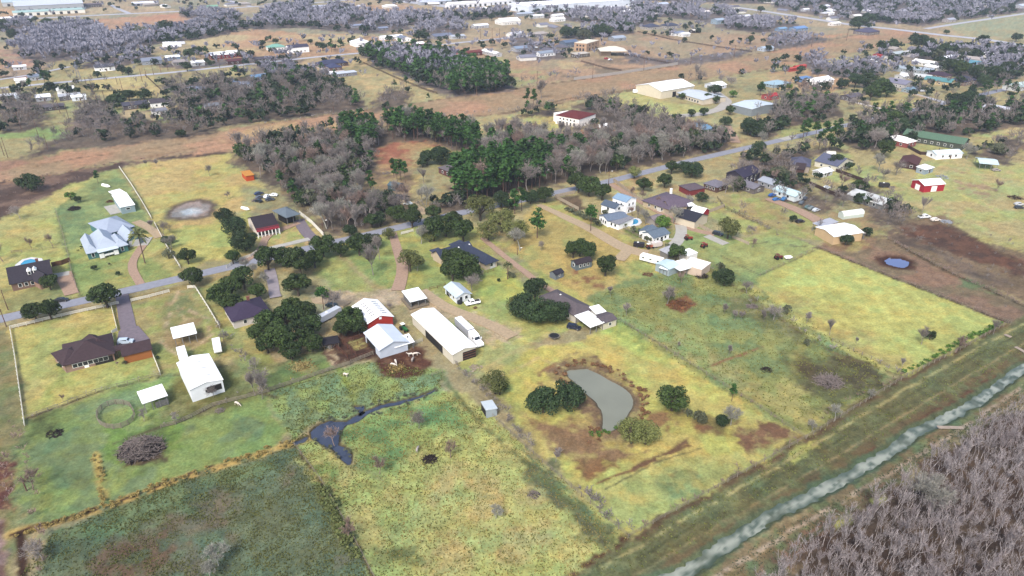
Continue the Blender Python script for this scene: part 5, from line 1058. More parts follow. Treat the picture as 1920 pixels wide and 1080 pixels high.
 (1720,163,12,7,U,2.6,'gable',(96,100,110),(130,140,150),"dark roofed carport beside the blue grey shed"),
 (1762,150,26,13,V+.2,3.2,'gable',(104,164,168),(226,200,150),"teal roofed house with tan walls on the side street"),
 (1762,139,20,11,V,3.2,'hip',(76,56,74),(150,120,110),"dark brown roofed house behind the teal roofed one"),
 (1805,149,24,14,U,3.4,'hip',(76,72,92),(160,140,130),"dark hip roofed house beside the teal roofed one"),
 (1825,117,16,12,V,4,'gable',(110,170,190),(190,206,210),"small teal gabled house among dark oaks"),
 (1752,125,18,8,V,2.8,'gable',(240,240,240),(220,216,210),"white roofed trailer between the long mobile homes and oaks"),
 (1777,106,22,7,U,2.8,'gable',(236,236,240),(220,220,220),"white row shed under the dark oaks"),
 (1872,203,20,12,V,3.6,'gable',(206,210,222),(196,196,200),"pale grey gabled house inside the dark grove"),
 (1755,257,34,14,V+.25,3.6,'gable',(104,136,110),(90,96,84),"long building with a mossy green roof among bare trees"),
 (1688,261,15,10,V,3,'hip',(238,234,230),(170,90,86),"small house with a pale tent shaped roof beside a pine thicket"),
 (1597,179,20,9,U,2.8,'gable',(112,106,120),(120,110,110),"dark roofed house under the huge oak's edge"),
 (1548,181,18,8,U,2.8,'gable',(116,78,76),(110,84,80),"brown roofed shed among bare trees above the lawn"),
 (1907,160,26,12,U,3,'gable',(206,226,220),(210,210,206),"pale green roofed house at the photo's edge"),
 (1707,301,16,9,U+.4,2.6,'gable',(96,56,56),(80,48,48),"dark red shed in the green field near the bare trees"),
 (1735,314,8,5,U,2.6,'shed',(244,246,246),(180,196,206),"small white roofed box shed in the green field"),
 (1772,285,17,8,U-.4,2.8,'gable',(214,230,236),(236,240,242),"white bungalow with a pale blue roof beside the dark fence"),
 (1480,359,13,8,V,2.6,'gable',(206,230,232),(216,222,222),"pale blue roofed shed in the junk yard"),
 (1634,370,18,11,V,2.6,'gable',(206,208,206),(150,150,148),"weathered grey roofed barn among bare trees"),
 (1543,320,9,6,U,2.4,'gable',(232,232,232),(206,206,206),"small white shed behind the stone walled house"),
 (1446,340,10,8,V,2.6,'gable',(190,196,206),(180,180,184),"pale roofed shed at the edge of the brush"),
 (1403,345,14,8,V,2.6,'gable',(140,136,146),(130,120,116),"grey roofed shed under the bare trees by the main road"),
 (464,325,9,4,V,2.8,'flat',(232,160,70),(230,96,40),"bright orange container beside the wood"),
 (1915,10,30,14,U,3.4,'gable',(206,214,226),(196,196,206),"pale house near the horizon in the corner"),
 (1545,11,24,10,U,3.4,'gable',(226,226,236),(206,206,216),"pale house near the horizon among blue green trees"),
 (1690,20,22,10,U,3.4,'gable',(196,190,200),(196,186,186),"grey pink house near the horizon"),
 (1780,36,22,10,U,3.4,'gable',(196,196,206),(196,186,186),"grey house near the pale branch road"),
 (1240,7,30,12,U,3.4,'gable',(206,216,236),(196,196,206),"pale blue house near the horizon beyond the far wood"),
 (1395,30,26,10,U,3.2,'gable',(216,216,226),(200,200,206),"pale house between dark trees near the horizon"),
 (600,12,30,12,U,3.4,'gable',(200,206,224),(196,196,206),"pale house beyond the bluish far wood"),
 (395,12,26,12,U,3.4,'gable',(150,200,170),(196,206,196),"green roofed hall at the far tree line"),
]
for px, py, L_, W_, an, h_, rf, rc, wc, lb in FAR:
    if not lb: continue
    nm = "shed"
    for k_, v_ in (("house", "house"), ("barn", "barn"), ("warehouse", "warehouse"), ("container", "shipping_container"), ("mobile home", "mobile_home"), ("store", "store_building"), ("garage", "garage"), ("bungalow", "bungalow"), ("shelter", "shelter"), ("hall", "hall"), ("trailer", "trailer_building"), ("cabin", "cabin"), ("hut", "hut"), ("poultry", "poultry_shed"), ("stand", "roadside_stand"), ("carport", "carport"), ("row", "shed_row"), ("building", "low_building")):
        if k_ in lb.split("with")[0] or k_ in lb.split(" beside")[0]: nm = v_; break
    rise = {'gable': W_ * .16, 'hip': W_ * .2, 'shed': .4, 'flat': 0}[rf]
    b = Bld(nm, lb, nm.replace("_", " ").replace("trailer building", "trailer").replace("low building", "building"))
    if py < 215 and L_ < 60: L_ *= .82
    b.wing(c=(px, py), L=L_, Wd=W_, ang=an, h=h_, roof=rf, rise=rise, rc=rc, wc=wc, metal=sum(rc) > 520, over=.4)
    if L_ <= 40 and nm not in ("shipping_container",): b.auto()
    elif L_ > 40:
        n_ = min(8, int(L_ // 11)); 
        for s_ in 'sn':
            for k in range(n_): b.panel("loading_door", s_, -.85 + 1.7 * (k + .5) / n_, 4, 3.6, 0, GLS)
rr_ = random.Random(9)
for k in range(62):
    px, py = [(rr_.uniform(1440, 1915), rr_.uniform(-1, 34)), (rr_.uniform(960, 1440), rr_.uniform(0, 30)), (rr_.uniform(480, 960), rr_.uniform(-1, 20)), (rr_.uniform(110, 480), rr_.uniform(-1, 12)), (rr_.uniform(1640, 1900), rr_.uniform(90, 130)), (rr_.uniform(960, 1060), rr_.uniform(40, 110))][(0, 0, 1, 1, 2, 3, 4, 5)[k % 8]]
    c_ = rr_.choice([(206,206,214), (232,232,236), (150,150,166), (120,116,128), (196,186,180)]); b = Bld("house", "tiny far roof half hidden in the tree belts towards the horizon", "house", "tiny far houses among the tree belts")
    b.wing(c=(px, py), L=rr_.uniform(14, 24), Wd=rr_.uniform(8, 12), ang=rr_.choice((U, V)) + rr_.uniform(-.3, .3), h=3, roof=rr_.choice(('gable', 'hip')), rise=2, rc=c_, wc=rr_.choice([(226,222,214), (180,170,160)]), over=.4)
b = Bld("apartment_block", "tan two storey block with a flat roof beside the big cream carport", "building")
b.wing(((1077,80),(1100,82),(1119,75)), h=8.5, roof='flat', rise=0, rc=(236,226,206), wc=(214,178,146), over=.1, along='W')
for s_ in 'nsew': b.wins(s_, 3, 2.2, 2.8, .6, frame=False); b.wins(s_, 3, 2, 1.8, 5.2, frame=False)
b = Bld("open_carport", "big open carport with a cream hip roof on white posts", "carport")
b.wing(c=(1148,93), L=27, Wd=20, ang=U - .55, h=5.2, roof='hip', rise=3.4, rc=(240,228,206), metal=True, open_=True, over=.6, posts=4)
q = MB(); f = b.f; q.box(f['T'](-f['hx'] * .55, 2, 2), (f['hx'] * .8, f['hy'] * 1.5, 4.2), f['ang']); q.build("inner_room", wallm((206,176,146)), b.root, b.o)
# ================================================================= VEGETATION
def leafm(name, rgb, rgb2, rand=.28):
    m = bpy.data.materials.new(name); m.use_nodes = True; n = m.node_tree; L = n.links; b = n.nodes["Principled BSDF"]
    b.inputs["Roughness"].default_value = .7; b.inputs["Specular IOR Level"].default_value = .2
    g = n.nodes.new("ShaderNodeNewGeometry"); mx = n.nodes.new("ShaderNodeMix"); mx.data_type = 'RGBA'
    mx.inputs[6].default_value = (*A(rgb), 1); mx.inputs[7].default_value = (*A(rgb2), 1); L.new(g.outputs["Random Per Island"], mx.inputs[0])
    oi = n.nodes.new("ShaderNodeObjectInfo"); mr = n.nodes.new("ShaderNodeMapRange"); mr.inputs[3].default_value = 1 - rand; mr.inputs[4].default_value = 1 + rand
    L.new(oi.outputs["Random"], mr.inputs[0]); vm = n.nodes.new("ShaderNodeVectorMath"); vm.operation = 'SCALE'
    m3 = n.nodes.new("ShaderNodeMix"); m3.data_type = 'RGBA'; m3.inputs[7].default_value = (*A(tuple((np.array(rgb) + np.array(rgb2)) / 2 * ([1.25, 1.08, .95] if rgb[1] > rgb[0] * 1.15 else [1.0, .96, .96]))), 1)
    m4 = n.nodes.new("ShaderNodeMath"); m4.operation = 'MULTIPLY_ADD'; m4.inputs[1].default_value = 7.31; m4.inputs[2].default_value = .2; L.new(oi.outputs["Random"], m4.inputs[0])
    m5 = n.nodes.new("ShaderNodeMath"); m5.operation = 'FRACT'; L.new(m4.outputs[0], m5.inputs[0]); m6 = n.nodes.new("ShaderNodeMath"); m6.operation = 'MULTIPLY'; m6.inputs[1].default_value = .5; L.new(m5.outputs[0], m6.inputs[0])
    L.new(m6.outputs[0], m3.inputs[0]); L.new(mx.outputs[2], m3.inputs[6])
    L.new(m3.outputs[2], vm.inputs[0]); L.new(mr.outputs[0], vm.inputs["Scale"]); L.new(vm.outputs[0], b.inputs["Base Color"])
    MATS[name] = m; return m
OAKL = leafm("live_oak_leaves", (30,50,24), (88,112,56)); OLIVE = leafm("olive_leaves", (98,108,56), (150,156,92)); PINEL = leafm("pine_needles", (30,68,30), (82,124,56))
DARKL = leafm("dark_evergreen_leaves", (30,50,30), (76,100,60)); BUSHL = leafm("grey_green_leaves", (88,96,72), (134,138,108)); BRIGHTL = leafm("bright_green_leaves", (62,104,40), (120,160,66))
PALML = leafm("palm_leaves", (84,98,56), (140,146,96)); BROWNL = leafm("brown_leaves", (120,84,56), (160,120,84)); YELG = leafm("yellow_grass_blades", (186,160,84), (226,204,128)); GRG = leafm("green_grass_blades", (104,124,72), (150,160,96))
BARK = mat("oak_bark", (104,92,80), .95, .15, 1, rand=.1); PBARK = mat("pine_bark", (124,96,84), .95, .15, 1, rand=.1)
TWIG = leafm("grey_twigs", (116,107,101), (206,197,191), .24); TWIGM = leafm("mauve_twigs", (122,113,114), (216,206,204), .22); TWIGB = leafm("brown_twigs", (134,112,102), (206,180,166), .16); TWIGP = leafm("pale_lichen_twigs", (126,126,114), (210,208,196), .14); TWIGF = leafm("haze_blue_twigs", (118,120,136), (196,196,210), .22)  # TWIGF: far twigs carry the blue of distant haze in their colour
def unit(v): return v / np.maximum(np.linalg.norm(v, axis=-1, keepdims=True), 1e-9)
def leaf_quads(C_, s, rs, flat=.35, nd=None):
    """leaf-clump faces: irregular quads of size s at centres C_"""
    n = len(C_); nrm = unit(rs.normal(size=(n, 3)) * (.55 if nd is not None else 1) + (nd if nd is not None else np.array([0, 0, flat]))); a = unit(np.cross(nrm, rs.normal(size=(n, 3)))); b = np.cross(nrm, a)
    s = s * rs.uniform(.6, 1.35, (n, 1)); P = []
    for k in range(4):
        t = k * math.pi / 2 + rs.uniform(-.35, .35, (n, 1)); P.append(C_ + (a * np.cos(t) + b * np.sin(t)) * s * rs.uniform(.6, 1.1, (n, 1)))
    v = np.stack(P, 1).reshape(-1, 3); q = np.arange(n * 4).reshape(n, 4); return v, q
def tube_np(p0, p1, r0, r1, k=3):
    """many tapered k-sided tubes at once -> verts, quads"""
    d = unit(p1 - p0); h = np.where(np.abs(d[:, 2:3]) < .9, [[0, 0, 1.]], [[1., 0, 0]]); a = unit(np.cross(d, h)); b = np.cross(d, a); V = []
    for p, r in ((p0, r0), (p1, r1)):
        for j in range(k):
            t = 2 * math.pi * j / k; V.append(p + (a * math.cos(t) + b * math.sin(t)) * r[:, None])
    v = np.stack(V, 1); n = len(p0); base = (np.arange(n) * 2 * k)[:, None]
    q = np.concatenate([base + np.array([[j, (j + 1) % k, k + (j + 1) % k, k + j]]) for j in range(k)], 0)
    return v.reshape(-1, 3), q
def blades(p0, p1, wd, rs):
    """thin tapering twig faces as quads"""
    d = unit(p1 - p0); sd = unit(np.cross(d, rs.normal(size=d.shape))) * wd[:, None]
    v = np.stack([p0 - sd, p0 + sd, p1 + sd * .35, p1 - sd * .35], 1); n = len(p0)
    return v.reshape(-1, 3), np.arange(n * 4).reshape(n, 4)
def cat(parts):
    V, Q, Mi, o = [], [], [], 0
    for v, q, m in parts: V.append(v); Q.append(q + o); Mi.append(np.full(len(q), m)); o += len(v)
    return np.concatenate(V), np.concatenate(Q), np.concatenate(Mi)
def grow(seed, h, spread, levels, fork=(3, 4), trunk=.3, up=.35, lean=0, r0=.22, wob=.15):
    """bare branching: returns list of (p0, p1, r0, r1, level)"""
    rs = np.random.RandomState(seed); S = []
    def rec(p, d, l, r, lv):
        n_ = 2 if lv < levels - 1 else 1; q = p
        for k in range(n_):
            d = unit(d + rs.normal(size=3) * wob + np.array([0, 0, up * .25])); q2 = q + d * l / n_
            S.append((q, q2, r * (1 - .3 * k / n_), r * (1 - .3 * (k + 1) / n_), lv)); q = q2
            if lv > 0 and lv < levels - 1 and n_ > 1 and k == 0: sub(q, d, l * .62, r * .45, lv + 1, 2)
        if lv < levels - 1: sub(q, d, l * (.72 if lv else .75), r * .62, lv + 1, rs.randint(fork[0], fork[1] + 1))
    def sub(p, d, l, r, lv, n_):
        a0 = rs.uniform(0, 6.28); u = unit(np.cross(d, rs.normal(size=3))); v = np.cross(d, u)
        for k in range(n_):
            t = a0 + 6.283 * k / n_ + rs.uniform(-.4, .4); sp_ = spread * rs.uniform(.6, 1.25)
            nd = unit(d + (u * math.cos(t) + v * math.sin(t)) * sp_ + np.array([0, 0, up * .4])); rec(p, nd, l * rs.uniform(.75, 1.15), r, lv)
    rec(np.zeros(3), unit(np.array([lean, 0, 1.0])), h * trunk, r0, 0)
    a = np.array([s[0] for s in S]); b = np.array([s[1] for s in S]); ra = np.array([s[2] for s in S]); rb = np.array([s[3] for s in S]); lv = np.array([s[4] for s in S])
    f = h / max(b[:, 2].max(), .1); return a * f, b * f, ra, rb, lv
def bare_mesh(seed, h=10, spread=.55, levels=5, fork=(3, 4), trunk=.28, up=.35, tw=.035, m=None, r0=.2, lv_t=2, side=5):
    a, b, ra, rb, lv = grow(seed, h, spread, levels, fork, trunk, up, r0=r0); rs = np.random.RandomState(seed + 1)
    k = lv <= lv_t; P = [(*tube_np(a[k], b[k], np.maximum(ra[k], .035), np.maximum(rb[k], .03), 4), 0)] ; k2 = ~k
    P.append((*blades(a[k2], b[k2], np.full(k2.sum(), tw), rs), 1))
    e = lv >= levels - 2; pa, pb = a[e], b[e]                       # fine side twigs along the outer branches
    for q_ in range(side):
        t = rs.uniform(.1, 1, (len(pa), 1)); o_ = pa + (pb - pa) * t; d_ = unit(unit(pb - pa) + rs.normal(size=pa.shape) * .55 + [0, 0, .25])
        P.append((*blades(o_, o_ + d_ * h * rs.uniform(.035, .075, (len(pa), 1)), np.full(len(pa), tw * .7), rs), 1))
    return P
def mk(name, P, mats): v, q, mi = cat(P); return npmesh(name, v, q, mats, mi)
def crown_pts(seed, nl, n, rx=1, rz=.75, zc=.95, shell=.82, jit=.22, lob=.42, full=False):
    rs = np.random.RandomState(seed); c = []
    for k in range(nl):
        t = rs.uniform(0, 6.28); u = rs.uniform(-.55, 1); r = math.sqrt(max(0, 1 - u * u)) * rs.uniform(.45, .78) * rx
        c.append((math.cos(t) * r, math.sin(t) * r, zc + u * rz * .62, rs.uniform(lob * .7, lob * 1.2)))
    c = np.array(c); pick = rs.randint(0, nl, n); d = unit(rs.normal(size=(n, 3)) + np.array([0, 0, .25])); rad = rs.uniform(shell - jit, 1.08, (n, 1)) ** .6
    p = c[pick, :3] + d * c[pick, 3:4] * rad * np.array([1, 1, .85]); p[:, 2] = np.maximum(p[:, 2], .18 + rs.uniform(0, .12, n)); return (p, rs, c, d) if full else (p, rs, c)
def oak_mesh(seed, n=3400, ls=.062, nl=24, rz=.75, zc=.92, mats=None, lob=.34, limbs=True):
    """unit crown radius 1; trunk from the ground"""
    p, rs, c, d = crown_pts(seed, nl, n, rz=rz, zc=zc, lob=lob, full=True); lv, lq = leaf_quads(p, ls, rs, nd=d)
    top = c[:, :3] * np.array([.8, .8, .95]); base = np.tile([[0, 0, .38]], (len(c), 1)); tv, tq = tube_np(base, top, np.full(len(c), .05), np.full(len(c), .012), 4)
    t2, q2 = tube_np(np.array([[0, 0, -.05]]), np.array([[.02, 0, .42]]), np.array([.085]), np.array([.06]), 6)
    return [(t2, q2, 0), (tv, tq, 0)], [(lv, lq, 0)]
OAKT = []
def kit(name, seeds, **kw):
    out = []
    for s in seeds:
        T_, L_ = oak_mesh(s, **kw); out.append((T_, L_))
    return out
def two(nameT, nameC, T_, L_, bm, lm):
    return mk(nameT, T_, [bm]), mk(nameC, L_, [lm])
KIT = {}
for kn, lm, seeds, kw in (("oak", OAKL, (1, 2, 3, 4, 5), dict(n=3400, ls=.062, lob=.3)), ("dark", DARKL, (11, 12, 13), dict(n=4000, ls=.058, zc=.8, rz=.7, lob=.37)),
                          ("olive", OLIVE, (21, 22, 23), dict(n=2600, ls=.05, lob=.36)), ("bush", BUSHL, (31, 32, 33), dict(n=1700, ls=.07, zc=.6, rz=.6)), ("bright", BRIGHTL, (41, 42), dict(n=2200, ls=.07, zc=.75))):
    KIT[kn] = [two(kn + "_trunk", kn + "_crown", *oak_mesh(s, **kw), BARK, lm) for s in seeds]
# small-in-picture evergreens: one mesh each, fewer leaf clumps
KIT2 = {}
for kn, lm, seeds, n_ in (("oak", OAKL, (1, 2, 3, 4), 700), ("dark", DARKL, (11, 12, 13), 600), ("olive", OLIVE, (21, 22), 500), ("bush", BUSHL, (31, 32), 400), ("bright", BRIGHTL, (41, 42), 500)):
    KIT2[kn] = [mk(kn + "_small", [(v, q, m) for v, q, m in oak_mesh(s + 50, n=n_, ls=.12)[0]] + [(v, q, 1) for v, q, m in oak_mesh(s + 50, n=n_, ls=.12)[1]], [BARK, lm]) for s in seeds]
def pine_parts(seed, h=1.0, n=900, ls=.032, low=.5, cr=.17):
    """unit height pine: bare leaning trunk, flat clumps of needles at the top"""
    rs = np.random.RandomState(seed); P = [(*tube_np(np.array([[0, 0, -.02]]), np.array([[rs.uniform(-.03, .03), rs.uniform(-.03, .03), .97]]), np.array([.016]), np.array([.005]), 5), 0)]
    nc = 15; z = np.sort(rs.uniform(low, 1, nc)); t = rs.uniform(0, 6.28, nc); r = cr * (1.15 - z) / (1.15 - low) * rs.uniform(.4, 1.15, nc); cc = np.stack([np.cos(t) * r, np.sin(t) * r, z], 1)
    b0 = np.stack([cc[:, 0] * .1, cc[:, 1] * .1, cc[:, 2] - .04], 1); P.append((*tube_np(b0, cc, np.full(nc, .005), np.full(nc, .002), 3), 0))
    k = rs.randint(0, nc, n); p = cc[k] + rs.normal(size=(n, 3)) * np.array([.045, .045, .022]); return P, [(*leaf_quads(p, ls, rs, .8), 1)]
PINES = []
for s in (1, 2, 3, 4, 5):
    a_, b_ = pine_parts(s, low=.42 if s % 2 else .55); PINES.append((mk("pine_trunk", a_, [PBARK]), mk("pine_crown", [(v, q, 0) for v, q, m in b_], [PINEL])))
PINES2 = []
for s in (6, 7, 8, 9): a_, b_ = pine_parts(s, n=260, ls=.05, low=.45); PINES2.append(mk("pine_small", a_ + b_, [PBARK, PINEL]))
def bk(seeds, mats, **kw): return [mk("bare_crown", bare_mesh(s, **kw), mats) for s in seeds]
BARE = {"wide": bk((1, 2, 3, 4), [TWIG, TWIG], h=10, spread=.8, levels=5, fork=(3, 4), trunk=.2, up=.15, tw=.032, r0=.24),
        "tall": bk((5, 6, 7, 8), [TWIG, TWIG], h=13, spread=.42, levels=5, fork=(3, 4), trunk=.26, up=.5, tw=.032),
        "pale": bk((9, 10, 11), [TWIGP, TWIGP], h=10, spread=.85, levels=5, fork=(3, 4), trunk=.16, up=.25, tw=.045, r0=.26),
        "brown": bk((12, 13, 14), [TWIGB, TWIGB], h=9, spread=.6, levels=5, fork=(3, 3), trunk=.2, up=.4, tw=.034),
        "shrub": bk((15, 16, 17, 18), [TWIG, TWIG], h=5, spread=.6, levels=5, fork=(3, 4), trunk=.08, up=.5, tw=.03, r0=.08)}
BH = {"wide": 10, "tall": 13, "pale": 10, "brown": 9, "shrub": 5}
SAP = [mk("sapling", bare_mesh(s, h=9, spread=.34, levels=4, fork=(3, 3), trunk=.34, up=.7, tw=.034, r0=.09, lv_t=1, side=3), [TWIGM, TWIGM]) for s in range(60, 68)]
# -------- where things stand, in words
LAND = [(1850,640,"canal bank corner"),(1040,745,"kidney pond"),(1262,747,"pond lawn"),(870,680,"white barn"),(600,620,"red barn"),(380,690,"white shop building"),(170,650,"brown brick house"),(220,780,"oval pen"),(265,840,"brush pile"),(620,820,"pasture creek"),
 (800,900,"front pasture"),(205,440,"teal house"),(50,510,"dormered dark house"),(358,393,"dry pond"),(500,410,"red pent roofed house"),(860,470,"slate roofed ranch house"),(1090,590,"brown shingled house"),(1150,400,"white pool compound"),
 (1270,370,"purplish hip roofed house"),(1260,495,"jagged roofed workshop"),(1100,480,"small grey cottage"),(1565,430,"tan metal building"),(1683,488,"blue reflecting pond"),(1730,335,"small red barn"),(1500,310,"stone walled house"),(1070,210,"red roofed villa"),
 (1250,165,"huge cream barn"),(1400,195,"grey metal barn"),(745,355,"cream mobile home"),(860,310,"brick house"),(240,185,"three far oaks"),(412,105,"red walled barns"),(620,120,"navy ranch house"),(845,130,"pine wood"),(1110,85,"tan two storey block"),
 (1620,60,"purple roofed house"),(1640,165,"huge spreading oak"),(1760,150,"teal roofed house"),(1700,130,"long mobile homes"),(1800,190,"dark grove"),(1755,257,"mossy green roof"),(1300,235,"small blue pond"),(560,200,"mixed wood"),(560,320,"big bare wood"),
 (1180,290,"pale bare wood"),(940,410,"olive thicket"),(1555,720,"log pile"),(1640,560,"bright green field"),(1300,560,"brown scrape"),(70,340,"dark marsh"),(150,80,"far bare wood"),(600,40,"bluish far wood"),(1400,60,"brown corridor"),(290,80,"steel pylon"),(1870,203,"grey gabled house"),(1900,60,"wide highway"),
 (1000,20,"distribution hall"),(1225,50,"dark hip roofed row"),(950,40,"large far white barn"),(1870,300,"open hay shed"),(30,240,"power poles"),(480,500,"road fence")]
LXY = np.array([at(a, b)[:2] for a, b, c in LAND])
def place_words(x, y, px, py):
    d = np.hypot(LXY[:, 0] - x, LXY[:, 1] - y); i = int(d.argmin()); a, b, nm = LAND[i]
    dx, dy = px - a, (py - b) * 1.6; m = math.hypot(dx, dy)
    if m < 12: return "right at the " + nm
    if abs(dx) > abs(dy): s = "to the right of the" if dx > 0 else "to the left of the"
    else: s = "in front of the" if dy > 0 else "behind the"
    return s + " " + nm
SIZEW = lambda r: "tiny" if r < 8 else "small" if r < 14 else "medium" if r < 22 else "large" if r < 32 else "huge"
def label_tree(kind, px, py, r, x, y):
    return "%s %s %s" % (SIZEW(r), kind, place_words(x, y, px, py))
KWORD = {"oak": "dark green live oak", "dark": "dense near black green tree", "olive": "olive toned half bare tree", "bush": "grey green bushy tree", "bright": "bright green round shrub"}
TOP = []   # (object, label) for uniqueness pass
def evergreen(kind, px, py, r, sz=1.0, label=None, hide=1.0):
    """px,py: crown centre in the photo, r: crown radius in photo px"""
    z = 5.0
    for _ in range(4): x, y, _z = at(px, py, z); Rr = r * depth(py, z) / FPX; z = Rr * (.9 if kind in ("oak", "olive") else .75) * sz
    big = r >= 13; rz = R.uniform(0, 6.28); sx = Rr * R.uniform(.95, 1.05); sc = (sx, sx * R.uniform(.9, 1.08), Rr * sz * R.uniform(.92, 1.08))
    lb = label or label_tree(KWORD[kind], px, py, r, x, y); nm = "shrub" if kind in ("bright",) or r * mpp(py) < 2.2 else "evergreen_tree"; ct = "shrub" if nm == "shrub" else "tree"
    if big:
        T_, L_ = R.choice(KIT[kind]); o = empty(nm, (x, y, 0), rz, lb, ct); o.scale = sc; put("trunk", T_, o); put("crown", L_, o)
    else:
        o = put(nm, R.choice(KIT2[kind]), None, (x, y, 0), rz, sc); tag(o, lb, ct)
    TOP.append(o); return o
def pine(px, pyb, hpx, label=None, lowpoly=False):
    x, y, _ = at(px, pyb); h = hpx * depth(pyb) / FPX / .93; w_ = R.uniform(.85, 1.2) * (1 if hpx > 30 else 1.25)
    lb = label or "%s pine %s" % ("tall" if hpx > 40 else "slender", place_words(x, y, px, pyb))
    if hpx > 26 and not lowpoly:
        T_, L_ = R.choice(PINES); o = empty("pine_tree", (x, y, 0), R.uniform(0, 6), lb, "tree"); o.scale = (h * w_, h * w_, h); put("trunk", T_, o); put("crown", L_, o)
    else: o = put("pine_tree", R.choice(PINES2), None, (x, y, 0), R.uniform(0, 6), (h * w_, h * w_, h)); tag(o, lb, "tree")
    TOP.append(o); return o
NB = {"wide": "spreading grey bare tree", "tall": "tall grey bare tree", "pale": "pale lichen grey bare tree", "brown": "brownish bare tree", "shrub": "mauve bare shrub"}
def bare(kind, px, pyb, hpx, label=None, wd=1.0):
    x, y, _ = at(px, pyb); s = hpx * depth(pyb) / FPX / .93 / BH[kind]; me = R.choice(BARE[kind])
    lb = label or "%s %s" % (NB[kind], place_words(x, y, px, pyb)); nm = "bare_shrub" if kind == "shrub" else "bare_tree"
    o = put(nm, me, None, (x, y, 0), R.uniform(0, 6.28), (s * wd, s * wd, s)); tag(o, lb, "shrub" if kind == "shrub" else "tree"); TOP.append(o); return o
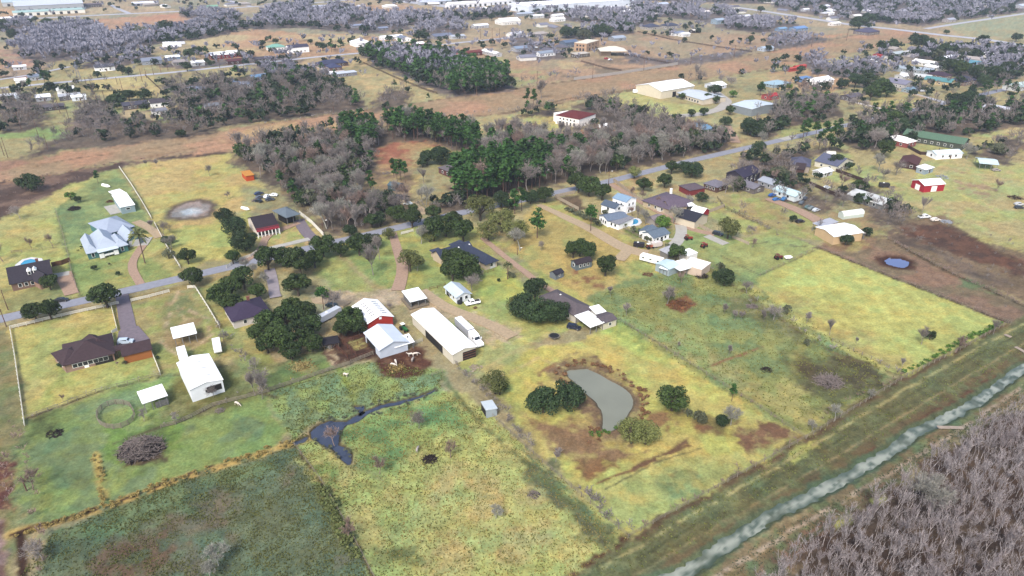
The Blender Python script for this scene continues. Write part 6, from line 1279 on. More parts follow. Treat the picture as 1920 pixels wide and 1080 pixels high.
EV = [("dark",53,341,25),("bright",131,367,10),("dark",145,374,8),("oak",350,480,18),("oak",359,517,25),("dark",420,405,22),("dark",437,424,25),("dark",458,450,28),("oak",435,481,17),("oak",90,527,20),("oak",195,552,30),("oak",62,582,24),("oak",90,580,24),
 ("oak",455,520,27),("oak",432,535,26),("oak",410,552,26),("oak",433,566,24),("oak",480,545,20),("oak",500,484,28),("oak",528,478,26),("oak",560,488,34),("oak",588,482,24),("oak",556,530,30),("oak",604,460,26),("oak",637,466,18),("oak",672,457,26),("oak",697,450,20),("olive",728,436,15),
 ("oak",548,575,26),("oak",505,600,30),("oak",535,590,32),("oak",570,585,26),("oak",488,622,26),("oak",520,635,34),("oak",560,620,34),("oak",583,640,24),("oak",545,655,24),("oak",500,645,22),("oak",580,608,26),("oak",657,594,32),("oak",672,612,20),("oak",645,612,22),
 ("olive",928,716,28),("oak",937,726,18),("dark",1020,752,34),("dark",1060,743,36),("oak",1262,746,32),("olive",1185,808,30),("olive",1212,812,28),("dark",1355,790,15),("bush",1312,780,17),("bush",1290,775,10),
 ("dark",985,575,32),("dark",1012,580,34),("dark",1042,582,30),("olive",968,570,22),("dark",1003,540,24),
 ("oak",772,408,22),("oak",742,400,20),("oak",812,397,18),("oak",775,390,12),("oak",697,412,18),("dark",655,432,15),("oak",812,428,28),("oak",835,420,28),("oak",868,430,26),("oak",850,410,20),("olive",805,440,16),("olive",900,388,30),("olive",940,410,30),("olive",915,432,22),("olive",965,430,26),("dark",940,375,20),("dark",955,382,15),
 ("olive",767,485,28),("oak",850,480,28),("oak",870,492,34),("oak",848,505,26),("oak",885,510,22),("dark",800,296,18),("dark",825,292,22),("dark",850,298,18),("dark",792,305,12),
 ("oak",1075,467,20),("oak",1100,468,22),("oak",1088,462,22),("oak",1136,495,26),("oak",1269,473,20),("dark",1360,519,23),("dark",1345,517,12),("oak",1085,340,24),("oak",1105,345,26),("oak",1130,358,20),("oak",1260,312,16),("dark",1298,318,20),("dark",1285,312,14),("olive",1190,322,14),("oak",1207,343,18),("oak",1247,337,17),("dark",1317,370,12),("oak",1385,345,17),("bright",1242,415,17),("olive",1367,425,26),("dark",1422,274,14),("oak",1022,362,20),("dark",995,368,18),
 ("dark",1567,302,16),("oak",1610,347,14),("dark",1622,350,10),("dark",1487,410,8),("dark",1587,449,15),("dark",1626,435,11),("oak",1660,277,20),("bush",1877,275,18),("bush",1512,357,10),("bush",1460,320,20),("dark",1745,629,11),("bush",1477,582,11),("bush",1515,642,9),
 ("dark",1062,60,15),("bush",1095,62,16),("dark",1125,56,16),("dark",1138,60,12),("dark",1180,50,11),("dark",1160,46,8),("dark",1407,75,10),("dark",1115,229,10),("dark",975,236,7),("dark",1340,168,15),("bright",1375,176,9),("oak",1297,211,9),("oak",1320,208,10),("oak",1327,182,9),("oak",1342,186,9),("oak",1280,179,8),("oak",1370,206,10),("oak",1427,163,9),("dark",1360,226,13),("dark",1405,238,20),("dark",1425,242,18),("dark",1340,19,9),("dark",1427,18,8),("dark",1310,57,6),("bush",1250,226,12),("bush",1185,230,16),("dark",1205,228,10),
 ("dark",1613,42,18),("dark",1630,34,14),("dark",1580,158,12),("dark",1605,150,18),("dark",1630,150,20),("oak",1655,162,22),("oak",1635,172,18),("dark",1665,168,18),("dark",1672,85,12),("dark",1652,87,12),("dark",1682,111,11),("dark",1725,78,18),("dark",1742,84,14),("dark",1714,73,12),("dark",1770,94,15),("bush",1760,104,12),("dark",1798,90,14),("bush",1812,95,14),("dark",1842,78,12),("dark",1780,124,18),("oak",1802,128,18),("dark",1835,135,18),("dark",1862,138,18),("dark",1850,150,16),("dark",1888,126,16),("dark",1885,100,10),("dark",1795,190,24),("dark",1820,186,22),("dark",1848,192,18),("oak",1680,220,20),("oak",1640,244,24),("dark",1665,250,18),("dark",1620,255,18),("dark",1695,235,14),("dark",1775,60,6),("bush",1880,19,9),("dark",1907,70,10),("dark",1542,16,9),("dark",1810,28,8),("bright",1480,163,8),
 ("dark",40,27,6),("dark",66,36,7),("dark",117,38,8),("dark",165,42,12),("dark",90,45,14),("dark",8,48,12),("dark",25,65,13),("bush",260,56,16),("dark",310,50,16),("dark",442,28,9),("dark",200,108,7),("dark",228,132,10),("dark",240,134,9),("dark",182,140,8),("dark",215,187,16),("dark",240,178,14),("dark",268,176,16),("dark",228,190,12),("dark",355,102,12),("dark",368,96,10),("bush",452,100,9),("dark",350,126,10),("dark",425,152,8),("dark",292,250,8),("dark",243,250,12),("dark",340,250,9),
 ("dark",492,82,7),("dark",517,77,6),("dark",530,98,7),("dark",605,88,9),("dark",597,84,7),("dark",582,78,6),("dark",785,67,12),("dark",797,68,9),("dark",730,72,8),("dark",680,97,10),("dark",865,110,10),("dark",600,148,9),("dark",922,33,7),("dark",945,29,7),("dark",842,90,6),("bright",848,128,8),
 ("bright",125,686,4),("dark",113,684,7),("dark",142,681,4),("dark",207,630,4),("bright",233,668,3),("bush",234,680,5),("dark",295,670,4),("dark",176,502,6),("dark",221,513,5),("bush",205,495,3),("bush",315,476,12),("dark",310,452,10),("oak",322,448,8),("dark",500,423,5),("dark",935,525,4),("bush",955,515,8),("bush",962,517,6),("dark",1135,505,6),("bush",1350,500,10),("bush",1255,552,12),("dark",1395,290,7),("dark",1405,300,8)]
for k_, px, py, r in EV: evergreen(k_, px, py, r)
BT = [("wide",38,411,26),("brown",59,466,22),("brown",99,461,24),("wide",394,330,22),("wide",427,373,14),("shrub",274,313,12),("shrub",294,313,14),("shrub",285,432,18),("wide",307,440,26),("pale",322,466,28),("wide",72,352,16),("brown",5,490,40),
 ("tall",700,516,58),("tall",712,486,46),("pale",790,457,38),("wide",885,546,34),("pale",782,508,24),("tall",492,748,62),("tall",478,742,50),("wide",785,803,36),("brown",627,836,40),("brown",712,888,42),("brown",655,1012,46),("brown",845,858,40),("pale",930,972,30),
 ("brown",62,918,52),("wide",80,1050,46),("pale",410,1060,50),("pale",395,1092,40),("shrub",1042,866,32),("shrub",1175,592,24),("wide",1250,571,36),("shrub",1145,556,18),("shrub",1357,589,22),("shrub",1377,601,20),("shrub",1390,603,20),("shrub",1365,668,22),("shrub",1272,651,12),("pale",1370,797,40),("shrub",1432,603,22),
 ("tall",1555,629,32),("shrub",1512,606,22),("wide",1450,600,32),("tall",1727,646,34),("brown",1792,661,36),("tall",1862,627,28),("tall",1690,693,24),("shrub",1605,646,14),("pale",1630,748,22),("pale",1565,789,30),("pale",1522,810,26),
 ("pale",1647,322,34),("wide",1656,337,22),("wide",1680,328,28),("tall",1727,402,34),("wide",1580,388,28),("brown",1575,356,32),("brown",1867,359,24),("pale",1812,298,30),("brown",1500,180,30),("wide",1600,206,22),("wide",1620,205,18),
 ("pale",500,535,26),("pale",475,520,30),("pale",462,505,22),("wide",627,580,40),("tall",608,582,40),("brown",220,687,10),("wide",400,745,26),("wide",270,790,26),("wide",330,795,24),("brown",385,730,18),("brown",118,752,16),
 ("pale",975,470,40),("wide",1015,470,20),("pale",1290,385,20),("wide",1375,360,32),("wide",1395,330,34),("wide",1360,362,32),("wide",1310,375,14),("brown",1186,367,18),("brown",1205,378,20),("brown",1232,390,22),("pale",1262,418,34),("pale",1210,420,28),("wide",1195,410,24),("brown",1185,405,20),
 ("pale",1430,275,28),("wide",1410,440,18),("wide",1400,550,26),("brown",1278,530,22),("brown",1410,465,20),("tall",795,345,30),("pale",800,384,38),("pale",790,378,28),("wide",700,300,24),("brown",988,210,14),("brown",1295,40,14),("tall",1015,185,34),
 ("tall",1304,152,32),("wide",1310,158,26),("wide",1350,160,20),("wide",1365,165,22),("brown",1450,340,22),("wide",420,640,20),("brown",450,600,18),("wide",480,690,24),("wide",730,580,14),("pale",900,520,16)]
for k_, px, py, h_ in BT: bare(k_, px, py, h_)
for px, py, h_ in [(1107,433,50),(1007,446,56),(965,400,46),(978,395,44),(1372,752,34),(1505,262,34),(1512,255,30),(1528,262,32),(1545,268,36),(1560,262,34),(1570,258,32),(1552,285,34),(1535,280,30),(1852,178,24),(1868,172,22),(1885,174,24),(1840,180,22),(1900,176,22),(60,168,20),(86,160,26),(93,160,24),(388,112,24),(377,108,20),(1903,185,20),(745,340,40),(752,338,38),(738,330,30),(760,342,36),(988,200,32),(1000,203,34),(607,580,46),(845,340,22),(520,104,10),(184,343,22),(762,164,20),(740,165,14),(803,190,14),(1425,180,24),(590,262,22),(548,258,22),(560,256,20),(533,260,22),(622,98,22),(640,98,22),(1776,192,16),(1440,255,24)]: pine(px, py, h_)
# ---- scatter woods
BIGBARE, STUFFB, STUFFE, STUFFP, SAPS = [], [], [], [], []
def scatter(poly, spacing, mix, hm, seed, jit=.42, clear=()):
    if max(p[1] for p in poly) < 118: spacing *= .56
    elif max(p[1] for p in poly) < 300: spacing *= .7
    elif max(p[1] for p in poly) < 445: spacing *= .8
    """mix: weights for bare, evergreen, pine, shrub; hm: tree height range m; returns world points"""
    rs = random.Random(seed); Q = W(poly); xs = [q[0] for q in Q]; ys = [q[1] for q in Q]; x = min(xs); out = []
    while x < max(xs):
        y = min(ys)
        while y < max(ys):
            px_, py_ = x + rs.uniform(-jit, jit) * spacing, y + rs.uniform(-jit, jit) * spacing
            if inside(Q, px_, py_): out.append((px_, py_))
            y += spacing
        x += spacing
    for x, y in out:
        k = rs.random() * sum(mix); h = rs.uniform(*hm); kind = 0
        for kind, wt in enumerate(mix):
            k -= wt
            if k <= 0: break
        P_ = proj(x, y, 0)
        if any((P_[0] - a) ** 2 + ((P_[1] - b) * 1.6) ** 2 < r * r for a, b, r in clear): continue
        yield x, y, P_, kind, h, rs
def inside(Q, x, y):
    c = False; n = len(Q)
    for i in range(n):
        ax, ay = Q[i]; bx, by = Q[(i + 1) % n]
        if (ay > y) != (by > y) and x < (bx - ax) * (y - ay) / (by - ay) + ax: c = not c
    return c
CLR = [(fx[0], fx[1] + 4, 16) for fx in FAR if fx[8]] + [(865,318,34),(745,362,24),(1070,218,34),(1145,95,30),(1100,88,28),(1240,165,60),(1310,185,45),(1400,198,36),(1310,237,32),(1365,240,14),(1410,320,26),(1500,310,24),(1580,298,26),(1350,345,20),(1300,352,16),(1172,380,18),(1265,370,36)]
n_bare = 0
for P, spc, mix, hm, words_ in WOODS:
    for x, y, (px, py), kind, h, rs in scatter(P, spc, mix, hm, hash(len(words_) * 7 + int(P[0][0]) * 31 + int(P[0][1])) & 0xffff, clear=CLR):
        hp = h / mpp(max(py, -90)); rec = (x, y, h, hp, words_, px, py)
        if kind == 0: BIGBARE.append(rec)
        elif kind == 1: STUFFE.append((x, y, h * .75, hp * .75, words_, px, py))
        elif kind == 2: STUFFP.append(rec)
        else: BIGBARE.append((x, y, h * .5, hp * .5, words_, px, py))
def farmesh(kind, seed):
    rs = np.random.RandomState(seed)
    if kind == "fine":
        a, b, ra, rb, lv = grow(seed, 1.0, .36, 5, (2, 2), .32, .7); return blades(a, b, np.maximum(ra * .045, .003), rs)
    if kind == "far":
        a, b, ra, rb, lv = grow(seed, 1.0, .7, 3, (3, 4), .3, .3); a, b = np.concatenate([a[lv == 1], a[lv == 2], a[lv == 2] * .9 + .02]), np.concatenate([b[lv == 1], b[lv == 2], b[lv == 2] * .97 + [.05, -.05, 0]])
        return blades(a, b, np.full(len(a), .045), rs)
    if kind in ("bare", "mid"):     # unit height
        a, b, ra, rb, lv = grow(seed, 1.0, .62, 4 if kind == "bare" else 5, (2, 3) if kind == "bare" else (2, 2), .2, .3); k = lv >= 1
        return blades(a[k], b[k], np.full(k.sum(), .02 if kind == "bare" else .012), rs)
    if kind == "ever":     # unit crown radius
        p, rs, c = crown_pts(seed, 12, 50); return leaf_quads(p, .33, rs)
    a_, b_ = pine_parts(seed, n=70, ls=.085, low=.5); return b_[0][0], b_[0][1]
def mass(name, recs, kind, m, label, scl=lambda r: r[2], extra=1.0, wide=1.0):
    """one mesh of many simple trees"""
    if not recs: return
    tm = [farmesh(kind, s) for s in range(200, 208)]; rs = np.random.RandomState(5); V, Q, o = [], [], 0
    for r in recs:
        v, q = tm[rs.randint(8)]; t = rs.uniform(0, 6.28); s = scl(r); c_, s_ = math.cos(t), math.sin(t)
        w_ = s * wide * rs.uniform(.85, 1.2); vv = np.stack([(v[:, 0] * c_ - v[:, 1] * s_) * w_ + r[0], (v[:, 0] * s_ + v[:, 1] * c_) * w_ + r[1], v[:, 2] * s], 1)
        V.append(vv); Q.append(q + o); o += len(v)
    me = npmesh(name, np.concatenate(V), np.concatenate(Q), m); tag(put(name, me), label, kind="stuff")
# yard trees around the far houses
rs_ = random.Random(4)
for fx in FAR:
    if not fx[8] or fx[1] > 230 or fx[2] > 60: continue
    hx0, hy0, _ = at(fx[0], fx[1])
    for k in range(5):
        a_ = rs_.uniform(0, 6.28); d_ = rs_.uniform(.75, 1.9) * max(fx[2], 12) ; x, y = hx0 + math.cos(a_) * d_, hy0 + abs(math.sin(a_)) * d_ * .9 + 4 if rs_.random() < .75 else hy0 - d_ * .8 - 6
        P_ = proj(x, y, 0); h = rs_.uniform(6, 11)
        if rs_.random() < .45: STUFFE.append((x, y, h * .8, .1, "", *P_))
        else: BIGBARE.append((x, y, h, .1, "", *P_))
# largest bare trees become things of their own
BIGBARE.sort(key=lambda r: -r[3]); NBT = 300 - len([1 for t in BT])
for x, y, h, hp, words_, px, py in BIGBARE[:NBT]:
    kind = R.choice(("tall", "wide", "pale", "tall", "brown")); s = h / BH[kind]
    o = put("bare_tree", R.choice(BARE[kind]), None, (x, y, 0), R.uniform(0, 6.28), (s * .95, s * .95, s)); tag(o, "%s in the %s" % (NB[kind], words_), "tree"); TOP.append(o)
rest = BIGBARE[NBT:]
mass("bare_woodland", [r for r in rest if r[6] >= 150], "mid", TWIG, "grey bare woodland filling the middle ground", wide=1.0)
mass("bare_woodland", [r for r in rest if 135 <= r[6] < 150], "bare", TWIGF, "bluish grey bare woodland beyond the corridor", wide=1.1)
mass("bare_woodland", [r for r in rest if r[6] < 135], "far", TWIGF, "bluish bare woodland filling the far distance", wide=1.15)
STUFFE.sort(key=lambda r: -r[3]); NE = 300 - len(EV)
for x, y, h, hp, words_, px, py in STUFFE[:NE]:
    Rr = h * .5; k2 = R.choice(("oak", "dark", "oak", "bush")); o = put("evergreen_tree", R.choice(KIT2[k2]), None, (x, y, 0), R.uniform(0, 6.28), (Rr, Rr, Rr * 1.1)); tag(o, "%s in the %s" % (KWORD[k2], words_), "tree"); TOP.append(o)
mass("evergreen_woodland", STUFFE[NE:], "ever", DARKL, "dark evergreen woodland scattered to the horizon", scl=lambda r: r[2] * .52)
STUFFP.sort(key=lambda r: -r[3])
for x, y, h, hp, words_, px, py in STUFFP[:230]:
    w_ = R.uniform(1.0, 1.35); o = put("pine_tree", R.choice(PINES2), None, (x, y, 0), R.uniform(0, 6.28), (h * w_, h * w_, h)); tag(o, "pine in the %s" % words_, "tree"); TOP.append(o)
mass("pine_woodland", STUFFP[230:], "pine", PINEL, "pine woodland beyond the brown corridor", wide=1.3)
# ---- thicket of young bare trees at the bottom right
TH = [(1420,1110),(1500,1042),(1560,1000),(1640,945),(1720,905),(1755,862),(1800,840),(1855,800),(1925,762),(2060,715),(2300,900),(2300,1420),(1380,1420)]
pts = []
for x, y, (px, py), kind, h, rs in scatter(TH, 1.95, (1,), (4.5, 8.5), 77, .5):
    if px < 2030 and py < 1290: pts.append((x, y, h, px, py))
vis = [p for p in pts if p[3] < 1945]; vis.sort(key=lambda p: (abs(p[4] - 1000) * .0 - p[2] / mpp(p[4])) + random.Random(int(p[0] * 997 + p[1])).uniform(-30, 30))
own = set(id(p) for p in vis[:300])
for p in pts:
    if id(p) in own:
        s = p[2] / 9; o = put("bare_sapling", R.choice(SAP), None, (p[0], p[1], 0), R.uniform(0, 6.28), (s * 1.25, s * 1.25, s)); tag(o, "thin mauve grey sapling in the dense bare thicket past the canal", "sapling", "saplings of the thicket past the canal")
mass("bare_thicket", [(p[0], p[1], p[2], 0) for p in pts if id(p) not in own], "fine", TWIGM, "dense mauve grey bare thicket covering the near corner", wide=1.1)
bare("pale", 1745, 962, 78, "broad silvery bare tree standing at the thicket's edge by the canal", wd=1.25)
# ---- rows of brush along fences, weeds and tufts
def brush(name, lines, m, label, step=2.0, h=(1, 2.2), wd=1.0, kind="bare", wob=.8):
    rs = random.Random(len(label)); rec = []
    for P in lines:
        Q = W(P)
        for i in range(len(Q) - 1):
            (ax, ay), (bx, by) = Q[i], Q[i + 1]; L_ = math.hypot(bx - ax, by - ay); n_ = max(1, int(L_ / step))
            for k in range(n_):
                if rs.random() < .22: continue
                t = (k + rs.random()) / n_; rec.append((ax + (bx - ax) * t + rs.uniform(-wob, wob), ay + (by - ay) * t + rs.uniform(-wob, wob), rs.uniform(*h)))
    mass(name, rec, kind, m, label, wide=wd, scl=lambda r: r[2])
brush("fence_brush", [[(860,690),(905,735),(960,800),(1000,845)],[(1095,920),(1130,960),(1178,1002)],[(1100,930),(1150,975)]], TWIG, "bare grey brush grown along the outlined lot's long side", 1.2, (1.6,3.4), 1.5)
brush("fence_brush", [[(1500,808),(1600,752),(1700,700)],[(1180,1004),(1340,915),(1505,822)]], TWIGB, "brown brush on the fence above the canal bank", 2.6, (.8,2.0), 1.6)
brush("weed_row", [[(1690,702),(1760,665),(1885,604)],[(1770,655),(1880,605)]], BRIGHTL, "green weeds on the fence at the bright field's corner", 1.2, (.35,.75), 1.2, "ever")
brush("fence_brush", [[(1180,612),(1300,690),(1400,752),(1500,815)]], TWIGB, "thin brown brush along the outlined lot's back fence", 2.6, (.6,1.6), 1.5)
brush("fence_brush", [[(1320,498),(1400,548),(1480,608),(1560,660),(1690,704)],[(1400,560),(1450,600)]], TWIG, "grey brush on the line between the mottled pasture and bright field", 3.0, (1.2,3), 1.3)
brush("fence_brush", [[(1534,466),(1620,502),(1760,555),(1895,608)],[(1534,466),(1620,502),(1760,555),(1895,608)]], TWIGB, "brown brush on the bright field's upper fence", 1.6, (.7,1.8), 1.6)
brush("fence_brush", [[(1665,450),(1800,522),(1925,580)],[(1660,446),(1800,518),(1925,576)]], TWIGB, "dark brush ditch between the brown pasture and weedy plot", 1.5, (.8,2.2), 1.5)
brush("fence_brush", [[(1470,275),(1620,345),(1640,370)],[(1380,395),(1470,450)],[(1325,375),(1420,420),(1440,435)]], TWIG, "grey brush around the junk yard", 2.2, (1,2.6), 1.5)
brush("fence_brush", [[(500,735),(580,705),(690,668)],[(50,785),(180,735),(300,702)],[(300,800),(380,775),(440,742),(500,738)]], TWIG, "thin grey brush on the wire fences of the left pastures", 3.0, (.6,1.5), 1.4)
brush("fence_brush", [[(412,615),(440,660),(470,690),(500,735)],[(480,700),(500,745)]], TWIG, "tangled brush beside the white shop building's fence", 1.2, (1.6,3.6), 1.4)
brush("fence_brush", [[(25,790),(60,900),(75,1000),(85,1085)],[(10,860),(20,950)]], TWIGB, "bare brush down the left edge of the pastures", 2.0, (1.2,3), 1.3)
brush("fence_brush", [[(0,345),(110,328),(220,308),(400,285)],[(0,372),(90,352),(200,322)],[(0,392),(60,375)]], TWIGB, "brown reeds of the marsh below the corridor", 2.2, (1,2.2), 1.8)
brush("fence_brush", [[(480,268),(620,248)],[(700,236),(960,208),(1180,168),(1300,148)],[(480,238),(700,206)],[(960,168),(1075,148)]], TWIG, "brush lining both edges of the brown corridor", 3.5, (1.5,4), 1.2)
brush("weed_row", [[(605,920),(620,960),(640,1000),(655,1045)],[(600,900),(625,950),(650,1010),(670,1050)]], GRG, "yellow green weeds on the fence corner of the front pasture", .8, (.5,1.0), 1.2, "ever")
brush("weed_row", [[(585,822),(600,835),(628,845),(640,866)],[(664,862),(648,832),(640,812)],[(690,782),(752,764),(820,734)],[(600,790),(650,782),(680,764),(790,734)]], BUSHL, "low weeds on the banks of the pasture creek", 1.1, (.25,.5), 1.2, "ever")
brush("weed_row", [[(50,1000),(190,950),(330,898),(440,862),(552,828)],[(180,855),(196,944)],[(36,1003),(190,956),(330,902),(552,834)]], YELG, "strip of tall straw coloured grass along the wet field", .8, (.25,.55), 1.2, "ever", .8)
brush("weed_row", [[(1060,690),(1100,676),(1160,700),(1205,735),(1210,770),(1185,795)],[(1105,800),(1125,820),(1110,830)],[(1045,688),(1050,705),(1075,735)]], BROWNL, "rusty brown weeds on the kidney pond's bank", .7, (.25,.6), 1.4, "ever", 1.2)
brush("weed_row", [[(1150,800),(1135,818),(1105,815)]], BRIGHTL, "bright green reeds at the kidney pond's foot", .6, (.4,.8), 1.2, "ever", .8)
brush("weed_row", [[(1130,400),(1170,425),(1225,455)],[(1215,450),(1260,470)],[(1060,395),(1130,425)]], BUSHL, "overgrown hedge on the garden fence of the white pool compound", 1.6, (.8,1.7), 1, "ever")
brush("weed_row", [[(163,476),(182,480),(190,482),(222,472),(245,458)],[(150,470),(160,455)]], DARKL, "low planting beds around the teal house", 1.0, (.35,.7), 1.2, "ever")
brush("fence_brush", [[(700,378),(780,388),(850,395)],[(640,442),(700,420),(760,405),(850,388)]], TWIG, "grey brush along the main road", 1.8, (2,4.5), 1.2)
# grass tufts: real clumps of blades on the near fields
print('counts', len(BIGBARE), len(STUFFE), len(STUFFP), len(pts))
def tufts(name, poly, n, m, label, hh=(.12, .3), wd=.10, seed=1):
    rs = np.random.RandomState(seed); Q = W(poly); q = np.array(Q); P_ = []
    x = rs.uniform(q[:, 0].min(), q[:, 0].max(), n * 3); y = rs.uniform(q[:, 1].min(), q[:, 1].max(), n * 3)
    k = sdist_poly(Q, x, y) < 0; keep = fbm(x, y, 3, seed * 3, 3) > .52; 
    for wq in (POND, CREEK, CREEK2):
        k &= sdist_poly(W(wq), x, y) > .6
    k &= dist_line(CAN, x, y) > 4.2; k &= keep | (rs.uniform(size=len(x)) < .35); x, y = x[k][:n], y[k][:n]; N = len(x)
    z = np.full(N, -.1); V, Qd = [], []
    for j in range(3):
        t = rs.uniform(0, 3.14, N); h_ = rs.uniform(*hh, N); w_ = wd * rs.uniform(.6, 1.6, N); dx, dy = np.cos(t) * w_, np.sin(t) * w_; lx, ly = rs.uniform(-.1, .1, N), rs.uniform(-.1, .1, N)
        V.append(np.stack([np.stack([x - dx, y - dy, z], 1), np.stack([x + dx, y + dy, z], 1), np.stack([x + dx * .5 + lx, y + dy * .5 + ly, z + h_], 1), np.stack([x - dx * .5 + lx, y - dy * .5 + ly, z + h_], 1)], 1).reshape(-1, 3))
        Qd.append(np.arange(N * 4).reshape(N, 4) + j * N * 4)
    tag(put(name, npmesh(name, np.concatenate(V), np.concatenate(Qd), m)), label, kind="stuff")
DTUFT = leafm("dark_tufts", (96,112,62), (160,166,92), .1)
tufts("grass_tufts", [(552,836),(660,790),(830,735),(905,765),(1180,1008),(1060,1090),(700,1090)], 4500, DTUFT, "dark tufts dotting the front pasture", (.15,.32), .11, 3)
tufts("grass_tufts", [(552,836),(660,790),(830,735),(905,765),(1180,1008),(1060,1090),(700,1090)], 6000, YELG, "straw tufts dotting the front pasture", (.12,.22), .10, 4)
tufts("grass_tufts", [(95,1000),(330,905),(552,836),(705,1090),(30,1090)], 9000, GRG, "grass tufts in the dark wet field", (.12,.28), .12, 5)
tufts("grass_tufts", [(502,735),(690,678),(830,695),(826,732),(655,785),(548,828)], 2600, DTUFT, "dark tufts in the creek pasture", (.15,.35), .13, 6)
tufts("grass_tufts", [(1060,1090),(1512,822),(1925,605),(1925,690),(1440,975),(1200,1090)], 7000, DTUFT, "rough tufts on the canal bank", (.15,.35), .13, 7)
tufts("grass_tufts", [(1290,1090),(1440,995),(1720,830),(1925,700),(1925,760),(1760,850),(1560,980),(1440,1090)], 12000, BUSHL, "rough tufts on the thicket side of the canal", (.15,.35), .13, 8)
tufts("grass_tufts", [(1100,560),(1330,490),(1480,580),(1690,710),(1512,818),(1300,700)], 3500, DTUFT, "tufts in the mottled pasture", (.2,.4), .16, 9)
# palms
def palm(px, pyb, hpx, label, hh=.9):
    x, y, _ = at(px, pyb); h = hpx * depth(pyb) / FPX / .92; o = empty("palm_tree", (x, y, 0), 0, label, "palm"); rs = np.random.RandomState(int(px))
    q = MB(); q.tube((0, 0, -.1), (.1, 0, h * hh), .22, .16, 7); q.build("trunk", PBARK, o)
    n_ = 34; P = []
    t = rs.uniform(0, 6.28, n_); e = rs.uniform(-.5, 1.2, n_); c_ = np.tile([[.1, 0, h * hh]], (n_, 1)); d = np.stack([np.cos(t) * np.cos(e), np.sin(t) * np.cos(e), np.sin(e)], 1); m_ = c_ + d * h * .18; e_ = m_ + (d + [0, 0, -.7]) * h * .12
    P = [(*blades(c_, m_, np.full(n_, h * .03), rs), 0), (*blades(m_, e_, np.full(n_, h * .04), rs), 0)]
    put("crown", mk("palm_crown", P, [PALML]), o); TOP.append(o)
palm(952, 523, 30, "single palm rising from a shrub bed on the lawn behind the ranch house")
palm(1187, 436, 12, "short palm on the bright lawn beside the swimming pool")
palm(272, 493, 58, "tall slim leaning palm with a sparse brown head before the teal house")
# ================================================================= FENCES, VEHICLES, SMALL THINGS
WFEN = mat("white_fence_paint", (232,228,216), .8, .06, .5); WDF = mat("grey_fence_timber", (168,156,138), .95, .15, 1); BOARD = mat("tan_fence_boards", (206,190,166), .9, .12, 1); RUST = mat("rusty_pipe", (130,84,66), .8, .2, 2); WIRE = mat("fence_wire", (120,112,100), .8, .1)
def fence(label, P, hh=1.2, gap=2.6, rails=3, m=WFEN, rh=.12, solid=False, cls="fence", grp=None, closed=False, world=False, pr=.12):
    Q = P if world else W(P)
    if closed: Q = Q + [Q[0]]
    o = empty("fence" if cls == "fence" else cls, (*Q[0], 0), 0, label, "fence" if cls == "fence" else cls, grp); ps = MB(); rl = MB()
    for i in range(len(Q) - 1):
        (ax, ay), (bx, by) = Q[i], Q[i + 1]; L_ = math.hypot(bx - ax, by - ay); an = math.atan2(by - ay, bx - ax); n_ = max(1, round(L_ / gap))
        for k in range(n_ + (i == len(Q) - 2)):
            t = k / n_; ps.box((ax + (bx - ax) * t, ay + (by - ay) * t, hh / 2 - .15 + R.uniform(-.03, .03)), (pr, pr, hh + .3), an)
        cx, cy = (ax + bx) / 2, (ay + by) / 2; nx, ny = -math.sin(an) * pr * .7, math.cos(an) * pr * .7
        if solid:
            nb = max(1, round(L_ / 2.4))
            for k in range(nb):
                t = (k + .5) / nb; rl.box((ax + (bx - ax) * t + nx, ay + (by - ay) * t + ny, hh / 2 - .05 + R.uniform(-.03, .03)), (L_ / nb - .03, .05, hh + .1), an)
        else:
            for k in range(rails):
                z = hh * (k + .8) / (rails + .1); rl.box((cx + nx, cy + ny, z), (L_, .05, rh), an)
    a = ps.build("post", m, o, (*Q[0], 0)); a["kind"] = "stuff"; b_ = rl.build("board_panel" if solid else "rail", m, o, (*Q[0], 0)); b_["kind"] = "stuff"
    return o
fence("white rail fence along the road in front of the brown brick house", [(19,617),(80,602),(150,586),(223,570)], rh=.2)
fence("white rail fence along the road beside the dark asphalt drive", [(246,566),(280,558),(318,548)], rh=.2)
fence("long white rail fence down the left side of the brown brick house's lawn", [(19,617),(28,670),(38,740),(46,798)], rh=.2)
fence("short white fence zigzagging beside the dark asphalt drive", [(209,576),(220,620),(210,626),(213,637)], rh=.3)
fence("white rail fence between the track loop and the dark roofed house", [(352,541),(366,540),(390,578),(412,615)], rh=.25)
fence("white rail fence at the end of the orange timber wall", [(281,653),(291,678),(301,703)], rh=.25)
fence("white rail fence running from the marsh past the white metal shed", [(224,315),(245,345),(265,377),(284,410)], rh=.25)
fence("pale rail fence from the sandy track down to the road", [(290,420),(312,462),(338,502)], rh=.2)
fence("white wall fence on the long side of the columned pavilion's drive", [(562,402),(585,420),(607,443)], 1.8, solid=True)
fence("white curved rail fence by the road oaks below the red pent roofed house", [(425,503),(445,490),(470,482),(482,474)], rh=.25)
fence("white board fence around the dark yard beside the large oaks", [(1078,362),(1040,370),(1062,382),(1085,394)], 1.5, solid=True, m=BOARD)
fence("long tan board fence from the main road to the cream garage", [(1150,340),(1195,374),(1240,398),(1262,408)], 1.8, solid=True, m=BOARD)
fence("long pale board fence below the cream garage", [(1272,410),(1303,422),(1336,438),(1350,442)], 1.6, solid=True, m=BOARD)
fence("pale wall continuing past the dark car under the olive tree", [(1372,446),(1390,453),(1404,459)], 1.2, solid=True, m=BOARD)
fence("tan board fence right of the small red walled shed", [(1329,399),(1345,393),(1358,388)], 1.6, solid=True, m=BOARD)
fence("long white wall on the corridor's far edge", [(1076,150),(1140,142),(1200,133),(1271,121)], 2.4, solid=True, m=mat("pale_wall", (206,198,190), .9, .08))
fence("white entrance fence by the road at the gravel drive", [(752,440),(765,437),(775,434)], rh=.3)
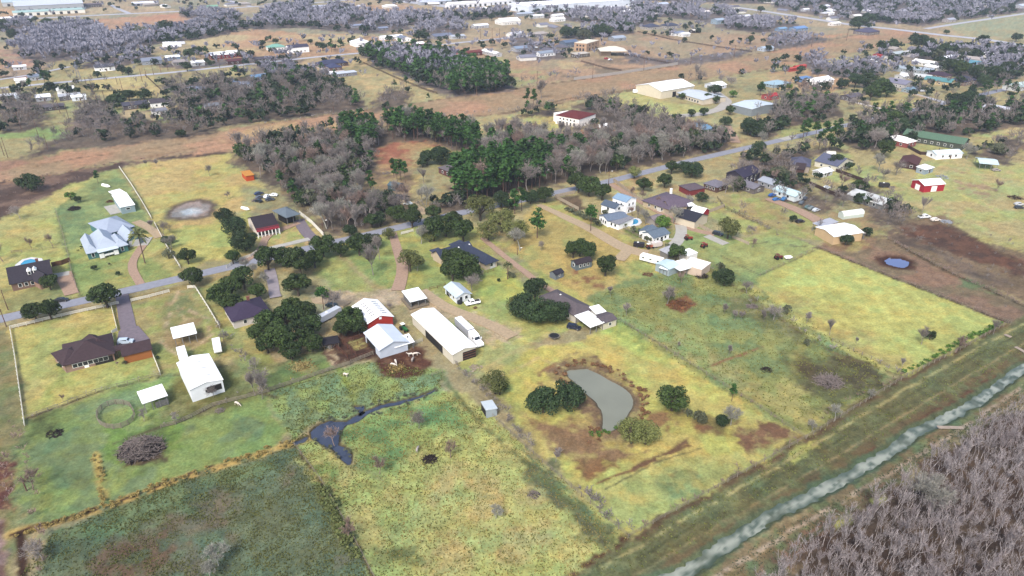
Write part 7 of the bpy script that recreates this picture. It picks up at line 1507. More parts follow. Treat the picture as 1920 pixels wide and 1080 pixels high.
fence("curved grey rail fence across the pasture behind the brush pile", [(302,803),(330,796),(360,783),(400,762),(425,756),(480,742),(505,735)], 1.3, m=WDF, rh=.18)
fence("grey rail fence below the left lawn", [(50,785),(110,764),(180,736),(240,720),(300,704)], 1.2, m=WDF, rails=2)
fence("timber rail fence above the creek pasture", [(502,735),(560,716),(620,695),(656,684),(668,678),(700,665)], 1.4, m=WDF, rh=.2)
fence("white timber fence stub below the creek pasture's corner", [(810,705),(830,699)], 1.2, m=WDF, rails=2)
fence("wire fence with thin posts between the dark wet field and front pasture", [(552,836),(600,900),(652,990),(705,1092)], 1.2, 4, 2, WDF, .04)
fence("wire fence on posts between the front pasture and outlined lot", [(905,765),(1000,852),(1090,930),(1178,1008)], 1.2, 3.5, 3, WDF, .04)
fence("wire fence along the outlined lot's canal end", [(1178,1008),(1290,945),(1400,884),(1510,822)], 1.2, 3.5, 3, WDF, .04)
fence("wire fence on the outlined lot's back side", [(1160,600),(1250,656),(1340,712),(1425,765),(1510,822)], 1.2, 3.5, 3, WDF, .04)
fence("wire fence with grey posts on the bright field's near side", [(1560,640),(1600,658),(1650,682),(1700,706)], 1.3, 3, 3, WDF, .06, pr=.16)
fence("wire fence on the canal side of the mottled pasture", [(1512,822),(1600,768),(1700,706),(1800,656),(1890,606)], 1.3, 3, 3, WDF, .05, pr=.16)
fence("wire fence across the top of the bright field", [(1425,517),(1480,490),(1534,464)], 1.2, 4, 2, WDF, .05)
fence("long wire fence between the bright field and brown pasture", [(1400,412),(1534,464),(1640,508),(1760,556),(1895,607)], 1.2, 4, 3, WDF, .04)
fence("wire fence between the brown pasture and the weedy plot", [(1664,448),(1760,500),(1925,578)], 1.2, 4, 2, WDF, .05)
fence("dark board fence around the yard behind the white bungalow", [(1692,272),(1725,290),(1762,290),(1760,282)], 1.8, solid=True, m=mat("dark_boards", (86,64,56)))
fence("dark board fence beside the stone walled house garden", [(1562,320),(1600,334),(1622,342)], 1.8, solid=True, m=mat("dark_boards", (86,64,56)))
fence("dark board fence along the junk yard lane", [(1515,345),(1545,358),(1575,372)], 1.8, solid=True, m=mat("dark_boards", (86,64,56)))
fence("brown board fence beside the brick ranch's bare garden", [(1345,372),(1358,390),(1400,412),(1440,425)], 1.2, m=mat("dark_boards", (86,64,56)), rails=2)
fence("dark board fence behind the dormered dark roofed house", [(98,500),(116,496),(132,490)], 1.8, solid=True, m=mat("brown_boards", (140,100,70)))
fence("brown wire fence left of the teal house", [(104,394),(118,440),(128,480),(136,520),(150,555)], 1.2, 4, 2, WDF, .06)
fence("wire fence from the teal house yard toward the photo's edge", [(22,474),(60,472),(118,460)], 1.1, 4, 2, WDF, .06)
fence("dark wire fence below the planted wood on the corridor", [(960,212),(1060,188),(1150,175),(1190,168)], 1.4, 5, 3, mat("dark_boards", (86,64,56)), .12)
fence("dark wire fence across the far yellow field", [(470,60),(440,45),(425,70)], 1.4, 6, 2, mat("dark_boards", (86,64,56)), .2)
fence("dark fence line through the far yellow plots by the street", [(272,142),(300,168),(320,188)], 1.6, 5, 3, mat("dark_boards", (86,64,56)), .3)
fence("dark fence line beside the blue grey far houses", [(368,136),(395,155),(415,170)], 1.6, 5, 3, mat("dark_boards", (86,64,56)), .3)
fence("dark fence edging the mixed pine wood and tan field", [(680,118),(740,146),(800,170),(820,176)], 1.6, 5, 3, mat("dark_boards", (86,64,56)), .3)
for lb, P in (("dark fence between the two tan far plots", [(1090,116),(1140,130),(1165,133)]), ("dark fence right of the cream carport plot", [(1172,103),(1220,113),(1260,121)]), ("dark fence through the rusty far plots", [(1195,60),(1260,75),(1340,88),(1410,98)])):
    fence(lb, P, 1.6, 5, 3, mat("dark_boards", (86,64,56)), .3)
fence("garden fence of the white pool compound", [(1122,402),(1160,424),(1200,446),(1222,455),(1240,447)], 1.3, m=WDF, rails=3)
fence("low fence from the slate roofed ranch to the palm", [(895,520),(915,512),(926,508)], 1.1, m=mat("brown_boards", (140,100,70)), rails=2)
fence("low brown fence left of the small pale blue roofed house", [(806,543),(820,540),(835,535)], 1.1, m=mat("brown_boards", (140,100,70)), rails=2)
# oval pen
cx, cy = 218, 781; fence("oval timber rail pen in the left pasture", [(cx + 35 * math.cos(t), cy + 23 * math.sin(t) - 3 * math.cos(t)) for t in np.linspace(0, 6.0, 15)][:-1], 1.7, 2.6, 5, WDF, .14, cls="round_pen", closed=True, pr=.16)
# pens beside the livestock barn
PEN = [[(636,638),(668,668)],[(628,650),(652,672)],[(644,644),(682,632)],[(652,654),(690,640)],[(660,664),(704,646)],[(665,675),(708,660)],[(626,652),(660,640)],[(600,633),(618,655)],[(690,640),(715,660)]]
for k, P in enumerate(PEN):
    fence("rusty pipe rail of the livestock pens beside the pale grey barn", P, 1.5, 3, 3, RUST, .1, cls="pen_rail", grp="pipe rails of the livestock pens")
fence("pale pipe gate section at the muddy horse yard", [(776,647),(792,640)], 1.4, 2.5, 4, mat("pale_pipe", (206,206,200)), .08)
fence("pale metal gate panel at the corner of the dark shelter", [(606,650),(618,655),(635,648)], 1.5, 2.5, 4, mat("pale_pipe", (206,206,200)), .1)
o = Bld("black_shelter", "low black netted shelter beside the livestock pens", "shelter"); o.wing(((606,648),(636,643),(630,630)), h=1.8, roof='flat', rise=0, rc=(48,44,52), open_=True, over=.1, posts=3)
# ---------------- vehicles
TYRE = mat("tyre_rubber", (44,42,42), .9, .1); RIMM = mat("steel_rim", (190,190,190), .4, .05)
def extr(mb, prof, w, m=0, ins=0):
    """prof: (x, z, half-width factor) outline extruded across"""
    n = len(prof); L_ = [(x, -w / 2 * (1 - ins * (z > .9)), z) for x, z in prof]; R_ = [(x, w / 2 * (1 - ins * (z > .9)), z) for x, z in prof]
    mb.add(L_ + R_, [tuple(range(n)), tuple(range(2 * n - 1, n - 1, -1))] + [(k, n + k, n + (k + 1) % n, (k + 1) % n) for k in range(n)], m)
def wheelset(o, xs, w, r=.36, big=False):
    for x in xs:
        for sy in (-1, 1):
            q = MB(); q.tube((x, sy * (w / 2 - .22), r), (x, sy * (w / 2 + .02), r), r, r, 12, cap=True); wh = q.build("wheel", TYRE, o)
            q = MB(); q.tube((x, sy * (w / 2 + .0), r), (x, sy * (w / 2 + .03), r), r * .55, r * .5, 10, cap=True); q.build("rim", RIMM, wh)
VP = {
 "car": ([(-2.2,.35),(2.2,.35),(2.25,.7),(1.3,.95),(.6,1.42),(-1.1,1.45),(-1.9,1.0),(-2.25,.92)], 1.8, (-1.4,1.4), [(-1.05,.45,1.0,1.36)]),
 "suv": ([(-2.3,.4),(2.3,.4),(2.35,.9),(1.2,1.1),(.6,1.7),(-2.0,1.75),(-2.35,1.1)], 1.9, (-1.45,1.45), [(-1.9,.5,1.12,1.62)]),
 "pickup": ([(-2.8,.5),(2.8,.5),(2.85,1.0),(1.6,1.2),(1.1,1.85),(-.5,1.85),(-.7,1.2),(-2.8,1.2)], 1.95, (-1.8,1.8), [(-.4,1.05,1.25,1.74)])}
def veh(kind, px, py, hd, rgb, label, cat=None):
    """hd: heading in degrees of the world plan"""
    x, y, _ = at(px, py, .5); prof, w, ws, gl = VP[kind]; o = empty({"car": "parked_car", "suv": "parked_suv", "pickup": "pickup_truck"}[kind], (x, y, .02), math.radians(hd), label, cat or ("pickup" if kind == "pickup" else "car"))
    q = MB(); extr(q, prof, w, ins=.12); pm = mat("car_paint_%d_%d_%d" % rgb, rgb, .3, .02, spec=.5); q.build("body", pm, o)
    a, b_, z0, z1 = gl[0]; q = MB(); q.box(((a + b_) / 2, 0, (z0 + z1) / 2), (b_ - a, w * .885, z1 - z0)); q.build("side_window", GLS, o)
    t = [p for p in prof if p[1] > 1.3]; fx_, fz = max(t); p2 = prof[3]
    q = MB(); q.poly([(p2[0] - .1, -w * .4, p2[1] + .06), (p2[0] - .1, w * .4, p2[1] + .06), (fx_ + .04, w * .38, fz - .04), (fx_ + .04, -w * .38, fz - .04)]); q.v = [(a_ + .03, b2, c_ + .03) for a_, b2, c_ in q.v]; q.build("windscreen", GLS, o)
    if kind == "pickup": q = MB(); q.box((-1.75, 0, 1.205), (1.9, w * .78, .02)); q.build("cargo_bed", DARKIN, o)
    wheelset(o, ws, w); return o
def trailer(name, px, py, hd, L_, w, h_, rgb, label, cat="trailer", axle=(-.6,), arch=False, wn=0):
    x, y, _ = at(px, py, h_ / 2); o = empty(name, (x, y, 0), math.radians(hd), label, cat); m = mat("trailer_skin_%d_%d_%d" % rgb, rgb, .5, .04)
    q = MB(); r_ = .25; prof = [(-L_/2, .55), (L_/2 - .5, .55), (L_/2, 1.1), (L_/2, h_ - r_), (L_/2 - r_, h_), (-L_/2 + r_, h_), (-L_/2, h_ - r_)]; extr(q, prof, w, ins=.04); q.build("body", m, o)
    q = MB(); q.tube((L_/2 - .2, -.5, .5), (L_/2 + 1.2, 0, .5), .05, .05, 5); q.tube((L_/2 - .2, .5, .5), (L_/2 + 1.2, 0, .5), .05, .05, 5); q.build("hitch", STEEL, o)
    for k in range(wn): q = MB(); q.box((-L_/2 + L_ * (k + .5) / wn, 0, h_ * .62), (.9, w * 1.0 + .04, .5)); q.build("window", GLS, o)
    q = MB(); q.box((-L_ * .1, 0, h_ + .1), (.7, .6, .22)); q.build("roof_vent", TRIM, o)
    wheelset(o, axle, w, .34); return o
veh("pickup", 886, 568, 205, (240,240,242), "white pickup truck parked by the small pale blue roofed house")
veh("suv", 1076, 614, -20, (40,46,70), "dark blue car parked beside the brown shingled house's porch")
veh("suv", 236, 641, 10, (206,222,236), "pale blue white car on the dark asphalt drive")
veh("suv", 1346, 439, -35, (44,48,52), "dark car under the olive tree by the pale wall")
veh("car", 1500, 415, 20, (56,50,60), "dark car on the grass beside the tan metal building", )
veh("suv", 622, 574, 150, (46,60,66), "dark car in front of the long grey trailer by the oak")
veh("car", 733, 372, 150, (226,232,240), "white car beside the cream mobile home")
veh("car", 765, 382, 160, (220,228,226), "pale car on the gravel below the cream mobile home")
veh("car", 895, 306, 20, (70,110,190), "blue car at the brick house behind the pines")
veh("car", 897, 303, 20, (236,236,240), "white car behind the blue one at the brick house")
veh("suv", 1636, 112, 30, (240,240,244), "white van parked left of the round oaks on the tan plot")
veh("suv", 1645, 116, 10, (230,234,240), "white car parked just right of the white van")
veh("car", 1660, 117, 10, (206,210,220), "silver car parked at the end of the white vehicles' row")
veh("suv", 1731, 171, 20, (240,240,244), "white van on the verge of the side street")
veh("suv", 1744, 168, 20, (232,232,236), "second white van further along the side street's verge")
veh("car", 1830, 163, 0, (90,40,46), "dark red car by the dark hip roofed house")
veh("car", 1463, 240, 10, (236,238,240), "white car by the yellow lawn above the main road")
veh("suv", 1273, 182, 0, (90,96,110), "grey car before the long stable beside the cream barn")
veh("suv", 1247, 180, 0, (90,96,110), "dark car at the corner of the huge cream barn")
veh("suv", 1137, 110, 30, (200,70,80), "red car beside the open cream carport")
veh("car", 1144, 112, 30, (238,238,240), "white car next to the red one by the cream carport")
veh("car", 1550, 352, 30, (220,226,232), "white car on the lane behind the dark board fence")
veh("car", 1868, 319, 0, (190,180,170), "rusty pale car in the green field below the open hay shed")
veh("car", 1911, 383, 0, (206,206,206), "white car in the green field near the far burn heap")
veh("car", 1911, 384+5, 0, (70,74,80), "dark car behind the burn heap in the green field")
veh("pickup", 1733, 407, 10, (220,222,220), "white pickup in the brown weedy plot below the tall bare tree")
veh("car", 1754, 412, 10, (236,226,214), "cream car beside the white pickup in the weedy plot")
veh("car", 1830, 20, 0, (216,216,226), "white car on the road's far verge")
veh("car", 115, 563, 20, (60,60,64), "small dark car on the road verge beside the pink gravel drive")
for k, (px, py, c_) in enumerate([(485,363,(60,72,110)),(487,370,(110,116,130)),(500,368,(226,230,236)),(512,366,(236,240,244)),(506,374,(70,76,90)),(484,377,(46,50,60))]):
    veh("car", px, py, R.uniform(0, 180), c_, ["navy car leftmost of the cars parked behind the red pent roofed house", "grey car in the car row behind the red pent roofed house", "white car in the middle of the cars behind the red pent roofed house", "white car nearest the wood behind the red pent roofed house", "slate car below the white ones behind the red pent roofed house", "black car at the lower end of the parked car row"][k])
for k, (px, py, c_) in enumerate([(1448,366,(60,110,190)),(1456,374,(70,130,200)),(1470,373,(80,140,200)),(1516,388,(120,150,150)),(1522,391,(150,160,160)),(1530,394,(206,210,214)),(1503,380,(120,130,140)),(1510,372,(80,84,96))]):
    veh("car", px, py, R.uniform(20, 60), c_, ["blue car at the lower end of the junk yard", "light blue car beside the junk yard lane", "sky blue car under the bare tree in the junk yard", "pale green car in the junk yard's middle", "grey green car behind the pale green one in the junk yard", "white car at the junk yard's right end", "steel grey car between trees in the junk yard", "dark slate car under the junk yard trees"][k])
for k, (px, py, c_) in enumerate([(1005,89,(236,240,246)),(1015,91,(90,100,120)),(205,92+14,(0,0,0))][:2]): veh("car", px, py, 20, c_, ["white car beside the grey far roof with a white end", "dark car beside the grey far roof with a white end"][k])
trailer("travel_trailer", 407, 649, -65, 7.0, 2.4, 2.7, (236,236,236), "white enclosed trailer with two dark rear windows near the track loop", wn=0)
trailer("motorhome", 343, 668, -60, 8.5, 2.6, 3.0, (240,240,240), "white camper parked against the back of the white shop building", "camper", wn=3)
trailer("livestock_trailer", 617, 590, 55, 9.5, 2.4, 2.6, (206,212,222), "long grey livestock trailer beside the oak left of the red barn")
trailer("travel_trailer", 1222, 486, -35, 9.5, 2.6, 2.9, (236,232,226), "long white trailer at the end of the sandy drive", wn=3)
trailer("cargo_trailer", 1198, 459, -15, 4.6, 2.0, 2.1, (50,46,52), "black cargo trailer on the verge of the long sandy drive")
trailer("cargo_trailer", 1658, 347, -10, 5.0, 2.0, 2.4, (60,54,56), "black enclosed trailer in the green field left of the red barn")
trailer("utility_trailer", 1231, 458, 20, 4.4, 2.2, 2.4, (226,214,206), "small white box truck at the head of the jagged roofed workshop")
trailer("camper_trailer", 570+50, 137, 10, 9, 2.6, 3, (240,240,244), "white camper beside the long pale open shed", "camper", wn=2)
trailer("horse_trailer", 1195, 171, 10, 7, 2.4, 2.8, (236,238,240), "white horse trailer at the left end of the huge cream barn", wn=2)
for k in range(9): trailer("travel_trailer", 312 + (k % 5) * 7, 81 + (k // 5) * 5, 30 + R.uniform(-20, 20), 8, 2.6, 3, (240,240,244), "white camper in the parked rows by the dark hedge and pylon", "camper"); 
for o in list(C.objects):
    if o.get("label", "").startswith("white camper in the parked rows"): o["group"] = "campers parked by the dark hedge"
# articulated lorry beside the white barn
x, y, _ = at(881, 626, 1.5); o = empty("lorry", (x, y, .02), math.atan2(*(np.array(at(905,650)[:2]) - np.array(at(855,602)[:2]))[::-1]), "white lorry with a box body and long bonnet beside the white barn", "truck"); LW = mat("lorry_white", (238,238,240), .4, .03); LG = mat("lorry_grey", (196,198,204), .5, .05)
q = MB(); q.box((-3.9, 0, 2.35), (9.4, 2.5, 2.7)); q.build("cargo_box", LG, o); q = MB(); q.box((-3.9, 0, 3.73), (9.3, 2.4, .05)); q.build("box_roof", LW, o)
q = MB(); extr(q, [(1.1,.9),(7.6,.75),(7.7,1.3),(7.3,1.75),(5.3,2.0),(4.8,2.9),(3.9,3.3),(1.1,3.5)], 2.35, ins=.05); q.build("cab", LW, o)
q = MB(); q.box((4.45, 0, 2.35), (.9, 2.42, .7)); q.build("side_window", GLS, o)
q = MB(); q.poly([(5.38,-.95,2.08),(5.38,.95,2.08),(4.92,.9,2.9),(4.92,-.9,2.9)]); q.build("windscreen", GLS, o)
q = MB(); q.box((-.5, 0, .85), (14, .9, .3)); q.build("chassis", DARKIN, o)
for sy in (-1, 1): q = MB(); q.tube((1.4, sy * 1.1, .75), (3.0, sy * 1.1, .75), .32, .32, 9, cap=True); q.build("fuel_tank", RIMM, o); q = MB(); q.box((5.2, sy * 1.45, 2.3), (.15, .3, .6)); q.build("mirror", LW, o)
wheelset(o, (-7.2, -6.1, .6, 1.7, 6.3), 2.45, .5)
# tractors and implements
def tractor(px, py, hd, rgb, label):
    x, y, _ = at(px, py, .7); o = empty("tractor", (x, y, 0), math.radians(hd), label, "tractor"); m = mat("tractor_paint_%d_%d_%d" % rgb, rgb, .5, .05)
    q = MB(); extr(q, [(-.4,.6),(2.0,.6),(2.1,1.3),(.3,1.5),(-.4,1.3)], .8); q.build("bonnet", m, o); q = MB(); q.box((-.6, 0, 1.0), (1.2, 1.0, .5)); q.build("body", m, o)
    q = MB(); q.box((-.6, 0, 2.3), (1.4, 1.3, .1)); q.build("canopy", TRIM if rgb[1] > 90 else m, o)
    for a, b_ in ((-1.2, -.55), (-1.2, .55), (0, -.55), (0, .55)): q = MB(); q.tube((a, b_, 1.2), (a, b_, 2.3), .04, .04, 4); q.build("canopy_post", DARKIN, o)
    for x_, r_, w_ in ((-.8, .75, 1.7), (1.5, .42, 1.5)):
        for sy in (-1, 1): q = MB(); q.tube((x_, sy * (w_ / 2 - .35), r_), (x_, sy * w_ / 2, r_), r_, r_, 12, cap=True); q.build("wheel", TYRE, o)
tractor(757, 616, -50, (60,130,70), "green tractor with a white canopy between the pale grey barn and white barn")
tractor(1290, 447, 10, (170,60,50), "rusty red tractor on the grass beside the curved concrete drive")
tractor(1320, 461, 40, (170,66,50), "small rusty tractor alone on the grass past the pool house")
tractor(1459, 483, 20, (130,50,44), "dark red tractor at the bright field's top fence")
tractor(1218, 463, 20, (206,120,90), "orange tractor near the head of the sandy drive")
trailer("utility_trailer", 1478, 483, 10, 3, 1.6, 1.2, (236,236,230), "white implement beside the dark red tractor")
# junk: irregular heaps of thin pieces
def heap(name, px, py, rad, label, cat, m, n=60, hh=1.0, tw=.05, ln=1.6, m2=None, seed=1):
    x, y, _ = at(px, py); rs = np.random.RandomState(seed + int(px)); rm = rad * mpp(py); r = rm * np.sqrt(rs.uniform(0, 1, n)); t = rs.uniform(0, 6.28, n); z = hh * (1 - (r / rm) ** 2) * rs.uniform(.1, 1, n)
    c = np.stack([r * np.cos(t), r * np.sin(t) * .9, z], 1); d = unit(rs.normal(size=(n, 3)) * [1, 1, .35]) * ln * rs.uniform(.4, 1.2, (n, 1)); v, q = tube_np(c - d / 2, c + d / 2, np.full(n, tw) * rs.uniform(.5, 1.5, n), np.full(n, tw * .5), 4)
    P = [(v, q, 0)]; bn = max(4, n // 6); cb = c[:bn].copy(); cb[:, 2] *= .4; P.append((*leaf_quads(cb, rm * .22, rs, 1.5), 1))
    o = put(name, mk(name, P, [m, m2 or m]), None, (x, y, 0)); tag(o, label, cat); return o
DKW = mat("dead_wood", (160,146,140), .95, .2, 2); DKW2 = mat("charred_wood", (58,46,44), .95, .2, 2); PLW = mat("bleached_wood", (196,178,160), .95, .15, 2)
heap("brush_pile", 265, 843, 40, "huge tangled heap of dead branches in the left pasture", "brush pile", DKW, 700, 3.2, .05, 3.0, DKW2)
heap("brush_pile", 1553, 718, 22, "long heap of grey dead logs in the dark corner of the pasture", "brush pile", DKW, 300, 2.2, .07, 4.0, DKW2)
heap("brush_pile", 1000, 928, 12, "small round grey twig heap in the front pasture", "brush pile", DKW, 140, .8, .035, 1.0, DKW2)
heap("brush_pile", 1437, 694, 11, "small reddish dark heap in the mottled pasture", "brush pile", DKW2, 80, .7, .06, 1.2)
heap("brush_pile", 806, 861, 13, "blackened root stump lying in the front pasture", "stump", DKW2, 120, .7, .08, 1.6)
heap("brush_pile", 102, 813, 16, "low curved row of dead wood in the left pasture", "brush pile", DKW2, 90, .6, .06, 1.6)
heap("brush_pile", 1904, 371, 13, "brown burn heap in the far green field", "brush pile", DKW2, 90, 1, .08, 1.8, mat("brown_ash", (120,90,70)))
heap("brush_pile", 700+26, 325, 10, "broken branches by the blue green shed", "brush pile", DKW, 60, 1, .06, 1.8)
heap("brush_pile", 1410, 575, 10, "fallen brown limbs by the brown scrape", "brush pile", DKW, 90, 1, .06, 2)
heap("brush_pile", 1272, 572, 22, "rust coloured heap of raked brush on the brown scrape", "brush pile", mat("rust_brush", (140,92,58)), 260, .8, .05, 1.6)
heap("scrap_pile", 139, 392, 11, "dark scrap heap behind the teal house", "scrap pile", DKW2, 120, 1.4, .1, 2.2, mat("dark_scrap", (60,60,72)))
heap("scrap_pile", 1316, 508+10, 12, "muddle of dark scrap under the open roof of the workshop", "scrap pile", DKW2, 120, 1.2, .07, 1.6)
heap("scrap_pile", 1215, 515, 9, "reddish scrap pieces below the long white trailer", "scrap pile", RUST, 60, .8, .07, 1.6)
heap("scrap_pile", 206, 378, 7, "rusty scrap beside the white metal shed", "scrap pile", RUST, 60, 1, .07, 1.4)
heap("scrap_pile", 900-9, 577, 4, "brown junk beside the white pickup's bonnet", "scrap pile", RUST, 30, .6, .06, .9)
heap("scrap_pile", 480, 376, 9, "scattered parts among the cars behind the red pent roofed house", "scrap pile", DKW, 70, 1, .08, 1.6, PLW)
heap("scrap_pile", 1775, 416, 10, "pale rubble heap in the weedy plot", "scrap pile", mat("pale_rubble", (190,196,206)), 90, .7, .1, 1.4)
heap("scrap_pile", 1766, 332, 12, "junk stack by the right side of the small red barn", "scrap pile", mat("pale_rubble", (190,196,206)), 70, 1, .09, 1.6)
heap("scrap_pile", 1672, 352, 7, "small trailers and junk right of the black enclosed trailer", "scrap pile", DKW, 50, .8, .09, 1.4)
heap("scrap_pile", 1880, 420-300, 5, "dark junk among the trees near the side street", "scrap pile", DKW2, 40, 1, .1, 2)
heap("scrap_pile", 412, 770, 10, "grey debris on the fence behind the brush pile", "scrap pile", DKW, 60, .5, .05, 1.2)
heap("scrap_pile", 892, 690, 13, "white broken rubble strewn in front of the white barn", "scrap pile", PLW, 120, .2, .05, .8)
# plank bridges
for px, py, px2, py2, lb in ((1758,801,1806,802,"pale plank laid on the bank above the canal"), (1904,650,1925,662,"plank bridge at the photo's edge above the canal"), (1884,627,1896,632,"short plank platform at the bright field's corner")):
    a, b_ = at(px, py, .2), at(px2, py2, .2); an = math.atan2(b_[1] - a[1], b_[0] - a[0]); L_ = math.hypot(b_[0] - a[0], b_[1] - a[1]); o = empty("plank_bridge", ((a[0] + b_[0]) / 2, (a[1] + b_[1]) / 2, 0), an, lb, "plank bridge")
    for k in range(3): q = MB(); q.box((0, (k - 1) * .42, .22), (L_, .38, .08)); q.build("plank", PLW, o)
    for sx in (-.4, .4): q = MB(); q.box((L_ * sx, 0, .09), (.2, 1.4, .18)); q.build("bearer", DKW, o)
# hay, animals, trough, trampoline, tank
x, y, _ = at(744, 690); HAY = leafm("hay", (150,124,70), (214,190,120)); rs = np.random.RandomState(3); p = rs.normal(size=(260, 3)) * [1.1, .9, .3]; p[:, 2] = abs(p[:, 2]) ; tag(put("hay_heap", mk("hay_heap", [(*leaf_quads(p, .3, rs), 0)], [HAY]), None, (x, y, 0)), "yellow hay heap on the muddy yard with horses feeding at it", "hay")
x, y, _ = at(568, 685); p = rs.normal(size=(300, 3)) * [2.2, 2.0, .12]; p[:, 2] = abs(p[:, 2]); tag(put("hay_heap", mk("hay_heap", [(*leaf_quads(p, .28, rs), 0)], [HAY]), None, (x, y, 0)), "trampled straw heap in the small pasture left of the pens", "hay")
def skin(name, pts, edges, rad, m):
    me = bpy.data.meshes.new(name); me.from_pydata(pts, edges, []); o = bpy.data.objects.new(name, me); C.objects.link(o)
    sk = o.modifiers.new("s", 'SKIN'); sk.use_smooth_shade = True
    for i, r_ in enumerate(rad): me.skin_vertices[0].data[i].radius = (r_, r_)
    me.skin_vertices[0].data[0].use_root = True
    o.modifiers.new("b", 'SUBSURF').levels = 1; dg = bpy.context.evaluated_depsgraph_get(); m2 = bpy.data.meshes.new_from_object(o.evaluated_get(dg)); m2.materials.clear(); m2.materials.append(m)
    bpy.data.objects.remove(o); return m2
def horse(m, graze):
    hz_, hx_ = (.45, 1.75) if graze else (1.75, 1.45)
    pts = [(0,0,1.15),(-.55,0,1.2),(-.85,0,1.15),(.45,0,1.18),(.8,0,1.28),(1.15,0,1.05 if graze else 1.6),(hx_ - .15,0,hz_ + .2),(hx_ + .15,0,hz_ - .08),
           (.6,.2,.95),(.62,.2,.5),(.6,.2,.03),(.6,-.2,.95),(.68,-.2,.5),(.66,-.2,.03),(-.75,.22,1.0),(-.62,.22,.78),(-.82,.22,.48),(-.76,.22,.03),(-.75,-.22,1.0),(-.6,-.22,.78),(-.8,-.22,.48),(-.74,-.22,.03),(-1.02,0,1.0),(-1.08,0,.55)]
    ed = [(0,1),(1,2),(0,3),(3,4),(4,5),(5,6),(6,7),(4,8),(8,9),(9,10),(4,11),(11,12),(12,13),(2,14),(14,15),(15,16),(16,17),(2,18),(18,19),(19,20),(20,21),(2,22),(22,23)]
    rad = [.34,.34,.3,.34,.26,.16,.13,.07,.12,.06,.055,.12,.06,.055,.16,.11,.06,.055,.16,.11,.06,.055,.05,.04]
    return skin("horse_body", pts, ed, rad, m)
HRS = [horse(mat("pale_hide", (232,220,206), .9, .06), True), horse(mat("pale_hide", (232,220,206)), False), horse(mat("grey_hide", (196,186,178), .9, .06), True)]
for px, py, k, hd, lb in ((737,687,0,-20,"pale horse feeding at the left of the hay heap"),(742,681,0,-70,"pale horse standing behind the hay heap with its head down"),(770,668,1,200,"cream horse at the back left of the three on the mud"),(779,667,0,20,"cream horse at the back right of the three on the mud"),(774,677,2,80,"greyish horse nearest in front of the other two on the mud"),
                          (648,706,1,-30,"pale animal alone in the creek pasture below the hay"),(445,760,0,-30,"white horse grazing behind the curved grey rail fence"),(783,846,2,80,"grey white animal standing in the front pasture")):
    x, y, _ = at(px, py); tag(put("horse", HRS[k], None, (x, y, -.03), math.radians(hd), .88), lb, "horse")
x, y, _ = at(1039, 629, .9); o = empty("trampoline", (x, y, 0), 0, "round black trampoline on the grass before the brown shingled house", "trampoline"); rr = 1.9
q = MB(); n_ = 20; pr = [(rr * math.cos(2*math.pi*k/n_), rr * math.sin(2*math.pi*k/n_), .9) for k in range(n_)]
q.poly([(a * .84, b_ * .84, .9) for a, b_, c_ in pr]); q.build("jumping_mat", mat("black_mat", (34,34,38)), o)
q = MB(); [q.poly([pr[k], pr[(k+1) % n_], tuple(np.array(pr[(k+1) % n_]) * [.85,.85,1.02]), tuple(np.array(pr[k]) * [.85,.85,1.02])]) for k in range(n_)]; q.build("edge_pad", mat("trampoline_pad", (150,140,126)), o)
for k in range(0, n_, 5): q = MB(); q.tube((*pr[k][:2], 0), pr[k], .04, .04, 5); q.build("leg", STEEL, o)
x, y, _ = at(862, 566, .6); o = empty("water_tank", (x, y, 0), 0, "black round water tank beside the white pickup", "tank"); q = MB(); q.tube((0,0,0),(0,0,1.1),.95,.95,14); q.tube((0,0,1.1),(0,0,1.4),.95,.3,14,cap=True); q.build("tank_body", mat("black_plastic", (48,50,60)), o); q = MB(); q.tube((0,0,1.4),(0,0,1.5),.25,.25,10,cap=True); q.build("lid", DARKIN, o)
# pools
def pool(P, label, rgb=(70,180,226), deck=(214,214,214), dk=1.6):
    Q = W(P); cx, cy = np.mean([q[0] for q in Q]), np.mean([q[1] for q in Q]); o = empty("swimming_pool", (cx, cy, 0), 0, label, "swimming pool")
    q = MB(); out = []
    for x, y in Q: d = math.hypot(x - cx, y - cy); out.append((cx + (x - cx) * (1 + dk / d), cy + (y - cy) * (1 + dk / d), .16))
    n_ = len(Q); q.add([(x, y, .16) for x, y in Q] + out + [(x, y, -.3) for x, y, z in out], [(k, (k+1) % n_, n_ + (k+1) % n_, n_ + k) for k in range(n_)] + [(n_ + k, n_ + (k+1) % n_, 2*n_ + (k+1) % n_, 2*n_ + k) for k in range(n_)])
    q.build("coping", mat("pool_deck", deck), o, (cx, cy, 0)); q = MB(); q.poly([(x, y, .1) for x, y in Q]); q.build("water", mat("pool_blue", rgb, .08, .06, .6), o, (cx, cy, 0))
pool([(1171,419),(1176,415),(1184,413),(1192,411),(1196,413),(1197,417),(1194,420),(1186,422),(1176,422)], "kidney shaped blue swimming pool beside the white house")
pool([(38,496),(46,489),(58,486),(70,488),(74,492),(60,498),(44,500)], "blue swimming pool behind the dormered dark roofed house", deck=(200,186,176), dk=1.8)
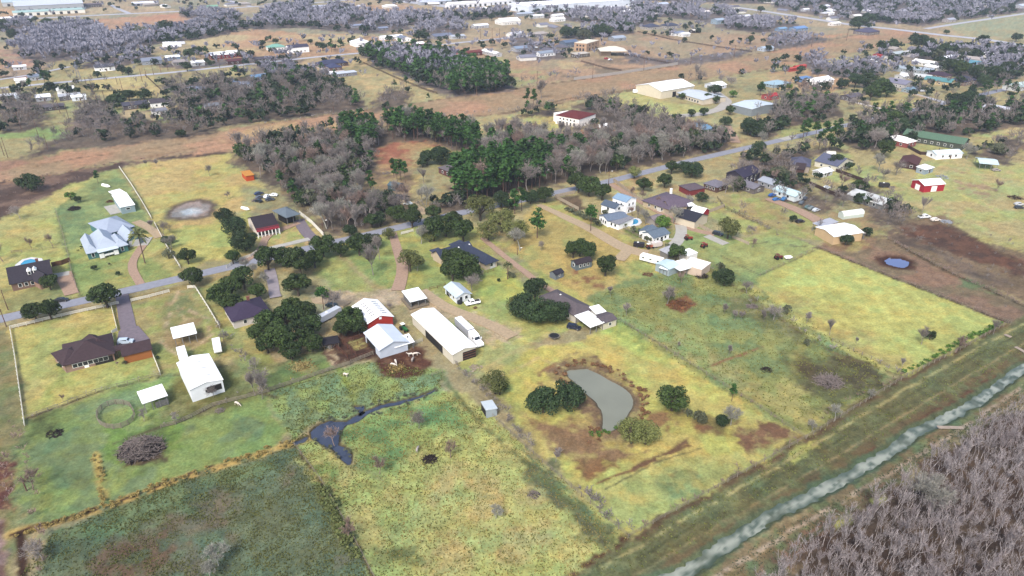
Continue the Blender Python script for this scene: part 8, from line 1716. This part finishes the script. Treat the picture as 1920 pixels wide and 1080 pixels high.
# poles
POLE = mat("pole_timber", (126,92,80), .95, .15, 1); 
def upole(px, pyb, hpx, label, lamp=False, bars=1, grp=None):
    x, y, _ = at(px, pyb); h = hpx * depth(pyb) / FPX / .93; o = empty("utility_pole", (x, y, 0), UANG + R.uniform(-.3, .3), label, "utility pole", grp); k_ = 1 + max(0, (hpx and (depth(pyb) - 350) / 900))
    q = MB(); q.tube((0, 0, -.2), (0, 0, h), .17 * k_, .11 * k_, 6, cap=True); q.build("pole", POLE, o)
    for b_ in range(bars): q = MB(); q.box((0, 0, h - .5 - b_ * 1.1), (.14 * k_, 2.4, .14 * k_)); q.build("crossarm", POLE, o)
    if lamp: q = MB(); q.tube((0, 0, h - 1), (1.6, 0, h - .4), .04, .04, 5); q.build("lamp_arm", STEEL, o); q = MB(); q.box((1.8, 0, h - .42), (.7, .3, .15)); q.build("lamp_head", TRIM, o)
for px, pyb, hp, lb, lamp, nb in [(15,580,38,"utility pole at the left edge above the road",False,1),(12,612,34,"utility pole at the left edge below the road",False,1),(1141,345,24,"pole with a white lamp where the board fence meets the main road",True,0),(1022,345,26,"lamp pole among the pines by the fenced dark yard",True,0),(829,388,20,"lamp pole below the planted pines",True,0),(607,442,30,"pole at the end of the white wall fence",True,0),(970,478,14,"small lamp pole behind the narrow gravel track",True,0),
     (50,920,32,"short leaning pole in the left fence brush",False,0),(185,204,30,"tall brown pole, left one of the close pair by the street",False,0),(200,202,30,"tall brown pole, right one of the close pair by the street",False,0),
     (162,160,14,"pole right of the left pylon by the street",False,1),(175,177,24,"tall brown pole in front of the street near the yellow plot",False,0),(220,158,12,"pole left of the street oaks",False,1),(230,171,22,"tall brown pole on the yellow plot",False,0),(267,153,22,"brown pole on the yellow plot's far side",False,0),(275,146,16,"leftmost brown pole of the row by the tan roofed barn",False,0),(288,140,16,"second brown pole of the row by the tan roofed barn",False,0),(302,136,16,"third brown pole of the row by the tan roofed barn",False,0),(315,132,14,"fourth brown pole of the row by the tan roofed barn",False,0),
     (130,226,30,"double armed pole above the greenish plot",False,2),(113,212,30,"pole under the dark cluttered shed",False,1),(74,262,34,"double armed pole at the left above the corridor",False,2),(40,242,30,"pole in the bare trees at the left edge",False,2),(15,296,36,"tall pole rightmost of the edge pair",False,1),(8,292,36,"tall pole leftmost of the edge pair",False,1),(90,280,26,"double armed pole on the green strip by the corridor",False,2),(290,246,18,"pole above the corridor brush",False,1),(412,127,18,"brown pole left of the red walled barns",False,0),(408,117,10,"brown pole under the red walled barn",False,0),
     (1111,148,26,"utility pole below the cream carport plot",False,1),(1207,132,22,"utility pole right of the cream carport plot",False,1),(1295,121,24,"utility pole on the corridor's far edge by the wall's end",False,1),(1376,109,22,"utility pole on the far brown plots",False,1),(1521,88,24,"utility pole by the orange field's shrubs",False,1),(1587,76,18,"utility pole near the purple roofed house",False,1),(1451,98,20,"utility pole by the grey far thicket",False,1),(1007,160,24,"utility pole left of the long white wall",False,1),
     (1661,208,18,"pole at the end of the yellow lawn",False,1),(1645,208,14,"pole beside the thin pale lane",False,0),(1752,187,16,"pole at the side street corner",False,1),(1816,172,16,"pole right of the teal roofed house",False,1),(901,72,16,"pole by the far street",False,1),(841,80,22,"pole beside the wide grey blue roofed house",False,1),(923,76,20,"pole beyond the far street",False,1),(937,74,18,"second pole beyond the far street",False,1),(1449,172,16,"pole on the brown plot by the pale blue shelter",False,0),
     (626,212,12,"pole on the mixed wood's edge",False,1),(1289,285,16,"pole above the main road in the pale bare wood",False,1)]: upole(px, pyb, hp, lb, lamp, nb)
def pylon(px, pyb, hpx, label):
    x, y, _ = at(px, pyb); h = hpx * depth(pyb) / FPX / .95; o = empty("steel_pylon", (x, y, 0), .5, label, "pylon"); m = mat("galvanised_steel", (150,156,176), .6, .05); b_ = h * .09
    q = MB(); lv = [(b_ * (1 - .8 * t), h * t) for t in np.linspace(0, 1, 8)]
    for i in range(7):
        (w0, z0), (w1, z1) = lv[i], lv[i + 1]
        for k in range(4):
            c0 = [(-1,-1),(1,-1),(1,1),(-1,1)][k]; c1 = [(-1,-1),(1,-1),(1,1),(-1,1)][(k+1) % 4]
            q.tube((c0[0]*w0, c0[1]*w0, z0), (c0[0]*w1, c0[1]*w1, z1), .16, .16, 4); q.tube((c0[0]*w0, c0[1]*w0, z0), (c1[0]*w1, c1[1]*w1, z1), .1, .1, 4)
    q.build("lattice_tower", m, o)
    for z_ in (.68, .8, .92): q = MB(); q.box((0, 0, h * z_), (.4, h * .34 * (1.25 - z_ * .5), .5)); q.build("crossarm", m, o)
pylon(150, 154, 36, "steel lattice pylon beside the street at the left"); pylon(286, 96, 28, "steel lattice pylon above the caravan barn")
# boat and small white tanks
for px, py, L_, lb in ((200,350,3.2,"pale boat hull lying on the green behind the teal house"),(461,393,2.6,"white oval tank near the trees right of the dry pond"),(1183,430-120,0,"")):
    if not L_: continue
    x, y, _ = at(px, py); o = empty("boat" if "boat" in lb else "water_tank", (x, y, 0), -.5, lb, "boat" if "boat" in lb else "tank")
    q = MB(); prof = [(-1, .0), (-.9, .5), (0, .62), (.7, .45), (1, .05)]; q.tube((-L_, 0, .5), (L_ * .3, 0, .5), .75, .85, 8, cap=True); q.tube((L_ * .3, 0, .5), (L_, 0, .6), .85, .1, 8); q.build("hull", TRIM, o)
# ---------------- labels: where one phrase still fits several things, say which of them it is
from collections import defaultdict
by = defaultdict(list)
for o in C.objects:
    if o.parent is None and o.get("label") and o.get("kind") != "structure" and o.get("kind") != "stuff" and not o.get("group"): by[o["label"]].append(o)
ORD = ["leftmost", "second from the left", "third from the left", "fourth from the left", "fifth from the left", "sixth from the left"]
NUMW = {2: "two", 3: "three", 4: "four", 5: "five", 6: "six"}
for lb, os_ in by.items():
    if len(os_) < 2: continue
    os_.sort(key=lambda o: proj(*o.location)[0]); n_ = len(os_)
    for i, o in enumerate(os_):
        if n_ <= 6:
            w_ = "rightmost" if i == n_ - 1 else ("middle one" if n_ == 3 and i == 1 else ORD[i]); o["label"] = lb + ", " + w_ + " of " + NUMW[n_]
        o["group"] = lb if n_ > 6 else lb[:100]
for o in C.objects:
    l = o.get("label")
    if l and len(l.replace(",", " ").split()) > 16: o["label"] = " ".join(l.split()[:16]) if ", " not in l else " ".join([w for w in l.split() if w not in ("the", "dense", "one")][:16])
# ---------------------------------------------------------------- air
if HAZE:
    hz = MB(); x0, x1, y0, y1 = -5600, 5600, -420, 7200
    hz.box(((x0 + x1) / 2, (y0 + y1) / 2, (H + 6 - 4) / 2), (x1 - x0, y1 - y0, H + 6 + 4))
    vm_ = bpy.data.materials.new("pale_air"); vm_.use_nodes = True; n = vm_.node_tree
    n.nodes.remove(n.nodes["Principled BSDF"]); pv = n.nodes.new("ShaderNodeVolumePrincipled")
    pv.inputs["Color"].default_value = (.72, .84, 1, 1); pv.inputs["Density"].default_value = HAZE; pv.inputs["Anisotropy"].default_value = .0
    n.links.new(pv.outputs[0], n.nodes["Material Output"].inputs["Volume"])
    o = hz.build("haze", vm_); tag(o, "thin bluish haze lying over the whole neighbourhood", kind="stuff")
